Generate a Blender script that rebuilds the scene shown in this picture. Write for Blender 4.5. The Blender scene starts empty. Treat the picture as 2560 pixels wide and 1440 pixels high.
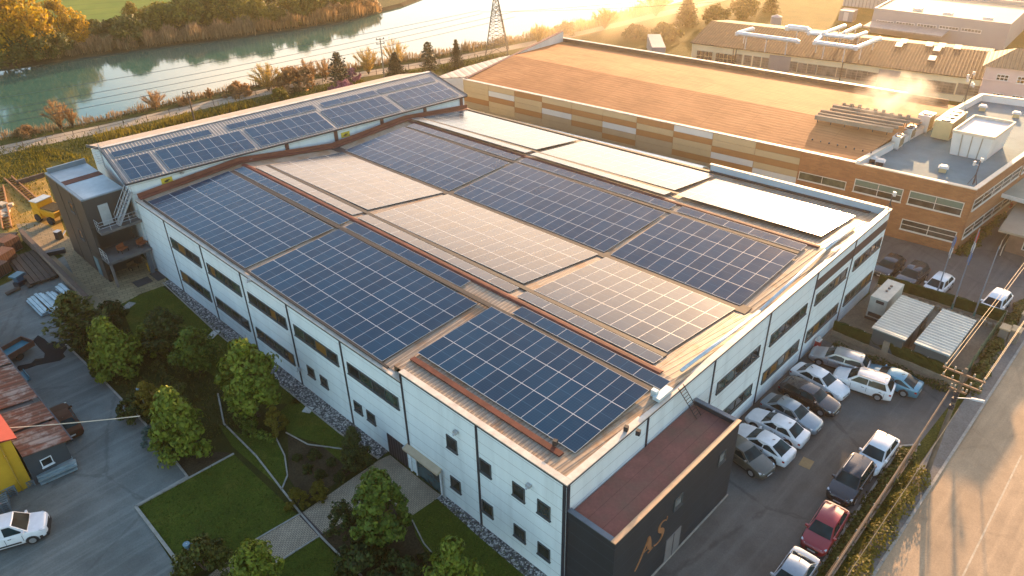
import bpy, math, random
from mathutils import Vector, Matrix, Euler
SC = bpy.context.scene
COL = SC.collection
RND = random.Random(7)
pi = math.pi
# ------------------------------------------------------------------ camera
FPX = 1872.84
CAM = Vector((-22.438, -18.338, 39.762))
ROT = Euler((1.01094, 0.01951, -0.80310), 'XYZ')
cd = bpy.data.cameras.new('camera'); cam = bpy.data.objects.new('camera', cd); COL.objects.link(cam)
cd.sensor_width = 36; cd.sensor_fit = 'HORIZONTAL'; cd.lens = FPX * 36 / 2560; cd.clip_end = 4000; cd.clip_start = 0.5
cam.location = CAM; cam.rotation_euler = ROT
SC.camera = cam
RM = ROT.to_matrix()
def ray(px, py): return RM @ Vector(((px - 1280) / FPX, (720 - py) / FPX, -1.0))
def G(px, py, z=0.0):
    """Point of the level z seen at a place of the photograph (measured once, used as a world position)."""
    d = ray(px, py); return CAM + d * ((z - CAM.z) / d.z)
def G2(px, py, z=0.0):
    p = G(px, py, z); return (p.x, p.y)
def height_at(bx, by, tx, ty):
    """Height of an upright thing standing on the ground at one place whose top shows at another."""
    b = G(bx, by); best = (1e9, 1)
    for i in range(1, 500):
        z = i * 0.08
        q = RM.transposed() @ (Vector((b.x, b.y, z)) - CAM)
        e = abs(720 + FPX * q.y / q.z - ty)
        best = min(best, (e, z))
    return best[1]
# ------------------------------------------------------------------ mesh builder
ROOTM = {}
class MB:
    def __init__(s): s.v = []; s.f = []; s.m = []; s.mi = 0
    def add(s, pts, faces):
        i = len(s.v); s.v += [tuple(p) for p in pts]
        for f in faces: s.f.append(tuple(i + k for k in f)); s.m.append(s.mi)
        return s
    def poly(s, pts): return s.add(pts, [tuple(range(len(pts)))])
    def hexa(s, p): return s.add(p, [(3, 2, 1, 0), (4, 5, 6, 7), (0, 1, 5, 4), (1, 2, 6, 5), (2, 3, 7, 6), (3, 0, 4, 7)])
    def box(s, x0, y0, z0, x1, y1, z1):
        return s.hexa([(x0, y0, z0), (x1, y0, z0), (x1, y1, z0), (x0, y1, z0), (x0, y0, z1), (x1, y0, z1), (x1, y1, z1), (x0, y1, z1)])
    def rbox(s, c, sz, rz=0):
        a, b = math.cos(rz), math.sin(rz); X, Y = sz[0] / 2, sz[1] / 2
        q = [(c[0] + a * x - b * y, c[1] + b * x + a * y) for x, y in ((-X, -Y), (X, -Y), (X, Y), (-X, Y))]
        return s.hexa([(x, y, c[2]) for x, y in q] + [(x, y, c[2] + sz[2]) for x, y in q])
    def prism(s, pl, z0, z1):
        n = len(pl)
        if sum(pl[i][0] * pl[(i + 1) % n][1] - pl[(i + 1) % n][0] * pl[i][1] for i in range(n)) < 0: pl = pl[::-1]
        zt = z1 if isinstance(z1, (list, tuple)) else [z1] * n
        return s.add([(p[0], p[1], z0) for p in pl] + [(p[0], p[1], zt[i]) for i, p in enumerate(pl)],
                     [tuple(range(n))[::-1], tuple(range(n, 2 * n))] + [(i, (i + 1) % n, n + (i + 1) % n, n + i) for i in range(n)])
    def bar(s, p, q, w, h=None, up=(0, 0, 1)):
        h = w if h is None else h
        p, q = Vector(p), Vector(q); d = (q - p)
        if d.length < 1e-6: return s
        d.normalize(); u = Vector(up)
        if abs(d.dot(u)) > .98: u = Vector((1, 0, 0))
        a = d.cross(u).normalized() * w / 2; b = a.cross(d).normalized() * h / 2
        return s.hexa([p - a - b, p + a - b, p + a + b, p - a + b, q - a - b, q + a - b, q + a + b, q - a + b])
    def tube(s, p, q, r, n=8, r2=None):
        r2 = r if r2 is None else r2
        p, q = Vector(p), Vector(q); d = (q - p)
        if d.length < 1e-6: return s
        d.normalize(); u = Vector((0, 0, 1)) if abs(d.z) < .95 else Vector((1, 0, 0))
        a = d.cross(u).normalized(); b = a.cross(d).normalized()
        P = []
        for c, rr in ((p, r), (q, r2)):
            for k in range(n):
                t = 2 * pi * k / n; P.append(c + a * (math.cos(t) * rr) + b * (math.sin(t) * rr))
        return s.add(P, [(k, (k + 1) % n, n + (k + 1) % n, n + k) for k in range(n)] + [tuple(range(n))[::-1], tuple(range(n, 2 * n))])
    def path(s, pts, r, n=6):
        for p, q in zip(pts, pts[1:]): s.tube(p, q, r, n)
        return s
    def ribbon(s, a, b, z=0):
        for i in range(len(a) - 1):
            s.poly([(*a[i][:2], z), (*a[i + 1][:2], z), (*b[i + 1][:2], z), (*b[i][:2], z)])
        return s
    def build(s, name, m, parent=None, origin=None, local=False, smooth=False, uv=None, bevel=0):
        me = bpy.data.meshes.new(name)
        M = None
        if parent is not None:
            r = parent
            while r.parent is not None: r = r.parent
            M = ROOTM.get(r.name)
        V = s.v
        if not local:
            if M is not None: Mi = M.inverted(); V = [tuple(Mi @ Vector(v)) for v in s.v]
            elif origin is not None: o = Vector(origin); V = [tuple(Vector(v) - o) for v in s.v]
        me.from_pydata(V, [], s.f)
        ms = m if isinstance(m, (list, tuple)) else [m]
        for x in ms: me.materials.append(x)
        if len(ms) > 1: me.polygons.foreach_set('material_index', s.m)
        if smooth: me.polygons.foreach_set('use_smooth', [True] * len(me.polygons))
        if uv:
            L = me.uv_layers.new(name='UVMap'); L.data.foreach_set('uv', [c for t in uv for c in t])
        me.update()
        o = bpy.data.objects.new(name, me); COL.objects.link(o)
        if parent is not None: o.parent = parent
        elif origin is not None:
            o.location = origin; ROOTM[o.name] = Matrix.Translation(Vector(origin))
        if bevel:
            b = o.modifiers.new('bevel', 'BEVEL'); b.width = bevel; b.segments = 2; b.limit_method = 'ANGLE'
        return o
def tag(o, label=None, cat=None, group=None, kind=None):
    if label: o['label'] = label
    if cat: o['category'] = cat
    if group: o['group'] = group
    if kind: o['kind'] = kind
    return o
def thing(name, label, cat, loc=(0, 0, 0), rz=0, group=None):
    o = bpy.data.objects.new(name, None); COL.objects.link(o)
    o.location = loc; o.rotation_euler = (0, 0, rz); o.empty_display_size = .3
    ROOTM[o.name] = Matrix.Translation(Vector(loc)) @ Matrix.Rotation(rz, 4, 'Z')
    return tag(o, label, cat, group)
def dup(root, loc, rz=0, label=None, group=None, scale=None):
    r = root.copy(); COL.objects.link(r); r.location = loc; r.rotation_euler = (0, 0, rz)
    ROOTM[r.name] = Matrix.Translation(Vector(loc)) @ Matrix.Rotation(rz, 4, 'Z')
    if label: r['label'] = label
    if group: r['group'] = group
    if scale: r.scale = scale
    for ch in list(root.children):
        c = ch.copy(); COL.objects.link(c); c.parent = r
        for g in list(ch.children):
            d = g.copy(); COL.objects.link(d); d.parent = c
    return r
def struct(name, mb, m, **k): return tag(mb.build(name, m, **k), kind='structure')
def stuff(name, mb, m, label=None, **k): return tag(mb.build(name, m, **k), label, None, kind='stuff')
# ------------------------------------------------------------------ materials
MATS = {}
class NT:
    def __init__(s, name):
        s.m = bpy.data.materials.new(name); s.m.use_nodes = True; s.t = s.m.node_tree; s.n = s.t.nodes
        s.b = s.n['Principled BSDF']; s.l = s.t.links.new
    def new(s, ty, **k):
        x = s.n.new(ty)
        for a, v in k.items(): setattr(x, a, v)
        return x
    def setin(s, node, i, v):
        if hasattr(v, 'node') or isinstance(v, bpy.types.NodeSocket): s.l(v, node.inputs[i])
        else: node.inputs[i].default_value = v
    def math(s, op, a, b=0.0, c=None):
        x = s.new('ShaderNodeMath', operation=op); s.setin(x, 0, a); s.setin(x, 1, b)
        if c is not None: s.setin(x, 2, c)
        return x.outputs[0]
    def noise(s, vec, scale, detail=4, rough=.6):
        x = s.new('ShaderNodeTexNoise'); s.l(vec, x.inputs['Vector']); x.inputs['Scale'].default_value = scale
        x.inputs['Detail'].default_value = detail; x.inputs['Roughness'].default_value = rough; return x.outputs['Fac']
    def ramp(s, fac, stops):
        x = s.new('ShaderNodeValToRGB'); s.l(fac, x.inputs[0]); e = x.color_ramp.elements
        while len(e) < len(stops): e.new(.5)
        for i, (p, c) in enumerate(stops):
            e[i].position = p; e[i].color = (c[0], c[1], c[2], 1) if not isinstance(c, (int, float)) else (c, c, c, 1)
        return x.outputs[0]
    def mix(s, fac, a, b, blend='MIX'):
        x = s.new('ShaderNodeMix', data_type='RGBA', blend_type=blend)
        s.setin(x, 0, fac)
        for i, v in ((6, a), (7, b)):
            if isinstance(v, (tuple, list)): x.inputs[i].default_value = (*v[:3], 1)
            else: s.l(v, x.inputs[i])
        return x.outputs[2]
    def pos(s): return s.new('ShaderNodeNewGeometry').outputs['Position']
    def obj(s): return s.new('ShaderNodeTexCoord').outputs['Object']
    def sep(s, v):
        x = s.new('ShaderNodeSeparateXYZ'); s.l(v, x.inputs[0]); return x.outputs
    def mapv(s, v, scale=(1, 1, 1), rz=0):
        x = s.new('ShaderNodeMapping'); s.l(v, x.inputs[0]); x.inputs['Scale'].default_value = scale; x.inputs['Rotation'].default_value = (0, 0, rz); return x.outputs[0]
    def bump(s, h, strength=.3, dist=.05):
        x = s.new('ShaderNodeBump'); s.l(h, x.inputs['Height']); x.inputs['Strength'].default_value = strength; x.inputs['Distance'].default_value = dist
        s.l(x.outputs[0], s.b.inputs['Normal'])
    def out(s, color, rough=.8, metal=0, spec=.5):
        s.setin(s.b, 'Base Color', (*color, 1) if isinstance(color, tuple) else color)
        s.setin(s.b, 'Roughness', rough); s.setin(s.b, 'Metallic', metal); s.b.inputs['Specular IOR Level'].default_value = spec
        return s.m
def sc3(c, k): return (c[0] * k, c[1] * k, c[2] * k)
def mat(name, c, rough=.8, metal=0, var=.25, scale=1.5, c2=None, spec=.5, world=True, fine=0, bump=0):
    """A weathered plain surface: two scales of noise break up the colour."""
    if name in MATS: return MATS[name]
    t = NT(name); v = t.pos() if world else t.obj()
    n = t.noise(v, scale, 6, .65)
    col = t.ramp(n, [(.28, sc3(c, 1 - var)), (.72, c2 or sc3(c, 1 + var * .6))])
    if fine:
        n2 = t.noise(v, scale * 14, 3, .7); col = t.mix(1, col, t.ramp(n2, [(.3, 1 - fine), (.7, 1 + fine * .3)]), 'MULTIPLY')
    if bump: t.bump(t.noise(v, scale * 20, 4), bump, .03)
    MATS[name] = t.out(col, rough, metal, spec); return t.m
def glass(name='window_glass', c=(.02, .028, .03), rough=.08):
    if name in MATS: return MATS[name]
    t = NT(name); v = t.pos(); n = t.noise(v, .9, 2)
    MATS[name] = t.out(t.ramp(n, [(.35, sc3(c, .5)), (.7, sc3(c, 1.8))]), rough, 0, .6); return t.m
def cladding(name, c, pitch=.95, off=0, var=.08, rough=.55, seam=.35):
    t = NT(name); p = t.pos(); z = t.sep(p)[2]
    fr = t.math('FRACT', t.math('ADD', t.math('DIVIDE', z, pitch), off))
    line = t.math('LESS_THAN', fr, .032)
    n = t.noise(t.mapv(p, (.7, .7, .12)), 1.2, 5)
    col = t.ramp(n, [(.25, sc3(c, 1 - var)), (.7, sc3(c, 1 + var * .5))])
    st = t.noise(t.mapv(p, (1.1, 1.1, .10)), 1.0, 4); col = t.mix(t.ramp(st, [(.5, 0.0), (.8, .34)]), col, sc3(c, .55))
    col = t.mix(t.math('MULTIPLY', line, .8), col, sc3(c, seam))
    t.bump(line, .5, -.02)
    MATS[name] = t.out(col, rough); return t.m
def stripes(name, c, c2, direction=(0, 1), period=.33, rough=.45, metal=0, rust=None, bump=.6):
    """Corrugated or standing-seam sheet: ribs at a period along a direction, with weathering."""
    t = NT(name); p = t.pos(); x, y, z = t.sep(p)[0:3]
    u = t.math('ADD', t.math('MULTIPLY', x, direction[0]), t.math('MULTIPLY', y, direction[1]))
    s_ = t.math('SINE', t.math('MULTIPLY', u, 2 * pi / period))
    h = t.math('SMOOTH_MAX', s_, 0.0, .4)
    n = t.noise(t.mapv(p, (.35, .35, .35)), 1.6, 6, .7)
    col = t.ramp(n, [(.3, c2), (.7, c)])
    n2 = t.noise(t.mapv(p, (1 + 4 * abs(direction[0]), 1 + 4 * abs(direction[1]), 1)), 1.3, 4)
    col = t.mix(t.ramp(n2, [(.35, .55), (.65, 0.0)]), col, sc3(c2, .75))
    if rust: col = t.mix(t.ramp(t.noise(p, .6, 5, .7), [(.5, 0.0), (.62, .85)]), col, rust)
    col = t.mix(t.math('MULTIPLY', t.math('LESS_THAN', s_, -.7), .6), col, sc3(c2, .45))
    t.bump(h, bump, .06)
    MATS[name] = t.out(col, rough, metal, .2); return t.m
def unit(x, y): l = math.hypot(x, y); return (x / l, y / l)
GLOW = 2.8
# ------------------------------------------------------------------ light
SUN_AZ, SUN_EL = math.radians(18.0), math.radians(12.0)
sd = Vector((math.cos(SUN_AZ) * math.cos(SUN_EL), math.sin(SUN_AZ) * math.cos(SUN_EL), math.sin(SUN_EL)))
sl = bpy.data.lights.new('sun', 'SUN'); sl.energy = 4.7; sl.angle = math.radians(.6); sl.color = (1.0, .59, .29)
so = bpy.data.objects.new('sun', sl); COL.objects.link(so); so.rotation_euler = sd.to_track_quat('Z', 'Y').to_euler(); so.location = (60, 20, 60)
w = bpy.data.worlds.new('World'); SC.world = w; w.use_nodes = True
wn = w.node_tree.nodes; bg = wn['Background']
sky = wn.new('ShaderNodeTexSky'); sky.sky_type = 'NISHITA'; sky.sun_disc = False
sky.sun_elevation = SUN_EL; sky.sun_rotation = pi / 2 - SUN_AZ
sky.altitude = 50; sky.air_density = 1.0; sky.dust_density = 0.5; sky.ozone_density = 1.0
w.node_tree.links.new(sky.outputs[0], bg.inputs[0]); bg.inputs[1].default_value = .15
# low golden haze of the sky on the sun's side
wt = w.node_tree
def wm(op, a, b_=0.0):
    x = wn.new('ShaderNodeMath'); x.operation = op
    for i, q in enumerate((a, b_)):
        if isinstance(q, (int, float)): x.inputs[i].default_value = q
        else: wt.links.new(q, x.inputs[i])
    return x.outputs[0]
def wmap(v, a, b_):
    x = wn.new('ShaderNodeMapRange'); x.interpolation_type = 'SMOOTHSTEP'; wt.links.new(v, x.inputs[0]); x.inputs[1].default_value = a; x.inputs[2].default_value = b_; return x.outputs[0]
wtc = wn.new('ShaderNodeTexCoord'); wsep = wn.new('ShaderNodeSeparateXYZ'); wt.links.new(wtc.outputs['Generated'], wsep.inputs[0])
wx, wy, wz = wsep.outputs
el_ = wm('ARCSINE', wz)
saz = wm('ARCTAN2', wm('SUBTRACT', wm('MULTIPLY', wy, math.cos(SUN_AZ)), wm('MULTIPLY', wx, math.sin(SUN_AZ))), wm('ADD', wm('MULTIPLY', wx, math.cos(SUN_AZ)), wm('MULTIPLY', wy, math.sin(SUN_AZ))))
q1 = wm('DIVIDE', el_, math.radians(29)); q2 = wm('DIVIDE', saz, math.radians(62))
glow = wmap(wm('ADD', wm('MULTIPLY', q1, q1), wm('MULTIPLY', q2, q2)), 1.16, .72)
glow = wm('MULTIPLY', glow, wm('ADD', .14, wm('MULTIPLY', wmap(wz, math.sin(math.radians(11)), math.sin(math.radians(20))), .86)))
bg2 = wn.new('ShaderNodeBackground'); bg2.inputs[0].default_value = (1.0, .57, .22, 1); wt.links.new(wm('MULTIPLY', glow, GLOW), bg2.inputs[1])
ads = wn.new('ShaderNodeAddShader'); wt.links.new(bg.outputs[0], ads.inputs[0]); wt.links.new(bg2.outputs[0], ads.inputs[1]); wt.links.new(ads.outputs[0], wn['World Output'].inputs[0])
SC.view_settings.view_transform = 'Standard'; SC.view_settings.look = 'None'; SC.view_settings.exposure = 1.62; SC.view_settings.gamma = 1.0
SC.view_settings.use_curve_mapping = False
cy = SC.cycles
cy.max_bounces = 6; cy.diffuse_bounces = 3; cy.glossy_bounces = 3; cy.transmission_bounces = 4; cy.transparent_max_bounces = 8; cy.volume_bounces = 1
cy.caustics_reflective = False; cy.caustics_refractive = False; cy.use_denoising = True; cy.sample_clamp_indirect = 6
# ------------------------------------------------------------------ ground materials
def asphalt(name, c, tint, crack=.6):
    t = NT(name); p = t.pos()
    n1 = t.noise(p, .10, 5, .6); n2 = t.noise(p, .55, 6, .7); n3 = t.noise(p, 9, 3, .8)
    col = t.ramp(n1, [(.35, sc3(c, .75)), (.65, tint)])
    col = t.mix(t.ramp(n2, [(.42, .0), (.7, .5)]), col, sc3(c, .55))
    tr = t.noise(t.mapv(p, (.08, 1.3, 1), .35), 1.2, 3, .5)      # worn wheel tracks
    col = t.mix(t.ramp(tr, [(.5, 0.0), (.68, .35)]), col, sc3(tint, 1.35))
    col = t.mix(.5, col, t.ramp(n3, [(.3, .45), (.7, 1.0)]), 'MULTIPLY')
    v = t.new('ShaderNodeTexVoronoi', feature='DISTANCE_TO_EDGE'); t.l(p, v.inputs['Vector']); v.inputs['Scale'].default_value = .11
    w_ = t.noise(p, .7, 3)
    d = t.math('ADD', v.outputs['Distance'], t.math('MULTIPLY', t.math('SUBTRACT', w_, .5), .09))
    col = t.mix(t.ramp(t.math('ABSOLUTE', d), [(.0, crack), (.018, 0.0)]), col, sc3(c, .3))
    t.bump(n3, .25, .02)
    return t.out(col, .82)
M_YARD = asphalt('yard_asphalt', (.135, .155, .145), (.205, .225, .205), .4)
M_PARK = asphalt('parking_asphalt', (.092, .092, .086), (.130, .128, .118), .5)
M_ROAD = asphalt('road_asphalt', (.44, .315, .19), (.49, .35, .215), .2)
M_DRIVE = asphalt('driveway_asphalt', (.11, .10, .092), (.15, .14, .125), .3)
def grass(name, a, b, dry, sc=.8):
    t = NT(name); p = t.pos()
    n = t.noise(p, sc * .35, 5, .65); n2 = t.noise(p, sc * 12, 4, .75)
    col = t.ramp(n, [(.3, a), (.55, b), (.75, dry)])
    col = t.mix(.85, t.mix(t.ramp(t.noise(p, sc * 1.6, 4, .7), [(.45, 0.0), (.7, .55)]), col, a), t.ramp(n2, [(.3, .25), (.7, 1.3)]), 'MULTIPLY')
    t.bump(n2, .9, .12); return t.out(col, .9, 0, .15)
M_LAWN = grass('lawn_grass', (.060, .090, .009), (.088, .125, .012), (.17, .16, .025))
M_BANKG = grass('bank_grass', (.045, .060, .008), (.085, .085, .012), (.13, .10, .02), .5)
M_FIELD = grass('field_grass', (.07, .12, .02), (.10, .15, .025), (.14, .16, .04), .12)
M_FARLAND = grass('far_meadow', (.05, .06, .015), (.09, .085, .025), (.14, .10, .04), .15)
M_SOIL = mat('bed_soil', (.055, .042, .024), .95, 0, .4, .5, (.085, .066, .034), .2, fine=.6, bump=.8)
M_DIRT = mat('yellow_dirt', (.42, .25, .055), .95, 0, .35, .4, (.58, .36, .09), .2, fine=.35, bump=.5)
def gravel():
    t = NT('strip_gravel'); p = t.pos()
    v = t.new('ShaderNodeTexVoronoi'); t.l(p, v.inputs['Vector']); v.inputs['Scale'].default_value = 9.0
    col = t.ramp(t.sep(v.outputs['Color'])[0], [(.2, (.05, .05, .05)), (.6, (.16, .16, .155)), (.95, (.5, .49, .47))])
    t.bump(v.outputs['Distance'], .9, -.1); return t.out(col, .9)
M_GRAVEL = gravel()
def pavers(name, c, rz=0, bw=.42, bh=.22):
    t = NT(name); p = t.mapv(t.pos(), (1, 1, 1), rz)
    b = t.new('ShaderNodeTexBrick'); t.l(p, b.inputs['Vector']); b.inputs['Scale'].default_value = 1
    b.inputs['Brick Width'].default_value = bw; b.inputs['Row Height'].default_value = bh; b.inputs['Mortar Size'].default_value = .022
    b.inputs['Color1'].default_value = (*sc3(c, .85), 1); b.inputs['Color2'].default_value = (*sc3(c, 1.15), 1); b.inputs['Mortar'].default_value = (*sc3(c, .38), 1)
    col = t.mix(.6, b.outputs['Color'], t.ramp(t.noise(p, .5, 5), [(.3, .6), (.7, 1.1)]), 'MULTIPLY')
    t.bump(b.outputs['Fac'], .4, -.02); return t.out(col, .85)
M_PAVE = pavers('path_pavers', (.46, .36, .25), .02, .24, .13)
M_PAVE2 = pavers('patio_pavers', (.30, .23, .125), .2, .8, .5)
M_PAVEMENT = mat('pavement_concrete', (.20, .185, .165), .9, 0, .25, .5, None, .3, fine=.3)
M_KERB = mat('kerb_concrete', (.32, .30, .26), .85, 0, .3, 2.5)
M_TRACK = mat('gravel_track', (.36, .30, .22), .95, 0, .2, .25, (.46, .38, .28), .2, fine=.3)
# ------------------------------------------------------------------ ground
NB = [(-700, 480), (-300, 407), (0, 345), (120, 325), (250, 300), (330, 279), (480, 243), (640, 213), (760, 190), (900, 165), (1000, 150), (1100, 136), (1210, 112), (1330, 92), (1450, 68), (1560, 38), (1650, 18), (1760, -12), (1900, -60), (2150, -130)]
FB = [(-700, 260), (-300, 206), (0, 160), (150, 141), (340, 113), (500, 93), (630, 76), (730, 63), (850, 43), (930, 26), (1000, 8), (1060, -15), (1200, -75), (1400, -130), (1700, -190)]
nb = [G2(*p) for p in NB]; fb = [G2(*p) for p in FB]
gm = MB().poly([(x, y, 0) for x, y in nb] + [(nb[-1][0] + 300, nb[-1][1] - 200, 0), (700, -400, 0), (-400, -400, 0), (-400, nb[0][1], 0)])
struct('ground', gm, M_BANKG)
bk = MB()
for L, s in ((nb, 1), (fb, -1)):
    for a, b in zip(L, L[1:]):
        nx, ny = unit(-(b[1] - a[1]), b[0] - a[0]); nx *= 1.6 * s; ny *= 1.6 * s
        bk.poly([(*a, 0), (*b, 0), (b[0] + nx, b[1] + ny, -1.0), (a[0] + nx, a[1] + ny, -1.0)])
struct('river_bank', bk, M_SOIL)
struct('far_ground', MB().poly([(x, y, 0) for x, y in fb] + [(900, 900, 0), (-700, 1000, 0), (-700, fb[0][1], 0)]), M_FARLAND)
t = NT('river_water'); p = t.pos()
h = t.math('ADD', t.noise(p, .6, 3), t.math('MULTIPLY', t.noise(p, 3.0, 3), .35))
t.bump(h, .045, .25)
M_WATER = t.out((.028, .105, .085), .05, 0, .45); t.b.inputs['IOR'].default_value = 1.36
struct('river', MB().poly([(-900, 40, -.7), (1200, 40, -.7), (1200, 1200, -.7), (-900, 1200, -.7)]), M_WATER)
def flat(name, px, m, z): return struct(name, MB().poly([(*G2(*p), z) for p in px]), m)
t = NT('striped_field'); p = t.pos(); x, y, z = t.sep(p)[0:3]
u = t.math('FRACT', t.math('DIVIDE', t.math('ADD', t.math('MULTIPLY', x, .45), t.math('MULTIPLY', y, .9)), 7.5))
M_CROP = t.out(t.mix(t.math('MULTIPLY', t.math('LESS_THAN', u, .07), .5), t.ramp(t.noise(p, .12, 5, .65), [(.3, (.085, .15, .02)), (.7, (.15, .20, .03))]), (.05, .07, .02)), .9, 0, .1)
flat('field', [(-200, 62), (100, 74), (225, 78), (330, 58), (420, 30), (490, 4), (520, -60), (0, -60), (-200, 0)], M_CROP, .02)
# riverside track and its verge
tr_a = [(-300, 440), (0, 366), (120, 340), (250, 314), (480, 262), (640, 227), (760, 204), (900, 180), (1100, 148), (1230, 123), (1330, 103), (1450, 78), (1560, 52), (1690, 20), (1800, -8), (1950, -60)]
tr_b = [(-300, 464), (0, 388), (120, 361), (250, 333), (480, 279), (640, 243), (760, 219), (900, 194), (1100, 161), (1230, 135), (1330, 114), (1450, 89), (1560, 64), (1690, 33), (1810, 2), (1970, -50)]
struct('track', MB().ribbon([G2(*p) for p in tr_a], [G2(*p) for p in tr_b], .012), M_TRACK)
# yard on the left, steel yard, dirt, patio path by the tower
flat('yard', [(-260, 800), (0, 715), (160, 640), (228, 770), (165, 862), (262, 955), (365, 1062), (440, 1155), (470, 1194), (340, 1268), (470, 1440), (560, 1600), (-300, 1800)], M_YARD, .008)
flat('dirt_yard', [(-200, 560), (-120, 470), (20, 458), (112, 440), (185, 640), (60, 600), (20, 640), (-200, 700)], M_DIRT, .006)
flat('patio_path', [(40, 560), (100, 555), (185, 600), (255, 670), (330, 620), (412, 690), (420, 712), (350, 735), (262, 790), (228, 770), (160, 640), (62, 602)], M_PAVE2, .012)
# garden: soil, lawns, paved path, gravel strip, edging
M_GGRASS = grass('garden_ground', (.035, .042, .008), (.050, .056, .010), (.085, .068, .022), 1.0)
flat('garden_soil', [(228, 770), (262, 785), (350, 735), (420, 712), (760, 985), (945, 1130), (1110, 1236), (1420, 1500), (1300, 1600), (560, 1600), (340, 1268), (470, 1194), (440, 1155), (365, 1062), (262, 955), (165, 862)], M_GGRASS, .010)
flat('planting_bed', [(720, 1086), (770, 1114), (860, 1126), (945, 1140), (830, 1214), (760, 1255), (722, 1195)], M_SOIL, .014)
flat('planting_bed', [(800, 1338), (965, 1252), (1030, 1290), (1045, 1345), (1090, 1440), (980, 1500), (880, 1420)], M_SOIL, .014)
flat('planting_bed', [(440, 1152), (500, 1128), (580, 1132), (472, 1192)], M_SOIL, .014)
flat('back_lawn', [(300, 762), (350, 737), (405, 716), (560, 832), (690, 945), (760, 1010), (640, 1010), (520, 930), (420, 900), (330, 830)], M_LAWN, .018)
flat('front_lawn', [(345, 1268), (470, 1197), (585, 1137), (745, 1288), (640, 1348), (545, 1408), (480, 1440), (470, 1436)], M_LAWN, .018)
flat('middle_lawn', [(545, 1060), (600, 1085), (690, 1100), (712, 1145), (718, 1190), (705, 1225), (640, 1168), (580, 1115)], M_LAWN, .018)
flat('wall_lawn', [(740, 990), (820, 1060), (945, 1135), (870, 1170), (800, 1110), (720, 1085), (700, 1030)], M_LAWN, .018)
flat('lower_lawn', [(795, 1342), (840, 1390), (905, 1450), (940, 1500), (640, 1500), (600, 1470), (700, 1402)], M_LAWN, .018)
flat('corner_lawn', [(1085, 1248), (1130, 1262), (1260, 1375), (1400, 1500), (1150, 1500), (1040, 1340), (1030, 1290)], M_LAWN, .018)
flat('path', [(1085, 1226), (1105, 1240), (1085, 1252), (1032, 1288), (960, 1250), (800, 1338), (700, 1402), (600, 1462), (520, 1440), (640, 1352), (752, 1285), (948, 1150), (975, 1138)], M_PAVE, .022)
flat('gravel_strip', [(412, 706), (430, 694), (568, 804), (778, 972), (888, 1062), (983, 1120), (948, 1146), (850, 1082), (740, 993), (530, 820)], M_GRAVEL, .026)
flat('gravel_strip', [(1108, 1232), (1126, 1222), (1212, 1310), (1368, 1432), (1428, 1482), (1395, 1510), (1300, 1430), (1200, 1345), (1092, 1246)], M_GRAVEL, .026)
def edging(name, px, w=.12, h=.09, m=None):
    b = MB(); P = [Vector((*G2(*p), h / 2)) for p in px]
    for p, q in zip(P, P[1:]): b.bar(p, q, w, h)
    return struct(name, b, m or M_KERB)
edging('kerb', [(165, 862), (262, 955), (365, 1062), (440, 1155), (470, 1194)], .14)
edging('kerb', [(470, 1194), (340, 1268), (470, 1440), (510, 1490)], .2, .13)
edging('kerb', [(340, 1268), (585, 1135)], .14)
edging('lawn_edging', [(545, 985), (560, 1060), (640, 1140), (752, 1285), (800, 1340), (880, 1420), (960, 1490)], .12)
edging('lawn_edging', [(690, 1095), (712, 1140), (719, 1190), (704, 1226)], .1)
edging('lawn_edging', [(715, 1082), (770, 1112), (860, 1124)], .08)
edging('lawn_edging', [(1030, 1300), (1060, 1360), (1120, 1430)], .08)
edging('lawn_edging', [(640, 1350), (752, 1285)], .1); edging('lawn_edging', [(700, 1404), (800, 1340)], .1)
edging('path_channel', [(750, 1283), (802, 1338)], .3, .05, mat('dark_grating', (.05, .03, .03), .7))
edging('gravel_kerb', [(408, 708), (530, 822), (740, 995), (850, 1084), (946, 1148)], .1)
# parking lot, road, pavement on the right
flat('parking', [(1480, 1440), (1640, 1330), (1740, 1210), (1850, 1010), (2000, 900), (2060, 850), (2395, 985), (2040, 1440), (2000, 1600), (1500, 1600)], M_PARK, .008)
flat('compound_yard', [(2000, 900), (2090, 800), (2175, 735), (2200, 690), (2520, 800), (2395, 985), (2060, 850)], mat('compound_concrete', (.20, .165, .12), .92, 0, .35, .35, (.27, .22, .16), .3, fine=.3), .010)
flat('driveway', [(2175, 735), (2150, 600), (2235, 580), (2400, 640), (2560, 440), (2900, 400), (2900, 640), (2600, 830), (2510, 800), (2200, 690)], M_DRIVE, .012)
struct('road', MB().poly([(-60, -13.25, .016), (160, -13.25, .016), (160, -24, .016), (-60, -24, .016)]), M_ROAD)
struct('pavement', MB().box(-60, -13.1, -.1, 160, -11.9, .10), M_PAVEMENT)
kb = MB()
for i in range(-40, 110): kb.box(i * 1.0 + .012, -13.28, -.1, i * 1.0 + .988, -13.1, .125)
struct('kerb', kb, M_KERB)
struct('road_line', MB().poly([(*G2(2404, 1440), .022), (*G2(2552, 1137), .022), (G2(2552, 1137)[0], G2(2552, 1137)[1] - .11, .022), (G2(2404, 1440)[0], G2(2404, 1440)[1] - .11, .022)]), mat('faded_paint', (.5, .42, .3), .8, 0, .4, 2))
flat('verge', [(2252, 1118), (2300, 1115), (2310, 1185), (2150, 1440), (2080, 1600), (1940, 1600), (2035, 1440)], M_BANKG, .03)
edging('kerb', [(2300, 1112), (2252, 1116), (2035, 1440), (1960, 1560)], .14)
edging('kerb', [(2310, 1185), (2150, 1440), (2080, 1560)], .14)
flat('road_verge', [(2395, 985), (2520, 800), (2600, 690), (2640, 690), (2560, 790), (2480, 880), (2400, 1000)], M_BANKG, .03)
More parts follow.
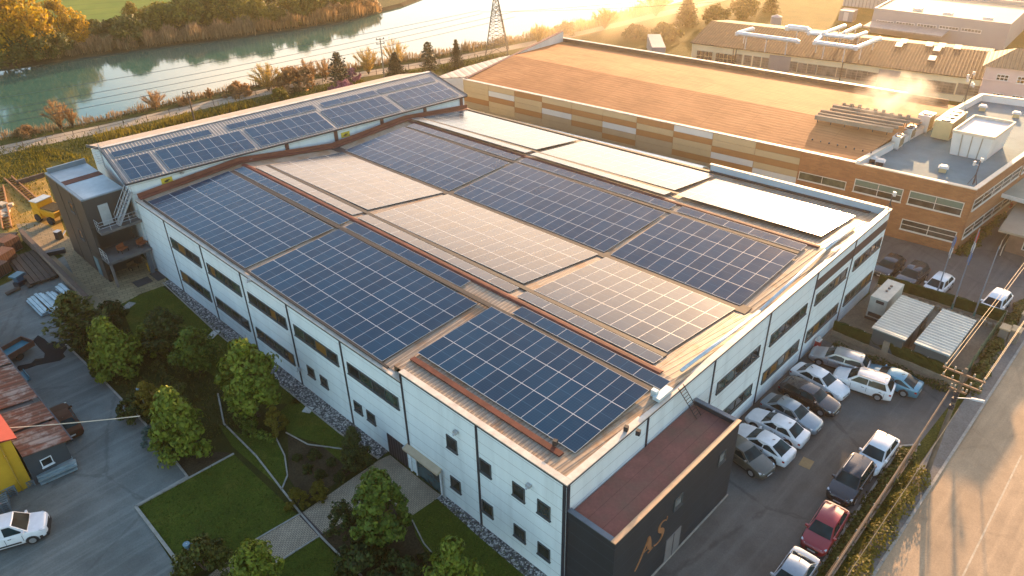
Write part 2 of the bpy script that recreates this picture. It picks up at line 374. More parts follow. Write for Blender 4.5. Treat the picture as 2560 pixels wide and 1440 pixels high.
# ------------------------------------------------------------------ main factory hall
M_WHITE = cladding('white_cladding', (.68, .76, .77))
M_DARKTRIM = mat('dark_trim', (.022, .028, .04), .5, 0, .3, 3)
M_COPE = mat('coping_metal', (.55, .47, .38), .5, 0, .3, 1.2, (.68, .60, .50))
M_ROOF1 = stripes('roof_sheet', (.42, .35, .27), (.29, .23, .17), (0, 1), .34, .5, 0, (.26, .15, .08))
M_ROOFC = stripes('flashing_sheet', (.60, .54, .45), (.42, .36, .29), (0, 1), .9, .45, 0, (.34, .22, .12), .4)
M_RED = mat('red_ridge_metal', (.10, .030, .022), .7, 0, .35, 1.0, (.15, .045, .032), .2)
M_BLACK = mat('black_rubber', (.018, .018, .02), .7, 0, .4, 3)
M_GUTTER = mat('brown_gutter', (.17, .055, .035), .6, 0, .3, .8)
M_STEEL = mat('galvanised_steel', (.45, .47, .48), .4, .5, .25, 2)
M_FRAME = mat('grey_window_frame', (.055, .07, .075), .5, 0, .2, 4)
M_GLASS = glass()
M_GLASSG = glass('green_glass', (.03, .055, .045), .1)
M_BLIND = mat('orange_blind', (.17, .085, .02), .4, 0, .2, 3)
NEAR = [(0, 0), (11.35, 0), (22.65, 0), (34.1, 0), (45.3, 0)]
FARP = [(.25, 56.2), (10.9, 55.2), (21.2, 53.1), (31.1, 52.1), (40.6, 51.3)]
ZR = [8.3, 9.15, 8.3, 9.15, 8.3]
def W(s, t, up=0.0, step=True):
    """Roof surface: s in 0..4 across the four slopes, t along the length (0 near, 1 far)."""
    i = min(3, max(0, int(s))); f = s - i
    a = [NEAR[i][k] + (NEAR[i + 1][k] - NEAR[i][k]) * f for k in (0, 1)]
    b = [FARP[i][k] + (FARP[i + 1][k] - FARP[i][k]) * f for k in (0, 1)]
    z = ZR[i] + (ZR[i + 1] - ZR[i]) * f
    if s < 1 and t < .275: z = 8.86 + (9.15 - 8.86) * f
    return Vector((a[0] + (b[0] - a[0]) * t, a[1] + (b[1] - a[1]) * t, z + up))
MAIN = thing('factory_hall', 'large white factory hall carrying rows of solar panels on its roof', 'factory', (0, 0, 0))
STEP = 14.4
b = MB(); b.box(0, .25, 0, .25, STEP, 8.9); b.box(0, STEP, 0, .25, 56.4, 8.2); b.build('wall', M_WHITE, MAIN)
b = MB(); b.box(0, 0, 0, 45.3, .25, 8.98); b.build('wall', M_WHITE, MAIN)
b = MB(); b.prism([(45.3, .25), (45.05, .25), (40.35, 51.3), (40.6, 51.3)], 0, 8.2); b.build('wall', M_WHITE, MAIN)
for k in range(4):
    b = MB(); n = 8
    ts = [0.004, .14, .2749] if k == 0 else [0.004]
    if k == 0:
        b.poly([W(0.02, .004), W(.999, .004), W(.999, .2749), W(.02, .2749)])
        b.poly([W(0.02, .2749), W(.999, .2749), W(.999, .2751) - Vector((0, 0, .02)), W(.02, .2751)])
        b.poly([W(.02, .2751), W(.999, .2751), W(.999, 1), W(.02, 1)])
    else: b.poly([W(k, .004), W(k + 1, .004), W(k + 1, 1), W(k, 1)])
    b.build('roof', M_ROOF1, MAIN)
# flashing run behind the end parapet
for k in range(4):
    b = MB(); b.poly([W(k, .0045, .02), W(k + 1 - .001, .0045, .02), W(k + 1 - .001, .036, .02), W(k, .036, .02)])
    b.build('end_flashing', stripes('end_sheet', (.44, .35, .25), (.31, .24, .17), (.09, 1), .42, .5, 0, (.28, .16, .08), .6), MAIN)
# ridge caps, valleys, eaves
for s in (1, 3):
    b = MB(); b.hexa([W(s - .03, .03, .03), W(s + .03, .03, .03), W(s + .03, .985, .03), W(s - .03, .985, .03), W(s - .012, .03, .10), W(s + .012, .03, .10), W(s + .012, .985, .10), W(s - .012, .985, .10)])
    b.build('ridge_cap', M_RED, MAIN)
b = MB(); b.hexa([W(1.955, .03, .02), W(2.05, .03, .02), W(2.05, .99, .02), W(1.955, .99, .02), W(1.955, .03, .07), W(2.05, .03, .07), W(2.05, .99, .07), W(1.955, .99, .07)])
b.build('valley_gutter', M_BLACK, MAIN)
b = MB(); b.hexa([W(3.94, .03, .02), W(3.985, .03, .02), W(3.985, .99, .02), W(3.94, .99, .02), W(3.94, .03, .1), W(3.985, .03, .1), W(3.985, .99, .1), W(3.94, .99, .1)])
b.build('eave_gutter', M_BLACK, MAIN)
b = MB(); b.hexa([W(.004, .285, .03), W(.019, .285, .03), W(.019, .985, .03), W(.004, .985, .03), W(.004, .285, .12), W(.019, .285, .12), W(.019, .985, .12), W(.004, .985, .12)])
b.build('eave_gutter', M_BLACK, MAIN)
b = MB(); b.hexa([W(.115, .03, .03), W(.15, .03, .03), W(.15, .268, .03), W(.115, .268, .03), W(.115, .03, .12), W(.15, .03, .12), W(.15, .268, .12), W(.115, .268, .12)])
b.build('snow_guard', M_RED, MAIN)
# copings with the dark fascia under them
b = MB(); b.box(-.10, -.10, 8.98, .34, STEP + .05, 9.06); b.build('coping', M_COPE, MAIN)
b = MB(); b.box(-.10, STEP + .06, 8.2, .42, 56.4, 8.28); b.build('coping', M_COPE, MAIN)
b = MB(); b.box(.35, -.10, 8.98, 45.4, .36, 9.06); b.build('coping', M_COPE, MAIN)
b = MB(); b.box(-.07, -.07, 8.82, -.004, STEP + .02, 8.976); b.box(-.07, STEP + .03, 8.04, -.004, 56.4, 8.196); b.box(-.003, -.07, 8.82, 45.36, -.004, 8.976); b.box(-.05, STEP - .04, 8.3, .3, STEP + .06, 8.97)
b.build('fascia', M_DARKTRIM, MAIN)
# blue-white parapet screen along the far near-end corner, walk pipe behind the end parapet
b = MB(); b.prism([(45.3, .3), (45.12, .3), (43.55, 17.6), (43.73, 17.6)], 8.2, 9.03); b.build('parapet', mat('pale_parapet', (.42, .50, .54), .5, 0, .12, .5), MAIN)
b = MB(); b.prism([(45.4, .2), (45.0, .2), (43.45, 17.7), (43.83, 17.7)], 9.033, 9.10); b.build('coping', M_COPE, MAIN)
b = MB(); b.path([(12.2, .72, 9.35), (22.6, .75, 8.75), (33.5, .9, 9.32), (40, 1.1, 8.95)], .13, 8); b.build('drain_pipe', mat('pale_pipe', (.55, .60, .62), .4, .2, .2, 2), MAIN, smooth=True)
b = MB()
for px, py in ((1565, 1075), (1595, 1085), (1388, 1110)): 
    p = G(px, py, 9.1); b.rbox((p.x, p.y, 9.05), (.25, .25, .35), .3)
b.build('roof_vent', M_BLACK, MAIN)
b = MB(); b.rbox((9.6, .35, 9.1), (1.5, .5, .25)); b.rbox((9.2, .7, 9.1), (.3, .4, .5)); b.build('hatch', mat('pale_blue_metal', (.5, .6, .62), .4, .2, .2, 3), MAIN)
# dark joint strips
for y in (7.18, 14.4, 21.5, 28.7, 35.9, 43.0, 50.3): MB().box(-.05, y - .09, 0, -.003, y + .09, 8.82 if y <= STEP else 8.04).build('joint_strip', M_DARKTRIM, MAIN)
for x in (7.6, 15.3, 23.0, 30.7, 38.0): MB().box(x - .08, -.05, 0, x + .08, -.003, 8.82).build('joint_strip', M_DARKTRIM, MAIN)
b = MB(); b.box(-.06, .02, 0, -.003, .24, 8.82); b.box(.0, -.06, 0, .24, -.003, 8.82); b.build('joint_strip', M_DARKTRIM, MAIN)
b = MB(); b.box(30.8, -.03, 7.08, 45.29, -.004, 8.0); b.build('band_panel', mat('brown_band', (.055, .035, .035), .5, 0, .15, 1), MAIN)
WR = random.Random(3)
def window(axis, u0, u1, z0, z1, split, parent=MAIN, at=0.0, gl=None, blinds=True):
    """A framed window on a wall; axis 'x' = wall along y facing -x, 'y' = wall along x facing -y."""
    def bx(b, a0, a1, c0, c1, d0, d1):
        if axis == 'x': b.box(at - d1, a0, c0, at - d0, a1, c1)
        else: b.box(a0, at - d1, c0, a1, at - d0, c1)
    f = MB(); e = .07
    bx(f, u0, u1, z0, z0 + e, .003, .07); bx(f, u0, u1, z1 - e, z1, .003, .07); bx(f, u0, u0 + e, z0 + e, z1 - e, .003, .07); bx(f, u1 - e, u1, z0 + e, z1 - e, .003, .07)
    cuts = [u0 + (u1 - u0) * k / split for k in range(1, split)]
    for c in cuts: bx(f, c - .03, c + .03, z0 + e, z1 - e, .003, .06)
    bx(f, u0 - .05, u1 + .05, z0 - .07, z0, .003, .12)
    fo = f.build('window', M_FRAME, parent)
    p = MB(); bx(p, u0 + e, u1 - e, z0 + e, z1 - e, .003, .02); p.build('pane', gl or M_GLASS, fo)
    if blinds and split > 1:
        ed = [u0 + e] + cuts + [u1 - e]
        for k in range(split):
            r = WR.random()
            if r < .2:
                q = MB(); w0, w1 = ed[k] + .05, ed[k + 1] - .05; w1 = w0 + (w1 - w0) * WR.choice((1, .6)); bx(q, w0, w1, z0 + .1, z1 - .1, .024, .034); q.build('blind', M_BLIND, fo)
            elif r < .5:
                q = MB(); bx(q, ed[k] + .05, ed[k + 1] - .05, z0 + .1, z1 - .1, .024, .034); q.build('blind', M_GLASSG, fo)
    return fo
for y in (15.0, 22.15, 29.25, 36.5, 43.8): window('x', y, y + 5.95, 5.42, 6.46, 4)
for y in (29.25, 36.5, 43.6): window('x', y, y + 6.0, 1.75, 2.82, 4)
for y in (26.25, 24.4, 19.9, 18.3): window('x', y, y + 1.02, 1.92, 2.86, 1)
for y in (9.1, 6.0, 3.17, 1.15): window('x', y, y + 1.0, 5.18, 6.3, 1)
for y in (9.05, 6.0, 3.15, 1.13): window('x', y, y + 1.0, 1.55, 2.62, 1)
for x in (16.1, 23.75, 31.35, 38.8): window('y', x, x + 6.0, 5.38, 6.40, 5)
for x in (15.9, 23.65, 31.15, 38.65): window('y', x, x + 6.1, 1.75, 2.80, 5)
b = MB(); b.box(-.06, 14.8, 0, -.004, 17.0, 2.0); b.build('shutter_door', stripes('shutter', (.06, .055, .06), (.04, .036, .04), (0, 1), .3, .5), MAIN)
f = MB(); f.box(-.1, 11.0, 0, -.004, 11.15, 2.15); f.box(-.1, 14.3, 0, -.004, 14.45, 2.15); f.box(-.1, 11.15, 2.05, -.004, 14.3, 2.15); f.box(-.1, 13.7, 0, -.004, 13.8, 2.05)
fo = f.build('entrance', mat('white_frame', (.72, .75, .76), .5), MAIN)
MB().box(-.05, 11.15, .02, -.004, 13.7, 2.05).build('pane', glass('teal_glass', (.02, .055, .065)), fo)
b = MB(); b.hexa([(-.5, 10.9, 2.25), (-.5, 14.6, 2.25), (-.004, 14.6, 2.35), (-.004, 10.9, 2.35), (-.5, 10.9, 2.4), (-.5, 14.6, 2.4), (-.004, 14.6, 2.55), (-.004, 10.9, 2.55)][0:4][::-1] + [(-.5, 10.9, 2.4), (-.004, 10.9, 2.55), (-.004, 14.6, 2.55), (-.5, 14.6, 2.4)])
b.build('canopy', mat('canopy_metal', (.46, .36, .24), .5, 0, .2, 1), MAIN)
b = MB(); b.tube((-.1, 10.85, 0), (-.1, 10.85, 2.5), .05); b.path([(-.12, 14.6, 2.5), (-.5, 14.6, 2.4)], .04); b.build('downpipe', M_STEEL, MAIN)
for y, z in ((2.75, 6.9), (9.0, 7.1), (34.0, 8.0), (28.5, 1.7)):
    b = MB(); b.rbox((-.15, y, z), (.22, .3, .2)); b.tube((-.15, y, z + .1), (-.38, y, z - .02), .07, 8); b.build('wall_lamp', M_STEEL, MAIN)
# ladder from annex roof to parapet
b = MB()
for k in (0, 1):
    b.tube((10.55 + .55 * k, -.14, 9.9 - .55), (11.85 + .5 * k, -1.0, 6.5), .03, 6)
for i in range(11):
    f = .06 + i * .085; x = 10.55 + 1.3 * f; b.tube((x, -.14 - .86 * f, 9.35 - 2.85 * f), (x + .55, -.14 - .86 * f, 9.35 - 2.85 * f), .022, 6)
LAD = thing('ladder', 'dark steel ladder leaning from the red annex roof up to the white parapet', 'ladder', (12.1, -1.0, 6.5))
b.build('frame', mat('dark_steel', (.035, .03, .03), .5, .3), LAD)
# ------------------------------------------------------------------ annex with the gold letters
M_NAVY = cladding('navy_cladding', (.016, .024, .032), 1.05, 0, .25, .55, 2.4)
ANX = thing('annex', 'low dark navy annex with a red flat roof and gold letters on its wall', 'annex', (0.1, -3.35, 0))
MB().box(.1, -3.35, 0, 13.15, -3.15, 6.85).build('wall', M_NAVY, ANX)
MB().box(.1, -3.149, 0, .3, -.07, 6.85).build('wall', M_NAVY, ANX)
MB().box(12.95, -3.149, 0, 13.15, -.07, 6.85).build('wall', M_NAVY, ANX)
def feltroof():
    t = NT('red_felt'); p = t.pos(); x, y, z = t.sep(p)[0:3]
    fr = t.math('FRACT', t.math('DIVIDE', y, 1.03)); ln = t.math('LESS_THAN', fr, .025)
    n = t.noise(p, .45, 5, .6); col = t.ramp(n, [(.3, (.16, .090, .066)), (.52, (.21, .082, .066)), (.72, (.27, .105, .085))])
    col = t.mix(t.math('MULTIPLY', ln, .6), col, (.05, .02, .018)); col = t.mix(.4, col, t.ramp(t.noise(p, 7, 3), [(.3, .6), (.7, 1.1)]), 'MULTIPLY')
    return t.out(col, .85)
MB().box(.301, -3.148, 6.3, 12.949, -.07, 6.5).build('roof', feltroof(), ANX)
M_GOLDC = mat('tan_coping', (.46, .30, .17), .5, 0, .2, 2)
b = MB(); b.box(.04, -3.41, 6.853, 13.21, -3.1, 6.93); b.build('coping', M_GOLDC, ANX)
MB().box(.04, -3.09, 6.853, .36, -.06, 6.93).build('coping', mat('slate_coping', (.10, .13, .16), .5), ANX); MB().box(12.9, -3.09, 6.853, 13.21, -.06, 6.93).build('coping', mat('slate_coping', (.10, .13, .16)), ANX)
MB().box(3.0, -3.42, -.1, 13.3, -3.36, .18).build('plinth', M_KERB, ANX)
window('y', 5.95, 6.8, 4.6, 5.5, 1, ANX, -3.35, glass('pale_glass', (.13, .14, .14), .2))
window('y', 10.95, 11.75, 4.6, 5.5, 1, ANX, -3.35, glass('pale_glass'))
d = MB(); d.box(5.6, -3.40, .05, 7.2, -3.354, 2.2); do = d.build('door', mat('grey_door', (.17, .165, .165), .55, 0, .15, 1), ANX)
MB().box(6.38, -3.415, .05, 6.42, -3.402, 2.2).build('door_joint', M_BLACK, do)
# letters A S as swelling brush strokes on the wall
def stroke(b, pts, ws, y0=-3.352, th=.05):
    """A flat raised stroke: centre line (u, z) with a width at each point."""
    n = len(pts); L = []; R = []
    for i in range(n):
        a = pts[max(0, i - 1)]; c = pts[min(n - 1, i + 1)]; dx, dz = unit(c[0] - a[0], c[1] - a[1])
        w2 = ws[i] / 2; L.append((pts[i][0] - dz * w2, pts[i][1] + dx * w2)); R.append((pts[i][0] + dz * w2, pts[i][1] - dx * w2))
    for i in range(n - 1):
        q = [L[i], L[i + 1], R[i + 1], R[i]]
        b.hexa([(u, y0 - th, z) for u, z in q] + [(u, y0, z) for u, z in q])
M_GOLD = mat('gold_letter', (.42, .20, .09), .4, .3, .1, 3)
def bez(a, b_, c, d_, n=12): return [tuple(((1 - t) ** 3) * a[i] + 3 * t * (1 - t) ** 2 * b_[i] + 3 * t * t * (1 - t) * c[i] + t ** 3 * d_[i] for i in (0, 1)) for t in [k / n for k in range(n + 1)]]
def place(u, z): return (2.35 + u * .9, 2.95 + z * .86)
LT = thing('wall_letters', 'gold letters A and S mounted on the dark navy annex wall', 'letters', (3.6, -3.352, 3.2))
b = MB()
P = [place(*q) for q in bez((-.05, -.55), (.35, -.15), (.75, .6), (1.28, 1.75))]; stroke(b, P, [.06 + .07 * math.sin(pi * k / 12) for k in range(13)])
P = [place(*q) for q in bez((1.25, 1.75), (1.28, 1.2), (1.4, .6), (1.6, .15))]; stroke(b, P, [.17 + .24 * math.sin(pi * (k / 12) ** .8) for k in range(13)])
P = [place(*q) for q in bez((.55, .52), (.8, .55), (1.1, .6), (1.42, .58))]; stroke(b, P, [.05] * 13)
P = [place(*q) for q in bez((1.32, .05), (1.5, .02), (1.7, .05), (1.85, .18))]; stroke(b, P, [.06] * 13)
b.build('letter', M_GOLD, LT)
b = MB()
P = [place(*q) for q in bez((3.22, 1.62), (2.95, 2.02), (2.42, 1.98), (2.42, 1.5)) + bez((2.42, 1.5), (2.45, 1.0), (3.02, 1.1), (2.95, .5))[1:] + bez((2.95, .5), (2.85, -.1), (2.3, -.05), (2.0, .1))[1:]]
n = len(P); stroke(b, P, [.06 + .30 * math.exp(-((k / (n - 1) - .5) / .2) ** 2) for k in range(n)])
P = [place(*q) for q in bez((3.22, 1.62), (3.3, 1.75), (3.32, 1.85), (3.28, 1.98))]; stroke(b, P, [.05] * 13)
b.build('letter', M_GOLD, LT)
# ------------------------------------------------------------------ solar arrays
def cells():
    t = NT('solar_cells'); uv = t.new('ShaderNodeTexCoord').outputs['UV']; u, v, _ = t.sep(uv)[0:3]
    fu = t.math('FRACT', t.math('MULTIPLY', u, 6)); fv = t.math('FRACT', t.math('MULTIPLY', v, 12))
    l1 = t.math('MAXIMUM', t.math('LESS_THAN', fu, .055), t.math('LESS_THAN', fv, .05))
    mid = t.math('LESS_THAN', t.math('ABSOLUTE', t.math('SUBTRACT', v, .5)), .008)
    ln = t.math('MAXIMUM', t.math('MULTIPLY', l1, .30), t.math('MULTIPLY', mid, .6))
    rnd = t.new('ShaderNodeObjectInfo').outputs['Random']
    base = t.mix(rnd, (.0004, .022, .056), (.0010, .034, .080))
    n = t.noise(t.pos(), .8, 4); base = t.mix(t.ramp(n, [(.45, 0.0), (.75, .2)]), base, (.006, .050, .10))
    col = t.mix(ln, base, (.05, .13, .20))
    r = t.math('ADD', .15, t.math('MULTIPLY', n, .10))
    m = t.out(col, r, 0, .32); t.b.inputs['IOR'].default_value = 1.45
    t.b.inputs['Specular Tint'].default_value = (1, .98, .96, 1); t.b.inputs['Coat Weight'].default_value = .04; t.b.inputs['Coat Roughness'].default_value = .06; t.b.inputs['Coat IOR'].default_value = 1.5
    return m
M_CELL = cells(); M_PFRAME = mat('panel_frame', (.46, .49, .50), .45, .2, .1, 3)
PCACHE = {}
def panel_mesh(du, dv):
    """One module as a sheared slab: silver rim, cell field inset by 3 cm."""
    key = tuple(round(c, 3) for c in (*du, *dv))
    if key in PCACHE: return PCACHE[key]
    du, dv = Vector(du), Vector(dv); e = .013
    n = du.cross(dv).normalized(); n = n if n.z > 0 else -n
    def P(a, c, h=0): return du * a + dv * c + n * h
    eu, ev = e / du.length, 1.5 * e / dv.length
    v = [P(0, 0), P(1, 0), P(1, 1), P(0, 1), P(eu, ev), P(1 - eu, ev), P(1 - eu, 1 - ev), P(eu, 1 - ev), P(0, 0, -.035), P(1, 0, -.035), P(1, 1, -.035), P(0, 1, -.035)]
    flip = du.cross(dv).z < 0
    f = [(4, 5, 6, 7), (0, 1, 5, 4), (1, 2, 6, 5), (2, 3, 7, 6), (3, 0, 4, 7), (0, 8, 9, 1), (1, 9, 10, 2), (2, 10, 11, 3), (3, 11, 8, 0), (8, 11, 10, 9)]
    if flip: f = [x[::-1] for x in f]
    me = bpy.data.meshes.new('panel'); me.from_pydata([tuple(x) for x in v], [], f)
    me.materials.append(M_CELL); me.materials.append(M_PFRAME)
    me.polygons.foreach_set('material_index', [0] + [1] * 9)
    L = me.uv_layers.new(name='UVMap'); pu = {4: (0, 0), 5: (1, 0), 6: (1, 1), 7: (0, 1)}
    long_v = dv.length >= du.length
    for lp in me.loops:
        if lp.vertex_index in pu and lp.index < 4:
            a, c = pu[lp.vertex_index]; L.data[lp.index].uv = (a, c) if long_v else (c, a)
    PCACHE[key] = me; return me
def array(label, o, U, V, nu, nv, parent_z=0, group='solar panel blocks on the factory roofs'):
    """A block of nu x nv modules spanning vectors U and V from corner o; on rails."""
    o, U, V = Vector(o), Vector(U), Vector(V)
    th = thing('solar_array', label, 'solar panels', tuple(o), 0, group)
    g = .010; du, dv = U / nu, V / nv
    me = panel_mesh(du - du.normalized() * g, dv - dv.normalized() * g)
    for j in range(nv):
        for i in range(nu):
            p = bpy.data.objects.new('panel', me); COL.objects.link(p); p.parent = th
            p.location = du * i + dv * j + Vector((0, 0, RND.uniform(-.004, .004)))
    n = U.cross(V).normalized(); n = n if n.z > 0 else -n
    r = MB()
    for j in range(nv):
        for f in (.25, .75):
            a = dv * (j + f) - n * .06; r.bar(a, a + U, .045, .05, n)
    r.build('mounting_rail', M_STEEL, th, local=True)
    return th
SEG = {1: [(.021, .285, 13), (.300, .618, 15), (.632, .972, 16)], 2: [(.046, .27, 10), (.285, .632, 16), (.645, .955, 14)],
       3: [(.046, .27, 10), (.283, .63, 16), (.643, .962, 14)], 4: [(.040, .305, 12), (.318, .632, 14), (.645, .985, 15)]}
WHERE = {0: 'near the annex', 1: 'in mid hall', 2: 'by the rear building'}
SLOPE = {1: 'blue panel block on the slope over the garden wall', 2: 'pale sunlit panel block between red ridge and valley', 3: 'dark blue panel block on the slope past the valley', 4: 'glaring panel block on the slope by the brown hall'}
STRIP = {1: 'single row of blue panels below the first red ridge', 2: 'single pale row of panels just past the first red ridge', 3: 'single grey row of panels below the second red ridge', 4: 'single bright row of panels just past the second red ridge'}
H = .13
for k in (1, 2, 3, 4):
    for si, (t0, t1, n) in enumerate(SEG[k]):
        def Q(d, t):    # d = metres from the ridge down the slope
            s = k - d / 11.35 if k % 2 else (k - 1) + d / 11.35
            return W(s, t, H + (.02 + .20 * max(0, 1 - d / 10.6) if k == 4 else 0))
        rows = 3 if (k == 1 and si == 0) else 4
        d0, d1 = (2.15, 9.25) if rows == 3 else (2.15, 11.05)
        if k in (2,): d1 = 10.95
        if k == 1 and si > 0: d1 = 11.1
        if k == 4: d1 = 9.9 if si else 8.8
        if k == 4 and si == 0: d0 = 1.5
        o = Q(d1, t0); A = Q(d1, t1) - o; B = Q(d0, t0) - o; C = Q(d0, t1) - o
        B = (B + (C - A)) / 2 * 1.0
        if k == 1 and si == 0: tt = .271; A = Q(d1, tt) - o
        array(SLOPE[k] + ' ' + WHERE[si], o, A, B, n, rows)
        e0, e1 = .42, 1.52
        tt0, tt1 = t0, t1
        if k == 1 and si == 1: tt0 = .345
        if k == 1 and si == 0: tt0, tt1 = .012, .245
        if k == 4 and si == 0: continue
        ns = max(3, round((tt1 - tt0) * 54 / 2.28))
        o = Q(e1, tt0); A = Q(e1, tt1) - o; B = Q(e0, tt0) - o
        array(STRIP[k] + ' ' + WHERE[si], o, A, B, ns, 1)
        # dark cable tray in the gap between block and strip
    b = MB(); q = [Q(2.05, SEG[k][0][0]), Q(1.62, SEG[k][0][0]), Q(1.62, SEG[k][2][1]), Q(2.05, SEG[k][2][1])]
    dz = Vector((0, 0, .1)); b.hexa([x - dz for x in q] + [x - dz * .25 for x in q]); b.build('cable_tray', M_BLACK, MAIN)
# ------------------------------------------------------------------ wall frames: (u along, z up, o outwards) of an upright wall
class WF:
    def __init__(s, A, B):
        s.A = Vector((A[0], A[1], 0)); s.B = Vector((B[0], B[1], 0)); d = s.B - s.A; s.L = d.length; s.e = d.normalized()
        s.n = Vector((s.e.y, -s.e.x, 0))
        if s.n.dot(CAM - s.A) < 0: s.n = -s.n
    def P(s, u, z, o=0.0): p = s.A + s.e * u + s.n * o; return (p.x, p.y, z)
    def px(s, x, y):
        d = ray(x, y); t = (s.A - CAM).dot(s.n) / d.dot(s.n); p = CAM + d * t
        return ((p - s.A).dot(s.e), p.z)
    def box(s, b, u0, u1, z0, z1, o0, o1):
        return b.hexa([s.P(u0, z0, o1), s.P(u1, z0, o1), s.P(u1, z0, o0), s.P(u0, z0, o0), s.P(u0, z1, o1), s.P(u1, z1, o1), s.P(u1, z1, o0), s.P(u0, z1, o0)])
M_WFR = mat('pale_window_frame', (.55, .52, .46), .5, 0, .15, 3)
def wwin(wf, u0, u1, z0, z1, ns, nh, parent, frame=None, gl=None, e=.06, sill=True, name='window'):
    f = MB()
    wf.box(f, u0, u1, z0, z0 + e, .004, .06); wf.box(f, u0, u1, z1 - e, z1, .004, .06); wf.box(f, u0, u0 + e, z0 + e, z1 - e, .004, .06); wf.box(f, u1 - e, u1, z0 + e, z1 - e, .004, .06)
    for k in range(1, ns): c = u0 + (u1 - u0) * k / ns; wf.box(f, c - e * .4, c + e * .4, z0 + e, z1 - e, .004, .05)
    for k in range(1, nh): c = z0 + (z1 - z0) * k / nh; wf.box(f, u0 + e, u1 - e, c - e * .4, c + e * .4, .004, .047)
    if sill: wf.box(f, u0 - .05, u1 + .05, z0 - .06, z0 - .002, .004, .12)
    fo = f.build(name, frame or M_WFR, parent)
    p = MB(); wf.box(p, u0 + e, u1 - e, z0 + e, z1 - e, .004, .02); p.build('pane', gl or M_GLASS, fo)
    return fo
def pxwin(wf, tl, br, ns, nh, parent, **k):
    a, c = wf.px(*tl), wf.px(*br); return wwin(wf, min(a[0], c[0]), max(a[0], c[0]), min(a[1], c[1]), max(a[1], c[1]), ns, nh, parent, **k)
# ------------------------------------------------------------------ rear building with its own panels
RE = thing('rear_building', 'long white rear building with a solar roof above the factory hall end', 'building', (-.06, 57, 0))
RA, RB = (-.06, 57.0), (40.5, 51.75); rw = WF(RA, RB); ux, uy = rw.e.x, rw.e.y; nx, ny = -uy, ux
def RP(u, v, z): return Vector((RA[0] + ux * u + nx * v, RA[1] + uy * u + ny * v, z))
RL = rw.L
b = MB(); rw.box(b, 0, RL, 0, 9.85, -.25, 0); b.build('wall', M_WHITE, RE)
for u, s in ((0, 1), (RL, -1)):
    b = MB(); prof = [(.26, 0), (16.3, 0), (16.3, 8.9), (8.1, 11.0), (.26, 9.9)]
    pts = [RP(u, v, z) for v, z in prof] + [RP(u + .22 * s, v, z) for v, z in prof]
    b.add(pts, [(0, 1, 2, 3, 4), (9, 8, 7, 6, 5)] + [(i, (i + 1) % 5, 5 + (i + 1) % 5, 5 + i) for i in range(5)]); b.build('gable_wall', M_WHITE, RE)
b = MB(); q = [RP(-.25, -.35, 9.93), RP(RL + .25, -.35, 9.93), RP(RL + .25, 8.1, 11.15), RP(-.25, 8.1, 11.15)]
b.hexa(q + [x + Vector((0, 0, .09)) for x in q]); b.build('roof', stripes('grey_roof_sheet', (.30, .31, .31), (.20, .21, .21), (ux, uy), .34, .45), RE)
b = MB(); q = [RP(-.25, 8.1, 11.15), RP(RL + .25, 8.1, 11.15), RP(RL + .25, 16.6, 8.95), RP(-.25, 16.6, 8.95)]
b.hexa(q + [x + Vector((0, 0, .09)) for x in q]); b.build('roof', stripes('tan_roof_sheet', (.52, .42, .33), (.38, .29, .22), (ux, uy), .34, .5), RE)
b = MB(); b.bar(RP(-.2, 8.1, 11.27), RP(RL + .2, 8.1, 11.27), .5, .05); b.build('ridge_cap', M_COPE, RE)
M_BLUET = mat('blue_trim', (.016, .045, .075), .5, 0, .2, 2)
b = MB(); b.bar(RP(-.3, -.3, 9.97), RP(-.3, 8.1, 11.2), .12, .34); b.bar(RP(-.3, 8.1, 11.2), RP(-.3, 16.6, 9.0), .12, .3); b.build('verge_trim', M_BLUET, RE)
b = MB(); b.bar(RP(RL + .3, -.3, 9.97), RP(RL + .3, 8.1, 11.2), .12, .3); b.build('verge_trim', M_DARKTRIM, RE)
b = MB(); b.bar(RP(-.3, -.42, 9.93), RP(RL + .2, -.42, 9.93), .16, .16); b.build('gutter', M_DARKTRIM, RE)
M_BROWNP = mat('brown_post', (.13, .055, .042), .6, 0, .2, 1)
for u in (16.7, 22.7, 28.8, 34.9, 40.4):
    b = MB(); rw.box(b, u - .2, u + .2, 6, 9.84, .003, .14); b.build('downpipe', M_BROWNP, RE)
b = MB()
FP = [(x, y, z) for (x, y), z in zip(FARP, ZR)]
for a, c in zip(FP, FP[1:]): b.bar((a[0], a[1] + .1, a[2] + .28), (c[0], c[1] + .1, c[2] + .28), .05, .5); b.bar((a[0], a[1] - .25, a[2] + .1), (c[0], c[1] - .25, c[2] + .1), .55, .06)
b.build('base_flashing', M_GUTTER, RE)
for u, z in ((3.6, 9.15), (23.9, 9.0)):
    y = MB(); rw.box(y, u - .55, u + .55, z - .3, z + .3, .004, .05); so_ = y.build('sign', mat('yellow_sign', (.62, .47, .05), .5, 0, .08, 3), RE)
    y = MB(); pts = [(-.3, -.1), (-.12, -.16), (.06, -.16), (.16, -.05), (.34, .02), (.2, .1), (.1, .07), (0, .14), (-.06, .04), (-.2, .03)]
    y.poly([rw.P(u + a, z + c, .054) for a, c in pts]); y.build('bird_mark', M_BLACK, so_)
b = MB(); rw.box(b, 12.2, 12.5, 8.9, 9.2, .0, .5); rw.box(b, 5.0, 5.3, 9.5, 9.65, 0, .4); b.build('wall_lamp', M_STEEL, RE)
b = MB()
for v in (7.2, 7.75):
    b.bar(RP(-.42, v, 9.2), RP(-.42, v, 11.9), .05)
for k in range(9): b.bar(RP(-.42, 7.2, 9.3 + k * .29), RP(-.42, 7.75, 9.3 + k * .29), .035)
for k in range(4):
    z = 10 + k * .5; b.path([RP(-.42, 7.1, z), RP(-1.0, 7.15, z), RP(-1.1, 7.5, z), RP(-1.0, 7.8, z), RP(-.42, 7.85, z)], .02, 4)
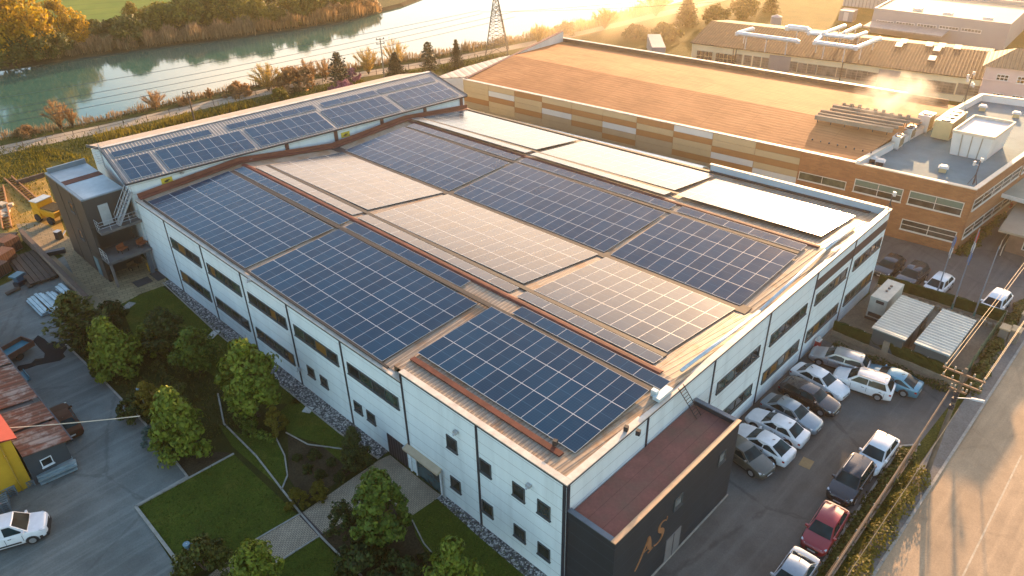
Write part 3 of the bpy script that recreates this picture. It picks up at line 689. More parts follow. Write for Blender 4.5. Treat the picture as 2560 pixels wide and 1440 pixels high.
b.build('wall_ladder', M_STEEL, RE)
def RQ(u, v, up=.16): return RP(u, v, 9.93 + (v + .35) / 8.45 * 1.22 + up)
rsegs = [(.35, 3.5, 3), (4.2, 13.3, 8), (13.9, 22.7, 8), (23.3, 31.6, 7), (32.4, 40.2, 7)]
rname = ['beside the dark tower', 'second from the dark tower', 'in the middle of the row', 'second from the brown hall', 'next to the brown hall corner']
for (u0, u1, n), nm in zip(rsegs, rname):
    o = RQ(u0, .0); array('two-row panel block on the rear building roof ' + nm, o, RQ(u1, .0) - o, RQ(u0, 4.55) - o, n, 2)
for (u0, u1, n), nm in zip([(.35, 10.6, 5), (12.6, 23.2, 5), (24.2, 31.6, 3), (32, 40.2, 4)], ['at the tower end', 'left of the middle gap', 'over the third block', 'at the brown hall end']):
    o = RQ(u0, 5.2); array('upper single row of panels on the rear building ' + nm, o, RQ(u1, 5.2) - o, RQ(u0, 6.5) - o, n, 1)
b = MB(); b.bar(RQ(.3, 4.87, -.02), RQ(40.2, 4.87, -.02), .3, .1); b.build('cable_tray', M_BLACK, RE)
# ------------------------------------------------------------------ dark stair tower
TW = thing('stair_tower', 'dark tower block with two open balconies beside the rear building', 'tower', (-4.4, 57.8, 0))
M_ANTH = cladding('anthracite_cladding', (.040, .036, .032), 3.2, .1, .2)
b = MB(); b.box(-4.4, 59.5, 0, -.32, 67.8, 9.15); b.build('wall', M_ANTH, TW)
b = MB(); b.box(-4.4, 57.8, 0, -4.15, 59.497, 9.15); b.box(-4.147, 57.8, 6.05, -.32, 59.497, 9.15); b.build('wall', M_ANTH, TW)
M_TROOF = mat('pale_roof_felt', (.36, .42, .44), .55, 0, .2, .5, (.48, .54, .55))
MB().box(-4.15, 58.0, 9.153, -.33, 67.6, 9.2).build('roof', M_TROOF, TW)
MB().box(-4.15, 63.0, 9.203, -.33, 64.2, 9.24).build('roof_band', M_RED, TW)
b = MB(); b.box(-4.45, 57.75, 9.153, -4.153, 67.85, 9.32); b.box(-4.15, 57.75, 9.153, -.33, 57.997, 9.26); b.box(-4.15, 67.603, 9.153, -.33, 67.85, 9.7); b.build('coping', mat('slate_metal', (.16, .21, .24), .45, .2, .2, 1), TW)
tl = WF((-4.4, 67.8), (-4.4, 57.8))
for u, z in ((5.2, 6.6), (5.0, 3.4)): wwin(tl, u, u + 1.1, z, z + 1.2, 1, 1, TW, frame=M_FRAME)
d = MB(); tl.box(d, 7.3, 8.4, .05, 2.1, .004, .06); d.build('door', mat('teal_door', (.12, .22, .24), .5), TW)
b = MB(); b.box(-4.43, 57.82, .05, -4.403, 57.9, 9.1); tl.box(b, 6.75, 6.83, 0, 9.1, .003, .03); tl.box(b, 3.0, 3.08, 0, 9.1, .003, .03); b.build('joint_strip', M_BLACK, TW)
d = MB(); d.box(-3.2, 57.74, 6.1, -2.25, 57.796, 8.3); d.build('door', mat('pale_door', (.36, .38, .37), .6, 0, .2, 1), TW)
M_DECK = mat('balcony_concrete', (.13, .125, .12), .85, 0, .3, 1, None, .4)
def balcony(z, y0, x0, x1, rail_left, posts):
    b = MB(); b.box(x0, y0, z - .28, x1, 57.797 if z > 5 else 59.49, z); bo = b.build('balcony', M_DECK, TW)
    r = MB(); y1 = 57.75
    segs = [((x0 + .05, y1), (x0 + .05, y0 + .05)), ((x0 + .05, y0 + .05), (x1 - .1, y0 + .05))]
    if rail_left: segs = segs[:1]
    for a, c in segs:
        for h_ in (.4, .7, 1.05): r.tube((*a, z + h_), (*c, z + h_), .025, 5)
        n = max(2, int(math.dist(a, c) / .9))
        for k in range(n + 1): x = a[0] + (c[0] - a[0]) * k / n; y = a[1] + (c[1] - a[1]) * k / n; r.tube((x, y, z), (x, y, z + 1.05), .025, 5)
    r.build('railing', M_STEEL, bo)
balcony(6.0, 56.5, -4.0, .0, False, 0); balcony(3.0, 55.9, -4.4, -.05, True, 0)
b = MB(); b.bar((-4.2, 56.2, 0), (-4.2, 56.2, 2.72), .22); b.build('post', mat('pale_post', (.20, .18, .16), .8), TW)
b = MB(); b.bar((-.5, 56.4, 0), (-.5, 56.4, 2.72), .4); b.build('post', mat('grey_column', (.10, .12, .13), .8), TW)
st = MB(); A = Vector((-2.1, 57.0, 6.05)); B_ = Vector((-.05, 57.0, 9.0))
for dy in (-.35, .35): st.bar(A + Vector((0, dy, 0)), B_ + Vector((0, dy, 0)), .06, .2)
for k in range(11):
    p = A.lerp(B_, k / 10.5 + .02); st.box(p.x - .14, 56.66, p.z - .02, p.x + .14, 57.34, p.z + .02)
for dy in (-.38, .38):
    for h_ in (.6, 1.05): st.tube(A + Vector((0, dy, h_)), B_ + Vector((0, dy, h_)), .025, 5)
    for k in range(5): p = A.lerp(B_, k / 4); st.tube((p.x, p.y + dy, p.z), (p.x, p.y + dy, p.z + 1.05), .022, 5)
st.build('stair', M_STEEL, TW)
mt = MB(); mt.box(-2.9, 54.6, .03, -1.3, 56.0, .06); tag(mt.build('floor_mat', mat('dark_mat', (.04, .045, .05), .9), origin=(-2.1, 55.3, .03)), 'square dark mat on the patio in front of the tower post', 'mat')
mt = MB(); mt.box(-.95, 54.3, .03, -.05, 56.4, .06); tag(mt.build('floor_mat', mat('dark_mat', (.04, .045, .05), .9), origin=(-.5, 55.3, .03)), 'dark mat lying against the white wall by the yellow bin', 'mat')
M_YEL = mat('yellow_plastic', (.55, .30, .01), .5, 0, .1, 3)
yb = thing('waste_bin', 'small yellow bin standing at the foot of the grey column', 'bin', (-.45, 57.1, .012))
MB().prism([(-.25, -.2), (.25, -.2), (.22, .2), (-.22, .2)], 0, .75).build('body', M_YEL, yb, local=True); MB().box(-.28, -.23, .75, .28, .23, .82).build('lid', M_YEL, yb, local=True)
for x, y, z, lab in ((-2.4, 57.2, 3.0, 'orange chair on the middle balcony of the dark tower'), (-.5, 56.9, 3.0, 'orange seat at the white wall end of the middle balcony'), (-1.6, 58.6, .02, 'brown chair under the balcony on the patio')):
    c = thing('chair', lab, 'chair', (x, y, z), .4)
    m_ = mat('orange_seat', (.26, .07, .025), .7) if z > 1 else mat('brown_seat', (.13, .08, .04), .7)
    MB().box(-.45, -.3, .35, .45, .3, .45).build('seat', m_, c, local=True); MB().box(-.45, .24, .46, .45, .32, .85).build('backrest', m_, c, local=True)
    for sx in (-.4, .4):
        for sy in (-.25, .25): MB().box(sx - .03, sy - .03, 0, sx + .03, sy + .03, .349).build('leg', M_BLACK, c, local=True)
# ------------------------------------------------------------------ brown-roofed hall and brick office
HA, HB = (51.0, 63.4), (57.73, 8.09); hw = WF(HA, HB)
HF = (76.5, 58.3); HG = (84.3, 11.4)
HL = thing('brown_roof_hall', 'wide hall with a rust brown roof and a striped cladding facade', 'hall', (*HA, 0))
M_BRICKO = pavers('ochre_brick', (.34, .19, .07), 0, .25, .08)
def brickmat():
    t = NT('brick_wall'); p = t.pos(); x, y, z = t.sep(p)[0:3]
    cb = t.new('ShaderNodeCombineXYZ'); t.l(t.math('ADD', t.math('MULTIPLY', x, .7), t.math('MULTIPLY', y, .99)), cb.inputs[0]); t.l(z, cb.inputs[1])
    b = t.new('ShaderNodeTexBrick'); t.l(cb.outputs[0], b.inputs['Vector']); b.inputs['Scale'].default_value = 1
    b.inputs['Brick Width'].default_value = .5; b.inputs['Row Height'].default_value = .16; b.inputs['Mortar Size'].default_value = .012
    b.inputs['Color1'].default_value = (.25, .095, .035, 1); b.inputs['Color2'].default_value = (.33, .135, .05, 1); b.inputs['Mortar'].default_value = (.20, .12, .07, 1)
    col = t.mix(.6, b.outputs['Color'], t.ramp(t.noise(p, .5, 5, .7), [(.3, .6), (.7, 1.15)]), 'MULTIPLY')
    t.bump(b.outputs['Fac'], .4, -.02); return t.out(col, .85)
M_BRICK = brickmat()
b = MB(); hw.box(b, 0, hw.L, 0, 7.4, -.3, 0); b.build('wall', M_BRICK, HL)
bays = [(1157, 197), (1221, 211), (1286, 222), (1355.5, 241), (1430, 257), (1508, 275), (1593, 294), (1686, 314), (1783.6, 335), (1891, 359), (2004, 381)]
bu = [hw.px(*q)[0] for q in bays]; bu[0] = 0
PT = ['TTTBG', 'TWBTT', 'BTTBG', 'TBWGG', 'TBTBG', 'TBWGB', 'BTBGG', 'WBTTB', 'TTBWB', 'BTBTW']
mm = {'T': 0, 'B': 1, 'W': 2, 'G': 3}
M_FAC = [mat('tan_panel', (.36, .27, .155), .5, 0, .08, .4), mat('brown_panel', (.25, .115, .04), .5, 0, .1, .4), mat('pale_panel', (.42, .43, .42), .5, 0, .06, .4), mat('drab_panel', (.27, .21, .135), .5, 0, .1, .4)]
b = MB()
for k in range(10):
    for r in range(9):
        b.mi = mm[(PT[k] + 'GBTG')[r]]; hw.box(b, bu[k] + .025, bu[k + 1] - .025, 6.58 - r * .78, 7.33 - r * .78, .003, .06)
b.build('cladding_panel', M_FAC, HL)
pxwin(hw, (1999, 428), (2112, 474), 2, 1, HL, gl=glass('olive_glass', (.07, .07, .045), .2))
def tileroof():
    t = NT('brown_roof'); p = t.pos(); x, y, z = t.sep(p)[0:3]
    s1 = t.math('SINE', t.math('MULTIPLY', t.math('ADD', t.math('ADD', x, t.math('MULTIPLY', y, .12)), t.math('MULTIPLY', t.noise(p, .4, 2), .8)), 9.0))
    n = t.noise(p, .16, 6, .7); n2 = t.noise(t.mapv(p, (2.4, .25, 1), .12), .9, 4, .6)
    col = t.ramp(n, [(.28, (.30, .13, .052)), (.55, (.44, .20, .082)), (.78, (.53, .265, .115))])
    col = t.mix(t.ramp(n2, [(.45, 0.0), (.75, .5)]), col, (.20, .085, .035))
    col = t.mix(t.math('MULTIPLY', t.math('LESS_THAN', s1, -.6), .14), col, (.14, .055, .024))
    y2 = t.math('FRACT', t.math('DIVIDE', t.math('ADD', y, t.math('MULTIPLY', x, -.122)), 5.0)); col = t.mix(t.math('MULTIPLY', t.math('LESS_THAN', y2, .012), .35), col, (.14, .055, .025))
    t.bump(t.math('ADD', t.math('MULTIPLY', s1, .4), t.noise(p, 5, 4)), .35, .04); return t.out(col, .85, 0, .2)
M_BROOF = tileroof()
he = hw.e; hn = -hw.n
def HP(u, v, z): p = hw.A + he * u + hn * v; return Vector((p.x, p.y, z))
HW_ = 25.8; RV = 11.8
def HR(v):
    a = Vector((57.73, 8.09, 0)); d = Vector((90.5, 5.3, 0)) - a; k = v / d.dot(hn); return hw.L + (d * k).dot(he) - .02
b = MB(); b.poly([HP(.4, .1, 7.42), HP(HR(.1), .1, 7.42), HP(HR(9.8), 9.8, 8.25), HP(.4, RV, 8.35)]); b.build('roof', M_BROOF, HL)
b = MB(); b.poly([HP(.4, RV, 8.35), HP(HR(9.8), 9.8, 8.25), HP(HR(HW_), HW_, 7.5), HP(.4, HW_, 7.5)]); b.build('roof', M_BROOF, HL)
b = MB(); hw.box(b, -.1, hw.L, 7.4, 7.5, -.35, .1); b.build('coping', M_COPE, HL)
b = MB(); q = [HP(.1, .3, 7.35), HP(.1, HW_, 7.35), HP(.4, HW_, 7.35), HP(.4, .3, 7.35)]
b.hexa([Vector((x.x, x.y, 0)) for x in q] + [Vector((q[0].x, q[0].y, 7.5)), Vector((q[1].x, q[1].y, 9.2)), Vector((q[2].x, q[2].y, 9.2)), Vector((q[3].x, q[3].y, 7.5))]); b.build('parapet', mat('pale_plaster', (.55, .54, .52), .8, 0, .2, .6), HL)
b = MB(); b.bar(HP(.25, .3, 7.55), HP(.25, HW_, 9.25), .5, .06); b.build('coping', M_GUTTER, HL)
b = MB(); q = [HP(.1, HW_, 0), HP(hw.L + 4, HW_, 0), HP(hw.L + 4, HW_ + .3, 0), HP(.1, HW_ + .3, 0)]; b.hexa(q + [x + Vector((0, 0, 8.05)) for x in q]); b.build('parapet', mat('dark_brown_plaster', (.16, .09, .055), .85, 0, .2, .6), HL)
b = MB(); b.bar(HP(.1, HW_ + .12, 8.1), HP(hw.L - 1, HW_ + .12, 8.1), .5, .08); b.build('coping', M_COPE, HL)
# vents in a row along the brown roof
for k in range(8):
    p = G(2030 + k * 21, 352 + k * 4.6, 7.6); b = MB(); b.tube((p.x, p.y, 7.45), (p.x, p.y, 7.85), .09, 6); b.build('vent_pipe', M_DARKTRIM, HL)
# white walkway canopy in the gap
b = MB(); A = Vector((44.6, 51, 0)); n = 10
cps = [(44.0, 52.0), (47.6, 21.5)]; dx, dy = unit(cps[1][0] - cps[0][0], cps[1][1] - cps[0][1]); wx, wy = -dy, dx
Lc = math.dist(*cps); K = 7
pr = [(0 + 3.6 * k / K, 5.0 + .75 * math.sin(pi * k / K)) for k in range(K + 1)]
for k in range(K):
    a, c = pr[k], pr[k + 1]
    def cp(u, v, z): return (cps[0][0] + dx * u + wx * v, cps[0][1] + dy * u + wy * v, z)
    b.hexa([cp(0, a[0], a[1] - .05), cp(Lc, a[0], a[1] - .05), cp(Lc, c[0], c[1] - .05), cp(0, c[0], c[1] - .05), cp(0, a[0], a[1]), cp(Lc, a[0], a[1]), cp(Lc, c[0], c[1]), cp(0, c[0], c[1])])
CN = thing('walkway_canopy', 'long pale blue barrel canopy in the gap between both halls', 'canopy', (46, 36, 0))
b.build('cover', mat('canopy_sheet', (.48, .62, .66), .35, 0, .12, .4, (.60, .72, .75)), CN)
b = MB()
for k in range(9):
    u = Lc * k / 8
    for v in (.1, 3.5): b.bar(cp(u, v, 0), cp(u, v, 5.0), .1)
for v, z in ((.6, 5.0), (1.2, 5.0), (1.8, 5.0), (2.4, 5.0), (3.0, 5.0)): b.bar(cp(Lc, v, 3.0), cp(Lc, v, z), .05)
b.bar(cp(0, .05, 4.98), cp(Lc, .05, 4.98), .1); b.bar(cp(0, 3.55, 4.98), cp(Lc, 3.55, 4.98), .1)
b.build('frame', M_STEEL, CN)
# office
OC = (58.93, -3.57); ow = WF(HB, OC); OD = (93.0, -6.3); o2 = WF(OC, OD)
OF = thing('brick_office', 'brick office block with long windows and a pale blue flat roof', 'office', (*OC, 0))
OE = (90.5, 5.3); OA = HB
b = MB(); ow.box(b, 0, ow.L, 0, 7.3, -.3, 0); b.build('wall', M_BRICK, OF)
b = MB(); o2.box(b, .3, o2.L, 0, 7.3, -.3, 0); b.build('wall', M_BRICK, OF)
b = MB(); b.prism([OA, OE, (OE[0] + .1, OE[1] - .3), (OA[0] + .1, OA[1] - .3)], 5.5, 7.6); b.build('parapet', mat('white_plaster', (.66, .65, .62), .7, 0, .1, .6), OF)
b = MB(); b.prism([OE, OD, (OD[0] + .3, OD[1]), (OE[0] + .3, OE[1])], 0, 7.6); b.build('wall', mat('white_plaster', (.66, .65, .62), .7), OF)
b = MB(); b.prism([(OA[0] + .2, OA[1] - .3), (OC[0] + .25, OC[1] + .3), (OD[0], OD[1] + .3), (OE[0], OE[1] - .3)], 6.4, 6.75); b.build('roof', mat('blue_grey_felt', (.065, .17, .205), .85, 0, .18, .35, (.10, .22, .25)), OF)
b = MB(); ow.box(b, -.05, ow.L + .08, 7.303, 7.42, -.38, .08); o2.box(b, .39, o2.L, 7.303, 7.42, -.38, .08); b.bar((OA[0] + .05, OA[1] - .15, 7.64), (OE[0] + .05, OE[1] - .15, 7.64), .5, .07); b.bar((OE[0] + .15, OE[1], 7.64), (OD[0] + .15, OD[1], 7.64), .5, .07)
b.build('coping', mat('cream_coping', (.62, .52, .40), .6, 0, .15, .8), OF)
M_GLB = glass('brown_glass', (.055, .045, .035), .15)
M_GRN = mat('green_blind', (.10, .15, .11), .6)
def office_win(tl, br, top=True):
    a, c = ow.px(*tl), ow.px(*br); u0, u1, z0, z1 = a[0], c[0], c[1], a[1]
    fo = wwin(ow, u0, u1, z0, z1, 2, 2, OF, gl=M_GLB, e=.08)
    if top:
        q = MB(); m_ = (u0 + u1) / 2; zm = (z0 + z1) / 2
        ow.box(q, u0 + .1, m_ - .06, zm + .06, z1 - .1, .024, .034); q.build('blind', M_GRN, fo)
        q = MB(); ow.box(q, m_ + .06, u1 - .1, zm + .06, z1 - .1, .024, .034); q.build('blind', M_GRN, fo)
office_win((2139, 446), (2251, 506)); office_win((2276, 476), (2401, 541)); office_win((2256, 546), (2385, 606), False)
for z0, z1 in ((4.75, 6.0), (1.5, 2.7)): 
    wwin(o2, .6, 13.5, z0, z1, 5, 2, OF, gl=M_GLB, e=.08); wwin(o2, 14.2, 27, z0, z1, 5, 2, OF, gl=M_GLB, e=.08)
# entrance canopy slab of the office
oc = thing('entrance_canopy', 'flat green roofed porch against the brick office side wall', 'porch', (*o2.P(14, 0)[:2], 0))
b = MB(); o2.box(b, 9.5, 24, 3.6, 3.85, .05, 5.5); b.build('roof', mat('pale_green_roof', (.22, .27, .23), .8, 0, .15, .5), oc)
b = MB(); o2.box(b, 9.45, 24.05, 3.5, 3.92, 5.51, 5.6); o2.box(b, 9.38, 9.49, 3.5, 3.92, .05, 5.5); b.build('trim', mat('white_trim', (.6, .58, .54), .6), oc)
for u in (9.8, 16, 23): MB().box(*o2.P(u, 0, 5.2)[:2], 0, o2.P(u, 0, 5.2)[0] + .15, o2.P(u, 0, 5.2)[1] + .15, 3.5).build('post', M_STEEL, oc)
# penthouse: a hopper shaped white box, wider at the top
PH = thing('roof_penthouse', 'white panelled box wider at its top on the blue office roof', 'roof box', (74, 0, 6.75))
lo = [(68.6, 1.9), (68.95, -1.65), (74.6, -1.9), (74.2, 1.7)]; hi = [(68.3, 2.15), (68.7, -1.85), (75.4, -2.15), (75.0, 1.95)]
b = MB(); b.hexa([(*p, 6.78) for p in lo] + [(*p, 9.35) for p in hi]); b.build('body', mat('white_sheet', (.62, .60, .57), .6, 0, .12, .5), PH)
b = MB(); P4 = [Vector((*p, 9.5)) for p in hi]
for i in range(4): b.bar(P4[i], P4[(i + 1) % 4], .16, .3)
b.build('rim', mat('cream_trim', (.60, .50, .38), .6), PH)
b = MB()
for k in (1, 2, 3):
    f = k / 4; a = Vector((*lo[0], 6.8)).lerp(Vector((*lo[1], 6.8)), f); c = Vector((*hi[0], 9.3)).lerp(Vector((*hi[1], 9.3)), f); b.bar(a, c, .12, .06, (0, 0, 1))
b.build('seam_strip', mat('grey_strip', (.32, .29, .24), .7), PH)
# rooftop units
M_UNIT = mat('unit_white', (.58, .56, .52), .5, 0, .1, 1); M_UNITY = mat('unit_cream', (.52, .42, .22), .5, 0, .12, 1)
def hvac(lab, p, sz, rz, m, fans):
    t = thing('air_conditioner', lab, 'air conditioner', p, rz, 'units on the office roof')
    X, Y, Z = sz; MB().box(-X / 2, -Y / 2, .2, X / 2, Y / 2, Z).build('casing', m, t, local=True)
    for sx in (-1, 1): MB().box(sx * X * .4 - .06, -Y / 2, 0, sx * X * .4 + .06, Y / 2, .197).build('base_rail', M_STEEL, t, local=True)
    for k in range(fans):
        c = -X / 2 + X * (k + .5) / fans; b = MB(); b.tube((c, 0, Z + .002), (c, 0, Z + .1), min(Y, X / fans) * .4, 14); b.build('fan_ring', M_DARKTRIM, t, local=True)
    b = MB()
    for k in range(int(X / .5)): b.box(-X / 2 + .1 + k * .5, -Y / 2 - .03, .35, -X / 2 + .46 + k * .5, -Y / 2 - .003, Z - .15)
    b.build('grille', mat('unit_grille', (.24, .20, .12), .6), t, local=True)
aw = math.atan2(o2.e.y, o2.e.x)
pu = G(2362, 345, 6.8); hvac('large cream chiller with a double row of fans on the office roof', (pu.x + 1.5, pu.y + .3, 6.76), (5.2, 1.9, 2.3), aw + .08, M_UNITY, 4)
pu = G(2235, 372, 6.8); hvac('white unit nearest the brown roof edge on the office roof', (pu.x + .6, pu.y, 6.76), (1.6, .9, 1.5), aw + .1, M_UNIT, 2)
pu = G(2265, 352, 6.8); hvac('white unit in the middle of the white pair on the office roof', (pu.x + .9, pu.y + .1, 6.76), (1.7, .9, 1.45), aw + .1, M_UNIT, 2)
pu = G(2300, 335, 6.8); hvac('white box unit beside the cream chiller on the office roof', (pu.x + 1.6, pu.y + .2, 6.76), (1.9, 1.4, 2.1), aw + .05, M_UNIT, 1)
for px, py, l in ((2179, 404, 'small vent hood at the parapet corner of the blue roof'), (2199, 412, 'second small vent hood beside the parapet corner hood'), (2356, 428, 'lone square vent on the blue roof near the front parapet'), (2455, 275, 'tan chimney stub at the back of the blue roof'), (2539, 292, 'bent grey vent cowl at the far end of the blue roof')):
    p = G(px, py, 6.8); v = thing('roof_vent', l, 'vent', (p.x, p.y, 6.752), .2)
    MB().box(-.35, -.35, 0, .35, .35, .5).build('curb', M_DARKTRIM if px < 2300 else M_UNITY, v, local=True)
    MB().hexa([(-.5, -.5, .503), (.5, -.5, .503), (.5, .5, .503), (-.5, .5, .503), (-.3, -.3, .72), (.3, -.3, .72), (.3, .3, .72), (-.3, .3, .72)]).build('cap', M_UNIT, v, local=True)
def mast(lab, base, h_, arms):
    v = thing('antenna_mast', lab, 'antenna', base); b = MB(); b.tube((0, 0, 0), (0, 0, h_), .05, 6)
    for k in range(3): a = 2.1 * k; b.tube((math.cos(a) * .5, math.sin(a) * .5, 0), (0, 0, h_ * .45), .03, 5)
    b.build('pole', M_DARKTRIM, v, local=True)
    for k in range(arms):
        b = MB(); z = h_ - .15 - .35 * k; a = 1.3 * k; c = (math.cos(a) * .5, math.sin(a) * .5)
        b.tube((0, 0, z), (*c, z), .03, 5); b.rbox((*c, z - .15), (.16, .28, .42), a); b.build('antenna', M_UNIT, v, local=True)
p = G(2440, 462, 6.8); mast('dark ladder mast at the front corner of the blue roof', (p.x, p.y + .3, 6.752), 2.6, 2)
p = G(2392, 258, 7.6); mast('tall antenna mast with white panels at the white parapet', (p.x + .8, p.y - .6, 6.752), 4.6, 5)
p = G(2228, 516, 9.0); mast('blue tipped mast on the far end corner of the white parapet', (45.1, .15, 9.06), 1.4, 1)
# long ducts on the brown roof
for k, (a, c, lab) in enumerate((((2038, 292), (2232, 326), 'nearest long grey duct with the big shadow on the brown roof'), ((2046, 284), (2246, 319), 'second long duct of the rack on the brown roof'), ((2052, 277), (2258, 312), 'middle long duct of the rack on the brown roof'), ((2076, 272), (2275, 306), 'fourth long duct of the rack on the brown roof'), ((2082, 266), (2300, 303), 'farthest long duct of the rack on the brown roof'))):
    a, c = G(*a, 8.75), G(*c, 8.75)
    t = thing('roof_duct', lab, 'duct', (a.x, a.y, 8.1), 0, 'ducts in the rack on the brown roof')
    b = MB(); b.bar(a, c, .5 if k in (0, 4) else .34, .5 if k in (0, 4) else .3); b.build('duct', mat('duct_metal', (.24, .21, .17), .9, 0, .2, 1, None, .1), t)
    for j in range(6):
        q = a.lerp(c, .04 + j * .18); b = MB(); b.bar((q.x, q.y, 7.7), (q.x, q.y, q.z - .15), .08); b.build('leg', M_DARKTRIM, t)
a = G(2110, 262, 8.9); t = thing('valve_rack', 'dark pipe rack with valves behind the long roof ducts', 'pipe rack', (a.x, a.y, 8.0)); c = G(2270, 296, 8.9)
b = MB(); b.bar(a, c, .18, .18)
for k in range(9): q = a.lerp(c, k / 8); b.tube((q.x, q.y, 7.7), (q.x, q.y, q.z + .25), .09, 6); b.rbox((q.x, q.y, q.z), (.4, .3, .22 + .1 * (k % 3)), k)
b.build('pipe', mat('duct_metal', (.085, .07, .055)), t)
# ------------------------------------------------------------------ pale warehouse between rear building and brown hall
WH = thing('pale_roof_shed', 'low shed with a pale sheet roof behind the brown roofed hall', 'shed', (48, 70, 0))
wp = [G2(1082, 196, 6.6), G2(1160, 192, 6.6), G2(1345, 148, 6.6), G2(1490, 113, 6.6), G2(1400, 114, 6.6), G2(1250, 143, 6.6), G2(1160, 168, 6.6)]
b = MB(); b.prism(wp, 0, 6.4); b.build('wall', mat('pale_plaster', (.5, .5, .5)), WH)
b = MB(); b.prism(wp, 6.403, 6.6); b.build('roof', stripes('pale_roof_sheet', (.62, .54, .44), (.48, .41, .33), (.9, -.4), 1.2, .5), WH)
# ------------------------------------------------------------------ cream workshop behind, pink house, far halls
KA, KB = (102.25, 56.5), (111.4, 10.2); kw = WF(KA, KB)
KS = thing('cream_workshop', 'long cream workshop with shuttered windows and a worn grey brown roof', 'workshop', (*KA, 0))
M_CREAM = mat('cream_plaster', (.74, .64, .40), .85, 0, .15, .3)
b = MB(); kw.box(b, 0, kw.L, 0, 3.95, -.3, 0); b.build('wall', M_CREAM, KS)
ke, kn = kw.e, -kw.n
def KP(u, v, z): p = kw.A + ke * u + kn * v; return Vector((p.x, p.y, z))
b = MB(); pr_ = [(.3, 0), (20, 0), (20, 3.9), (10, 5.6), (.3, 3.95)]
b.add([KP(0, v, z) for v, z in pr_] + [KP(.3, v, z) for v, z in pr_], [(0, 1, 2, 3, 4), (9, 8, 7, 6, 5)] + [(i, (i + 1) % 5, 5 + (i + 1) % 5, 5 + i) for i in range(5)]); b.build('gable_wall', M_CREAM, KS)
M_KROOF = stripes('worn_tile_roof', (.052, .040, .030), (.034, .027, .021), (ke.x, ke.y), .5, .75, 0, (.075, .054, .034), .8)
for a, c in (((-.4, 3.9), (10, 5.75)), ((10, 5.75), (20.3, 3.9))):
    b = MB(); q = [KP(-.3, *a), KP(kw.L + .3, *a), KP(kw.L + .3, *c), KP(-.3, *c)]; b.hexa(q + [x + Vector((0, 0, .12)) for x in q]); b.build('roof', M_KROOF, KS)
M_SHUT = stripes('louvre_shutter', (.22, .20, .17), (.15, .135, .115), (0, 0), .3, .6)
M_SKY = mat('skylight_sheet', (.42, .38, .33), .4)
kwin = [(1838, 134, 1853, 161), (1861, 137, 1876, 165), (1884, 140, 1899, 168), (1906, 143, 1921, 172), (1972, 152, 1990, 181), (1996, 156, 2014, 185), (2020, 159, 2038, 188), (2045, 162, 2063, 191), (2068, 165, 2087, 194), (2094, 168, 2112, 197), (2118, 172, 2138, 201), (2144, 175, 2164, 205), (2170, 179, 2190, 209), (2250, 190, 2268, 220), (2275, 193, 2296, 224), (2304, 197, 2326, 229), (2330, 200, 2353, 233), (2358, 204, 2383, 237), (2396, 207, 2415, 240), (2424, 212, 2445, 243)]
for x0, y0, x1, y1 in kwin:
    a, c = kw.px(x0, y0), kw.px(x1, y1); c = (c[0], c[1]); wwin(kw, a[0], c[0], c[1] + .1, a[1], 2, 4, KS, frame=mat('grey_sash', (.27, .25, .20), .7), gl=glass('dull_glass', (.13, .12, .095), .5), e=.07)
for x0, y0, x1, y1 in ((1925, 136, 1970, 190), (2199, 172, 2240, 228)):
    a, c = kw.px(x0, y0), kw.px(x1, y1); d = MB(); kw.box(d, a[0], c[0], .05, a[1], .004, .08); d.build('door', mat('grey_gate', (.26, .26, .25), .7, 0, .1, 1), KS)
for x0, y0, x1, y1 in ((2255, 105, 2270, 118), (2235, 122, 2246, 130), (2310, 125, 2320, 132), (2345, 120, 2365, 126), (2330, 133, 2350, 142), (2320, 146, 2340, 158), (2385, 124, 2405, 130)):
    pa = G(x0, y0, 5.1); a = (pa - kw.A); u = a.dot(ke); v = max(.5, min(9.4, a.dot(kn))); z = lambda v: 3.9 + (v + .4) / 10.4 * 1.85 + .15
    q = [KP(u, v, z(v)), KP(u + 1.1, v, z(v)), KP(u + 1.1, v + 1.8, z(v + 1.8)), KP(u, v + 1.8, z(v + 1.8))]
    b = MB(); b.hexa(q + [x + Vector((0, 0, .06)) for x in q]); b.build('skylight', M_SKY, KS)
for k in range(2):
    for j in range(9): u = 1.2 + j * .75 + (.6 if j > 3 else 0); b = MB(); kw.box(b, u, u + .55, 1.0 + k * .95, 1.75 + k * .95, .004, .35); b.build('condenser', mat('dark_condenser', (.10, .085, .065), .6, 0, .2, 1), KS)
b = MB(); kw.box(b, 7.8, 7.9, 1, 3.9, .004, .12); kw.box(b, 8.3, 8.4, 1, 3.9, .004, .12); kw.box(b, 26.6, 26.75, 0, 3.9, .004, .12); b.build('downpipe', M_DARKTRIM, KS)
# big pale pipes over that roof
M_PIPE = mat('pale_pipe', (.55, .60, .62), .4)
def duct(lab, pts, z, r=.38, legs=True):
    P = [G(*p, z) for p in pts]; t = thing('roof_pipe', lab, 'pipe', (P[0].x, P[0].y, 4.8), 0, 'pipes over the cream workshop roof')
    b = MB(); b.path(P, r, 10)
    for p in P: b.tube((p.x, p.y, p.z - r), (p.x, p.y, p.z + r * .4), r, 10)
    b.build('pipe', M_PIPE, t, smooth=False)
    if legs:
        for a, c in zip(P, P[1:]):
            n = max(1, int((c - a).length / 3))
            for k in range(n): q = a.lerp(c, (k + .5) / n); g_ = MB(); g_.bar((q.x, q.y, 4.0), (q.x, q.y, q.z - r), .12); g_.build('support', M_PIPE, t)
duct('pale pipe bent back at its start on the workshop roof', [(1882, 72), (1843, 83), (1995, 103)], 6.6, .36)
duct('pale pipe with an elbow beside the widest gap of the workshop roof', [(2052, 92), (2037, 106), (2140, 120), (2200, 96)], 6.6, .36)
duct('straight pale pipe at the back of the workshop roof', [(2022, 83), (2130, 95), (2165, 82)], 6.8, .3)
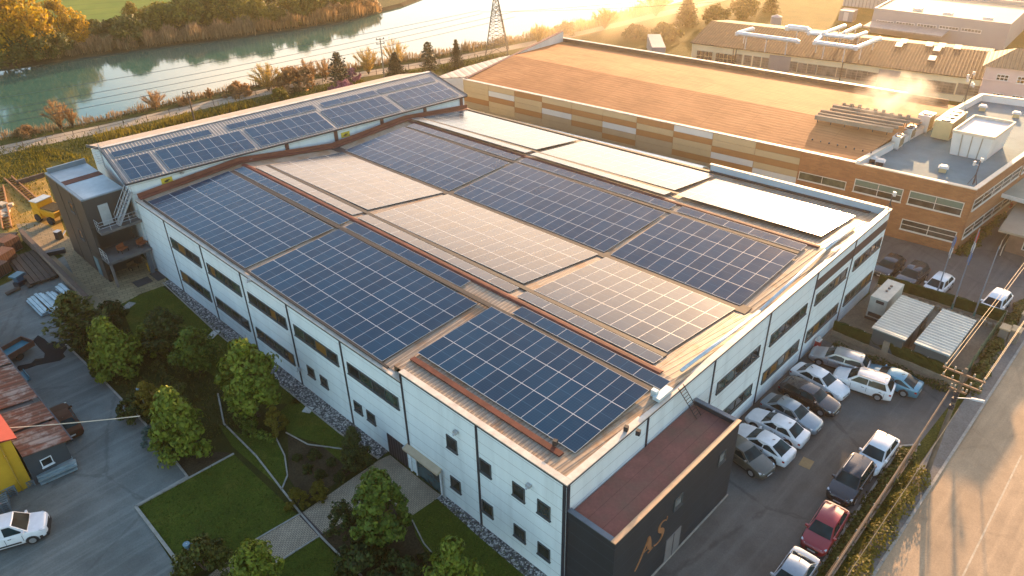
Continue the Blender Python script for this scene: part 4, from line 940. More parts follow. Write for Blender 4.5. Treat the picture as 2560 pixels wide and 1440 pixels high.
duct('slanting pale pipe rising to the back of the workshop roof', [(2058, 84), (2112, 64)], 7.0, .32)
duct('short slanting pipe next to the longer slanting one', [(2110, 82), (2150, 64)], 7.0, .3)
duct('short drum shaped pipe on legs on the workshop roof', [(1970, 68), (2020, 74)], 7.2, .5)
# pink house
HA2 = G2(2436, 262); hk = WF(HA2, (HA2[0] + ke.x * 16, HA2[1] + ke.y * 16))
PK = thing('pink_house', 'two storey pale pink house with a ribbed tile roof beside the workshop', 'house', (*HA2, 0))
M_PINK = mat('pink_plaster', (.60, .46, .42), .85, 0, .1, .4)
b = MB(); hk.box(b, 0, 16, 0, 6.2, -8, 0); b.build('wall', M_PINK, PK)
b = MB(); A_ = [hk.P(-.5, 6.203, .6), hk.P(16.5, 6.203, .6), hk.P(16.5, 6.203, -8.5), hk.P(-.5, 6.203, -8.5)]
b.add(A_ + [hk.P(3.2, 8.3, -4), hk.P(13, 8.3, -4)], [(0, 1, 5, 4), (1, 2, 5), (2, 3, 4, 5), (3, 0, 4), (3, 2, 1, 0)]); b.build('roof', stripes('rib_tile_roof', (.38, .25, .15), (.26, .17, .10), (ke.x, ke.y), .55, .7, 0, None, .9), PK)
for x0, y0, x1, y1 in ((2493, 184, 2519, 204), (2545, 190, 2569, 212), (2482, 231, 2504, 253), (2530, 237, 2554, 258)): pxwin(hk, (x0, y0), (x1, y1), 3, 2, PK, frame=mat('white_sash', (.65, .62, .58), .5), e=.12)
b = MB(); hk.box(b, -.05, 4.0, 4.05, 4.2, .004, .15); b.build('ledge', M_PINK, PK)
MB().rbox(hk.P(7, 7.6, -3.5), (.8, .8, 1.6)).build('chimney', M_UNITY, PK)
# far white office hall
FA, FB_ = (146.5, 41.0), (148.3, 16.0); fw = WF(FA, FB_)
FH = thing('far_white_hall', 'flat roofed white hall with five strip windows in the haze', 'hall', (*FA, 0))
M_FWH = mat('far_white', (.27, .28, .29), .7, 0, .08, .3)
fe, fn = fw.e, -fw.n
def FP_(u, v, z): p = fw.A + fe * u + fn * v; return Vector((p.x, p.y, z))
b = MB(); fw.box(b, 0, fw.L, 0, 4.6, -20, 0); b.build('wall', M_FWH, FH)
b = MB(); fw.box(b, .4, fw.L - .4, 4.603, 4.7, -19.6, -.4); b.build('roof', mat('sand_felt', (.60, .48, .32), .8, 0, .1, .3), FH)  # sandy tan roof felt with slight noise
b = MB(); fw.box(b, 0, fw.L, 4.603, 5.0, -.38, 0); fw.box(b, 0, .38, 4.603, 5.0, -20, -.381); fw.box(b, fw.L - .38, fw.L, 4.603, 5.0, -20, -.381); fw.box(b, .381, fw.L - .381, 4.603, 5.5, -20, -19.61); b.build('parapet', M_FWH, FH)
for x0, y0, x1, y1 in ((2191, 49, 2233, 62), (2241, 53, 2285, 67), (2294, 58, 2340, 72), (2349, 63, 2395, 77), (2404, 69, 2452, 84)): pxwin(fw, (x0, y0), (x1, y1), 6, 1, FH, frame=mat('white_sash', (.6, .6, .6)), e=.1, gl=glass('dull_glass'))
for x, y in ((2295, 25), (2370, 36), (2470, 48)):
    p = G(x, y, 4.8); MB().rbox((p.x, p.y, 4.703), (1.6, 1.6, .6), .1).build('rooflight', M_UNIT, FH)
b = MB(); fw.box(b, .2, 15, 2.2, 2.5, .01, 6); b.build('canopy', mat('grey_canopy', (.30, .29, .27), .8), FH)
# farthest ribbed hall
F2 = WF((154.5, 54), (166, -18)); FF = thing('ribbed_hall', 'grey ribbed hall at the back edge with a wide corrugated roof', 'hall', (154.5, 54, 0))
b = MB(); F2.box(b, 0, F2.L, 0, 5.6, -40, -14); b.build('wall', stripes('ribbed_wall', (.52, .51, .48), (.44, .43, .40), (0, 1), .8, .6), FF)
b = MB(); q = [F2.P(-.5, 5.603, -13.5), F2.P(F2.L, 5.603, -13.5), F2.P(F2.L, 7.5, -40), F2.P(-.5, 7.5, -40)]; b.hexa([Vector(x) for x in q] + [Vector(x) + Vector((0, 0, .15)) for x in q]); b.build('roof', stripes('ribbed_roof', (.60, .52, .44), (.42, .36, .30), (F2.e.x, F2.e.y), 1.1, .5), FF)
F3 = WF((154.5 + 14 * .99, 54 + 14 * .155), (166 + 14 * .99, -18 + 14 * .155))
for k in range(6): wwin(F3, 1 + k * 9, 9 + k * 9, 2.2, 3.8, 1, 1, FF, frame=mat('white_sash', (.6, .6, .6)), gl=mat('drab_band', (.34, .29, .22), .7), e=.2)
for px, py, l, r, h_, z0 in ((1935, 85, 'white cylindrical tank standing behind the workshop roof', 1.1, 3.6, 0),):
    p = G(px, py); t = thing('storage_tank', l, 'tank', (p.x, p.y, 0)); MB().tube((0, 0, .6), (0, 0, h_), r, 16).build('body', M_FWH, t, local=True)
    for a in range(4): MB().tube((math.cos(a * 1.57) * r * .8, math.sin(a * 1.57) * r * .8, 0), (math.cos(a * 1.57) * r * .8, math.sin(a * 1.57) * r * .8, .6), .1, 5).build('leg', M_STEEL, t, local=True)
    MB().tube((0, 0, h_), (0, 0, h_ + .35), r * .9, 16, .15).build('lid', M_FWH, t, local=True)
p = G(2117, 52); t = thing('white_container', 'pale box container standing on the far lawn in the haze', 'container', (p.x, p.y, 0), .1)
MB().box(-1.5, -1.5, .15, 1.5, 1.5, 2.4).build('body', M_FWH, t, local=True); MB().box(-1.53, -.5, .3, -1.503, .5, 2.1).build('door', M_UNIT, t, local=True)
p = G(1625, 160); t = thing('semi_trailer', 'long white trailer parked behind the brown roof in the mist', 'trailer', (p.x + 3, p.y + 1, 0), math.atan2(-.93, .36) + 1.9)
MB().box(-5, -1.25, 1.1, 5, 1.25, 3.6).build('body', M_FWH, t, local=True)
for x in (-4, -3, 2.5, 3.5): MB().tube((x, -1.2, .5), (x, 1.2, .5), .5, 12).build('wheel', M_BLACK, t, local=True)
# ------------------------------------------------------------------ cars
def paint(name, c, rough=.35, metal=.0):
    if name in MATS: return MATS[name]
    t = NT(name); v = t.obj(); n = t.noise(v, 3, 4)
    m = t.out(t.ramp(n, [(.3, sc3(c, .92)), (.7, sc3(c, 1.05))]), rough, metal); t.b.inputs['Coat Weight'].default_value = .8; t.b.inputs['Coat Roughness'].default_value = .08
    MATS[name] = m; return m
M_TYRE = mat('tyre_rubber', (.015, .015, .016), .85, 0, .2, 8, world=False)
M_RIM = mat('alloy_rim', (.38, .39, .40), .35, .6, .1, 8, world=False)
M_CARGL = glass('car_glass', (.008, .026, .030), .05); M_CARGL.node_tree.nodes['Principled BSDF'].inputs['Specular IOR Level'].default_value = .16
M_VANGL = glass('van_glass', (.006, .016, .018), .1); M_VANGL.node_tree.nodes['Principled BSDF'].inputs['Specular IOR Level'].default_value = .03
M_LAMP = mat('lamp_glass', (.55, .58, .6), .15, 0, .1, 8, world=False)
M_TAIL = mat('tail_lamp_red', (.30, .012, .012), .2, 0, .1, 8, world=False)
M_TRIM = mat('car_trim', (.02, .02, .022), .6, 0, .1, 8, world=False)
M_PLATE = mat('plate_white', (.6, .6, .58), .5, 0, .05, 8, world=False)
KIND = {  # length, half width, roof, belt, cabin front base, front top, rear top, rear base, nose z, tail z
    'sedan': (4.6, .90, 1.42, .93, 1.02, .28, -1.05, -1.78, .70, .90),
    'coupe': (4.6, .91, 1.40, .93, 1.00, .22, -.95, -2.02, .70, .98),
    'hatch': (4.2, .88, 1.50, .95, 1.12, .40, -1.35, -1.98, .74, .98),
    'wagon': (4.7, .90, 1.47, .95, 1.10, .40, -1.75, -2.22, .72, .98),
    'suv': (4.6, .93, 1.66, 1.05, 1.15, .45, -1.70, -2.14, .86, 1.05),
    'van': (4.6, .96, 1.86, 1.12, 1.30, .50, -2.10, -2.22, .92, 1.12)}
def car(lab, kind, pm, loc, rz, group='cars parked around the factory', roofm=None, rails=False):
    L, hw, zr, zb, xf, xft, xrt, xr, zn, zt = KIND[kind]
    t = thing('parked_car' if kind != 'van' else 'delivery_van', lab, 'car' if kind != 'van' else 'van', loc, rz, group if kind != 'van' else None)
    S = [(-.5, .80, zt - .10), (-.488, .90, zt - .03), (-.46, .965, zt), (-.38, .995, (zt + zb) / 2 + .01), (-.2, 1, zb), (0, 1, zb), (.18, 1, zb), (.25, .995, zb - .005), (.34, .985, (zb * .55 + zn * .45)), (.42, .955, zn + .05), (.462, .89, zn), (.487, .80, zn - .09), (.5, .66, zn - .20)]
    b = MB(); R = []
    for fx, fw_, z in S:
        x = fx * L; h = hw * fw_; lo = .20 if abs(fx) < .45 else .27
        R.append([(x, h * .90, lo), (x, h * .985, lo + .12), (x, h, .54 if z > .6 else z * .8), (x, h * .985, z - .10), (x, h * .94, z - .02), (x, h * .60, z + .025), (x, 0, z + .035)])
    n = 7
    V = []
    for r in R: V += r + [(x, -y, z) for x, y, z in r[-2::-1]]
    m = 13; F = []
    for i in range(len(R) - 1):
        for k in range(m - 1): F.append((i * m + k, (i + 1) * m + k, (i + 1) * m + k + 1, i * m + k + 1))
        F.append((i * m + m - 1, (i + 1) * m + m - 1, (i + 1) * m, i * m))
    F += [tuple(range(m)), tuple(range((len(R) - 1) * m, len(R) * m))[::-1]]
    b.add(V, F)
    bw, tw = hw * .90, hw * .68
    # cabin: five cross rings
    rings = []
    for x, z, w_, cr in ((xf, zb - .02, bw * .97, .0), (xft, zr - .05, tw, .03), ((xft + xrt) / 2, zr - .02, tw * 1.02, .035), (xrt, zr - .05, tw, .03), (xr, zb - .02, bw * .95, .0)):
        rings.append([(x, -w_, z), (x + .02 * (1 if x > 0 else -1), -w_ * .5, z + cr), (x + .04 * (1 if x > 0 else -1), 0, z + cr * 1.35), (x + .02 * (1 if x > 0 else -1), w_ * .5, z + cr), (x, w_, z)])
    i0 = len(b.v); V = [p for r in rings for p in r]; F = []
    for i in range(4):
        for k in range(4): F.append((i * 5 + k, i * 5 + k + 1, (i + 1) * 5 + k + 1, (i + 1) * 5 + k))
    mb_ = ((xf + xr) / 2, zb - .02)
    V += [((xf + xr) / 2, -bw, zb - .03), ((xf + xr) / 2, bw, zb - .03)]
    F += [(0, 5, 10, 25), (25, 10, 15, 20), (4, 26, 14, 9), (26, 24, 19, 14)]
    b.add(V, F)
    bo = b.build('body', pm, t, local=True, smooth=True); bo.data.set_sharp_from_angle(angle=math.radians(38))
    def quad(name, P, m_, off, f0=.06, f1=.94, g0=.10, g1=.93):
        P = [Vector(p) for p in P]
        def bl(u, v): return (P[0].lerp(P[1], u)).lerp(P[3].lerp(P[2], u), v)
        nn = (P[1] - P[0]).cross(P[3] - P[0]).normalized(); nn *= off
        q = MB(); q.poly([bl(f0, g0) + nn, bl(f1, g0) + nn, bl(f1, g1) + nn, bl(f0, g1) + nn]); return q.build(name, m_, t, local=True)
    def strip(name, r0, r1, fl, o):
        q = MB(); a = [Vector(p) for p in r0]; c = [Vector(p) for p in r1]; off = Vector((.012 * fl, 0, .012)) if fl else Vector((0, 0, .01))
        lo_ = [p.lerp(r, .05) for p, r in zip(a, c)]; hi_ = [p.lerp(r, .93) for p, r in zip(a, c)]
        for L_ in (lo_, hi_):
            L_[0] = L_[0].lerp(L_[1], .16); L_[4] = L_[4].lerp(L_[3], .16)
        for k in range(4): q.poly([lo_[k] + off, lo_[k + 1] + off, hi_[k + 1] + off, hi_[k] + off] if o else [hi_[k] + off, hi_[k + 1] + off, lo_[k + 1] + off, lo_[k] + off])
        return q.build(name, M_VANGL if kind == 'van' else M_CARGL, t, local=True, smooth=True)
    strip('windscreen', rings[0], rings[1], 1, True); strip('rear_window', rings[4], rings[3], -1, False)
    if kind == 'van': mid = -.05
    else: mid = (xf + xr) / 2 + .1
    for s in (-1, 1):
        base = lambda x: (x, s * (bw + .012), zb + .03); topf = (zr - .05)
        def side(x0, x1, x2, x3, nm):
            P = [Vector((x0, s * (bw * .985 + .010), zb + .03)), Vector((x1, s * (bw * .985 + .010), zb + .03)), Vector((x2, s * (tw * 1.03 + .022), zr - .12)), Vector((x3, s * (tw * 1.03 + .022), zr - .12))]
            q = MB(); q.poly(P if s < 0 else P[::-1]); q.build(nm, M_CARGL, t, local=True)
        side(mid + .04, xf - .28, xft - .10, mid + .02, 'side_window')
        if kind != 'van': side(xr + .32, mid - .04, mid - .04, xrt + .10, 'side_window')
        for fx in (-.29, .30):
            wb = MB(); x = fx * L; y0, y1 = s * (hw - .22), s * (hw + .008)
            wb.tube((x, y0, .33), (x, y1, .33), .325, 18); wo = wb.build('wheel', M_TYRE, t, local=True)
            rb = MB(); rb.tube((x, s * (hw + .009), .33), (x, s * (hw + .016), .33), .21, 12); rb.build('rim', M_RIM, wo, local=True)
        for fx in (-.29, .30):
            ar = MB(); x = fx * L
            for k in range(9):
                a0, a1 = pi * k / 9, pi * (k + 1) / 9
                q = [(x + math.cos(a) * r, s * (hw + .003), .33 + math.sin(a) * r) for r, a in ((.30, a0), (.40, a0), (.40, a1), (.30, a1))]
                ar.poly(q if s > 0 else q[::-1])
            ar.build('arch_trim', M_TRIM, t, local=True)
        hl = MB(); zc = zn - .03
        hl.hexa([(L * .468, s * hw * .58, zc - .12), (L * .49, s * hw * .60, zc - .12), (L * .452, s * hw * .90, zc - .08), (L * .43, s * hw * .90, zc - .08), (L * .462, s * hw * .56, zc + .015), (L * .478, s * hw * .58, zc + .0), (L * .436, s * hw * .925, zc + .06), (L * .41, s * hw * .91, zc + .09)])
        hl.build('headlight', M_LAMP, t, local=True)
        tlm = MB(); tlm.hexa([(-L * .50 - .012, s * hw * .50, zt - .30), (-L * .46, s * hw * .50, zt - .30), (-L * .45, s * (hw * .97), zt - .28), (-L * .482 - .012, s * (hw * .925), zt - .28), (-L * .495 - .014, s * hw * .50, zt - .14), (-L * .46, s * hw * .50, zt - .12), (-L * .45, s * hw * .985, zt - .12), (-L * .478 - .014, s * (hw * .94), zt - .14)])
        tlm.build('tail_light', M_TAIL, t, local=True)
        mr = MB(); mr.hexa([(xf - .32, s * bw, zb), (xf - .14, s * bw, zb), (xf - .18, s * (bw + .2), zb + .02), (xf - .3, s * (bw + .2), zb + .02), (xf - .32, s * bw, zb + .14), (xf - .16, s * bw, zb + .13), (xf - .2, s * (bw + .2), zb + .15), (xf - .3, s * (bw + .2), zb + .15)])
        mr.build('mirror', pm, t, local=True)
        for x in (xf - .36, mid, xr + .42):
            sm = MB(); sm.box(x - .012, s * (hw + .001) - .004, .50, x + .012, s * (hw + .001) + .004, zb - .13); sm.build('door_seam', M_TRIM, t, local=True)
        for x in (mid + .18, xr + .62):
            dh_ = MB(); dh_.box(x, s * (hw + .008) - .014, zb - .2, x + .2, s * (hw + .008) + .014, zb - .165); dh_.build('door_handle', M_TRIM, t, local=True)
        sk = MB(); sk.box(-.24 * L, s * hw * .93 - .01, .17, .25 * L, s * hw * .93 + .03, .27); sk.build('sill', M_TRIM, t, local=True)
        if rails: rl = MB(); rl.bar((xft - .1, s * tw * .98, zr + .02), (xrt + .15, s * tw * .98, zr + .02), .04, .05); rl.build('roof_rail', M_RIM, t, local=True)
    g_ = MB(); g_.hexa([(L * .488, -hw * .45, .36), (L * .5 + .006, -hw * .45, .36), (L * .5 + .006, hw * .45, .36), (L * .488, hw * .45, .36), (L * .484, -hw * .5, zn - .14), (L * .5 + .004, -hw * .5, zn - .16), (L * .5 + .004, hw * .5, zn - .16), (L * .484, hw * .5, zn - .14)]); g_.build('grille', M_TRIM, t, local=True)
    if kind == 'van':
        q = MB(); q.hexa([(L * .40, -hw * 1.0, .22), (L * .505, -hw * .74, .22), (L * .505, hw * .74, .22), (L * .40, hw * 1.0, .22), (L * .40, -hw * 1.01, .52), (L * .506, -hw * .76, .50), (L * .506, hw * .76, .50), (L * .40, hw * 1.01, .52)]); q.build('bumper', M_TRIM, t, local=True)
        for s in (-1, 1): q = MB(); q.box(-L * .16, s * (hw + .004) - .012, .40, L * .17, s * (hw + .004) + .012, .52); q.build('side_strip', M_TRIM, t, local=True)
    q = MB(); q.box(L * .5 + .007, -.25, .36, L * .5 + .016, .25, .47); q.build('number_plate', M_PLATE, t, local=True)
    q = MB(); q.box(-L * .5 - .012, -.25, .5, -L * .5 - .002, .25, .61); q.build('number_plate', M_PLATE, t, local=True)
    if roofm: q = MB(); q.hexa([(xrt + .1, -tw * .9, zr + .022), (xft - .15, -tw * .9, zr + .022), (xft - .15, tw * .9, zr + .022), (xrt + .1, tw * .9, zr + .022), (xrt + .1, -tw * .8, zr + .04), (xft - .15, -tw * .8, zr + .04), (xft - .15, tw * .8, zr + .04), (xrt + .1, tw * .8, zr + .04)]); q.build('roof_panel', roofm, t, local=True)
    a_ = MB(); a_.bar((xrt + .25, 0, zr + .03), (xrt + .05, 0, zr + .12), .04, .03); a_.build('antenna', M_TRIM, t, local=True)
    return t
def park(lab, kind, pm, nose, tail, z=.75, **k):
    a, c = G(*nose, z), G(*tail, z); m_ = (a + c) / 2
    return car(lab, kind, pm, (m_.x, m_.y, .012), math.atan2(a.y - c.y, a.x - c.x), **k)
PW, PS, PB = paint('paint_white', (.72, .73, .74)), paint('paint_silver', (.34, .36, .38), .3, .5), paint('paint_black', (.016, .017, .02), .25)
PG, PBL, PR, POL, PBR = paint('paint_grey_blue', (.20, .26, .30), .3, .4), paint('paint_blue', (.05, .22, .32), .3, .3), paint('paint_red', (.30, .018, .022), .3), paint('paint_olive', (.075, .080, .065), .3, .3), mat('paint_brown', (.075, .034, .020), .75, 0, .15, 3, None, .15, False)
park('silver estate car farthest along the white wall by the hedge', 'wagon', PS, (2048, 880), (2152, 912), rails=True)
park('white saloon with its bonnet out beside the black estate', 'sedan', PW, (2112, 980), (1992, 918))
park('black estate car between the white saloon and the grey blue one', 'wagon', PB, (2090, 1020), (1962, 957))
park('grey blue saloon parked nose out beside the black estate', 'sedan', PG, (2043, 1062), (1920, 998))
park('white saloon with tail out next to the grey blue saloon', 'sedan', PW, (1882, 1032), (2006, 1094))
park('white coupe with a sloping back beside the dark annex', 'coupe', PW, (1850, 1072), (1965, 1137))
park('dark olive car half behind the dark annex corner', 'sedan', POL, (1918, 1172), (1805, 1092))
park('white hatchback parked between the silver estate and the bright blue coupe', 'suv', PW, (2110, 938), (2208, 970), rails=True)
park('bright blue coupe nearest the hedge in the upper row', 'coupe', PBL, (2173, 922), (2284, 966))
park('white hatchback at the far end of the row along the planted strip', 'hatch', PW, (2163, 1168), (2222, 1092))
park('black car with roof rails behind the red hatchback', 'suv', PB, (2098, 1240), (2157, 1157), rails=True, roofm=None)
park('red hatchback on the parking lot by the planted strip', 'hatch', PR, (2032, 1365), (2092, 1270))
park('silver car cut by the bottom edge behind the red one', 'sedan', PS, (1938, 1500), (2016, 1388))
for lab, kind, pm, rf in (('black car mostly hidden by the corner of the white hall', 'hatch', PB, (2207, 664)), ('dark car with a pale windscreen behind the far hedge', 'suv', PB, (2264, 690)), ('white car with a glossy roof behind the far hedge', 'hatch', PW, (2330, 713)), ('white estate behind the far hedge near the fence corner', 'wagon', PW, (2474, 760))):
    q = G(*rf, 1.4); car(lab, kind, pm, (q.x + 1.7, q.y - .15, .016), pi - .05)
park('white delivery van cut by the photograph edge near the yellow building', 'van', PW, (106, 1302), (-70, 1352), z=.9)
park('dark brown saloon with a teal windscreen beside the rusty shed roof', 'sedan', PBR, (126, 1000), (184, 1092), z=.9)
# ------------------------------------------------------------------ compound with containers
def container(lab, c, rz, sz, wallm, roofm):
    t = thing('site_container', lab, 'container', c, rz, 'site containers behind the hedge'); X, Y, Z = sz
    b = MB(); b.box(-X / 2, -Y / 2, .1, X / 2, Y / 2, Z - .12); b.build('wall', wallm, t, local=True)
    b = MB(); b.hexa([(-X / 2 - .15, -Y / 2 - .15, Z - .117), (X / 2 + .15, -Y / 2 - .15, Z - .117), (X / 2 + .15, Y / 2 + .15, Z - .117), (-X / 2 - .15, Y / 2 + .15, Z - .117), (-X / 2 - .15, -Y / 2 - .15, Z), (X / 2 + .15, -Y / 2 - .15, Z + .1), (X / 2 + .15, Y / 2 + .15, Z + .1), (-X / 2 - .15, Y / 2 + .15, Z)])
    b.build('roof', roofm, t, local=True)
    b = MB(); b.box(-X * .1, -Y / 2 - .05, .15, X * .12, -Y / 2 - .003, 2.05); b.build('door', M_STEEL, t, local=True)
    b = MB(); b.box(X * .2, -Y / 2 - .05, 1.0, X * .42, -Y / 2 - .003, 2.0); b.build('window', M_GLASS, t, local=True)
    return t
M_CWALL = mat('dark_teal_sheet', (.045, .075, .085), .5, 0, .2, .8)
M_CROOF = stripes('pale_ribbed_roof', (.36, .46, .47), (.26, .34, .36), (1, 0), .42, .4, .2)
container('dark walled container with a pale ribbed roof nearer to the white hall', (39.3, -4.95, .012), 0, (6.4, 2.5, 2.45), M_CWALL, M_CROOF)
container('dark walled container with a pale ribbed roof nearer to the road fence', (39.45, -8.35, .012), 0, (6.4, 2.45, 2.45), M_CWALL, M_CROOF)
gn = thing('generator', 'pale green generator box standing against the white hall corner', 'generator', (42.9, -2.25, .012))
MB().box(-2.0, -.75, .25, 2.0, .75, 2.4).build('body', mat('pale_green_box', (.46, .47, .42), .6, 0, .2, 1.2, (.56, .55, .48)), gn, local=True)
MB().box(-2.05, -.8, 0, 2.05, .8, .247).build('base', M_DARKTRIM, gn, local=True)
b = MB(); b.box(-2.03, -.6, .4, -2.003, .6, .8); b.box(-2.03, -.5, 1.9, -2.003, .2, 2.2); b.build('louvre', M_DARKTRIM, gn, local=True)
for x in (-.3, .3, .8): MB().tube((x, 0, 2.4), (x, 0, 2.5), .12, 8).build('exhaust', M_DARKTRIM, gn, local=True)
# green screened fences on low walls
M_HEDGE = mat('green_screen', (.020, .042, .012), .95, 0, .45, 1.4, (.04, .07, .015), .1, fine=.5, bump=.8)
M_STONE = mat('pale_stone', (.34, .27, .19), .9, 0, .3, 1.5, fine=.4)
def screenfence(lab, A, B, h0, h1, pillars):
    t = thing('screen_fence', lab, 'fence', (A[0], A[1], 0)); A3, B3 = Vector((*A, 0)), Vector((*B, 0)); d = (B3 - A3)
    b = MB(); b.bar(A3 + Vector((0, 0, h0 / 2)), B3 + Vector((0, 0, h0 / 2)), .35, h0); b.build('wall', M_STONE, t)
    b = MB(); n = 26; n_ = Vector((-d.y, d.x, 0)).normalized()
    r = random.Random(4); V = []
    for i in range(n + 1):
        p = A3 + d * (i / n)
        for z in (h0 + .004, h0 + (h1 - h0) * .35, h0 + (h1 - h0) * .7, h1): V.append(p + n_ * (.11 + r.uniform(-.05, .05)) + Vector((0, 0, z + (r.uniform(-.04, .06) if z == h1 else 0))))
        for z in (h1, h0 + (h1 - h0) * .7, h0 + (h1 - h0) * .35, h0 + .004): V.append(p - n_ * (.11 + r.uniform(-.05, .05)) + Vector((0, 0, z + (r.uniform(-.04, .06) if z == h1 else 0))))
    F = [(i * 8 + k, i * 8 + (k + 1) % 8, (i + 1) * 8 + (k + 1) % 8, (i + 1) * 8 + k) for i in range(n) for k in range(8)] + [tuple(range(8))[::-1], tuple(range(n * 8, n * 8 + 8))]
    b.add(V, F); b.build('screen', M_HEDGE, t)
    for f in pillars: p = A3 + d * f; MB().rbox((p.x, p.y, 0), (.5, .5, h1 + .05), math.atan2(d.y, d.x)).build('pillar', M_STONE, t)
    b = MB()
    for k in range(9): p = A3 + d * (k / 8); b.tube(p, p + Vector((0, 0, h1 + .1)), .03, 5)
    b.build('post', M_STEEL, t)
screenfence('green screened fence on a stone wall along the top of the car park', (36.3, -.4), (36.1, -10.9), .55, 1.55, (.44,))
screenfence('green screened fence between the containers and the driveway cars', (46.9, -.2), (47.9, -11.0), .4, 1.5, ())
b = MB()
for i in range(22): b.rbox((46.2 + .042 * i, -.6 - i * .48, .012), (.4, .4, .32 + .1 * (i % 2)), .1 * i)
tag(b.build('boulder_edge', M_STONE, origin=(46.6, -5.5, .012)), 'row of pale rough stones at the foot of the driveway fence', 'stone edge')
hy = thing('fire_hydrant_cabinet', 'red hose cabinet with a white top against the white wall', 'hose cabinet', (33.3, -.4, .012))
MB().box(-.25, -.2, 0, .25, .2, .95).build('body', mat('signal_red', (.40, .03, .03), .5), hy, local=True); MB().prism([(-.28, -.23), (.28, -.23), (.28, .23), (-.28, .23)], .953, 1.05).build('lid', M_UNIT, hy, local=True); MB().tube((0, 0, 1.05), (0, 0, 1.4), .12, 8).build('valve', M_UNIT, hy, local=True)
# flag poles
def flagpole(lab, base, top, flags):
    h_ = height_at(*base, *top); p = G(*base); t = thing('flagpole', lab, 'flagpole', (p.x, p.y, 0), 0, None)
    b = MB(); b.tube((0, 0, 0), (0, 0, h_), .07, 8, .04); b.build('pole', mat('blue_grey_pole', (.16, .20, .24), .5), t, local=True)
    MB().tube((0, 0, 0), (0, 0, .9), .1, 8).build('base', mat('teal_base', (.05, .16, .15), .6), t, local=True)
    for k, (col, f) in enumerate(flags):
        r = random.Random(len(lab) + k); b = MB(); z = h_ * f; V = []
        for i in range(6):
            for j in range(5): V.append((.06 + .05 * i + .03 * math.sin(i * 1.7 + j), .10 * math.sin(i * 2.1 + j * .6), z - j * .28 - i * .09))
        F = [(i * 5 + j, (i + 1) * 5 + j, (i + 1) * 5 + j + 1, i * 5 + j + 1) for i in range(5) for j in range(4)]
        V2 = [(x, y + .02, zz) for x, y, zz in V]; nV = len(V)
        b.add(V + V2, F + [tuple(nV + q for q in f_)[::-1] for f_ in F]); b.build('flag', mat(*col), t, local=True, smooth=True)
FBL = ('flag_blue', (.03, .12, .36), .7); FRD = ('flag_red', (.45, .03, .03), .7); FWT = ('flag_white', (.6, .6, .6), .7)
flagpole('flagpole with a drooping blue flag nearest the white hall', (2333, 760), (2388, 588), [(FBL, .99), (FWT, .87)])
flagpole('flagpole with blue, white and red cloth in the middle of the three', (2377, 778), (2470, 572), [(FRD, .98), (FWT, .86), (FBL, .74)])
flagpole('bare flagpole nearest to the gate lodge', (2430, 800), (2500, 615), [])
# gate lodge at the right edge
lg = thing('gate_lodge', 'flat roofed gate lodge cut by the edge beside the driveway', 'lodge', (66, -9.0, 0), .05)
MB().box(-3, -2.8, 0, 3, 2.0, 2.5).build('wall', mat('lodge_brown', (.20, .11, .07), .8), lg, local=True)
MB().box(-4.2, -3.4, 2.503, 4.2, 3.0, 2.75).build('roof', mat('tan_felt', (.30, .245, .18), .85, 0, .15, .5), lg, local=True)
MB().box(-.5, -.6, 2.753, .5, .6, 2.95).build('hatch', M_UNIT, lg, local=True)
f_ = MB(); f_.box(-3.08, -1.8, .7, -3.003, .6, 2.2); fo = f_.build('window', M_WFR, lg, local=True); MB().box(-3.1, -1.7, .8, -3.083, .5, 2.1).build('pane', M_GLASS, fo, local=True)
for nm, pts in (('pipe gate rail by the lodge roof', [(2506, 602), (2532, 566), (2560, 560)]), ('second pipe rail leaning by the lodge', [(2508, 618), (2534, 576)])):
    P = [G(*q, 1.0) for q in pts]; b = MB(); b.path([tuple(p) for p in P], .05, 6)
    for p in P: b.tube((p.x, p.y, 0), p, .05, 6)
    tag(b.build('handrail', mat('pale_rail', (.5, .44, .36), .5), origin=(P[0].x, P[0].y, 0)), nm, 'rail')
for px, py, s_ in ((2527, 512, .6), (2508, 530, .7)):
    pass
# planting along the office: red flower tubs
for px, py, lab in ((2530, 502, 'red flowering tub farther under the office porch'), (2508, 524, 'red flowering tub nearer under the office porch')):
    p = G(px, py); t = thing('flower_tub', lab, 'planter', (p.x, p.y, .012)); MB().tube((0, 0, 0), (0, 0, .6), .5, 12, .65).build('tub', M_STONE, t, local=True)
    r = random.Random(px); b = MB()
    for k in range(160):
        a, e_, rr = r.uniform(0, 6.28), r.uniform(0, 1.5), .75
        c = Vector((math.cos(a) * math.cos(e_) * rr, math.sin(a) * math.cos(e_) * rr, .6 + math.sin(e_) * .6)); u = Vector((r.gauss(0, 1), r.gauss(0, 1), r.gauss(0, 1))).normalized() * .1; v_ = u.orthogonal().normalized() * .1; b.poly([c - u, c + v_, c + u, c - v_])
    b.build('flowers', mat('red_petals', (.36, .04, .035), .8), t, local=True)
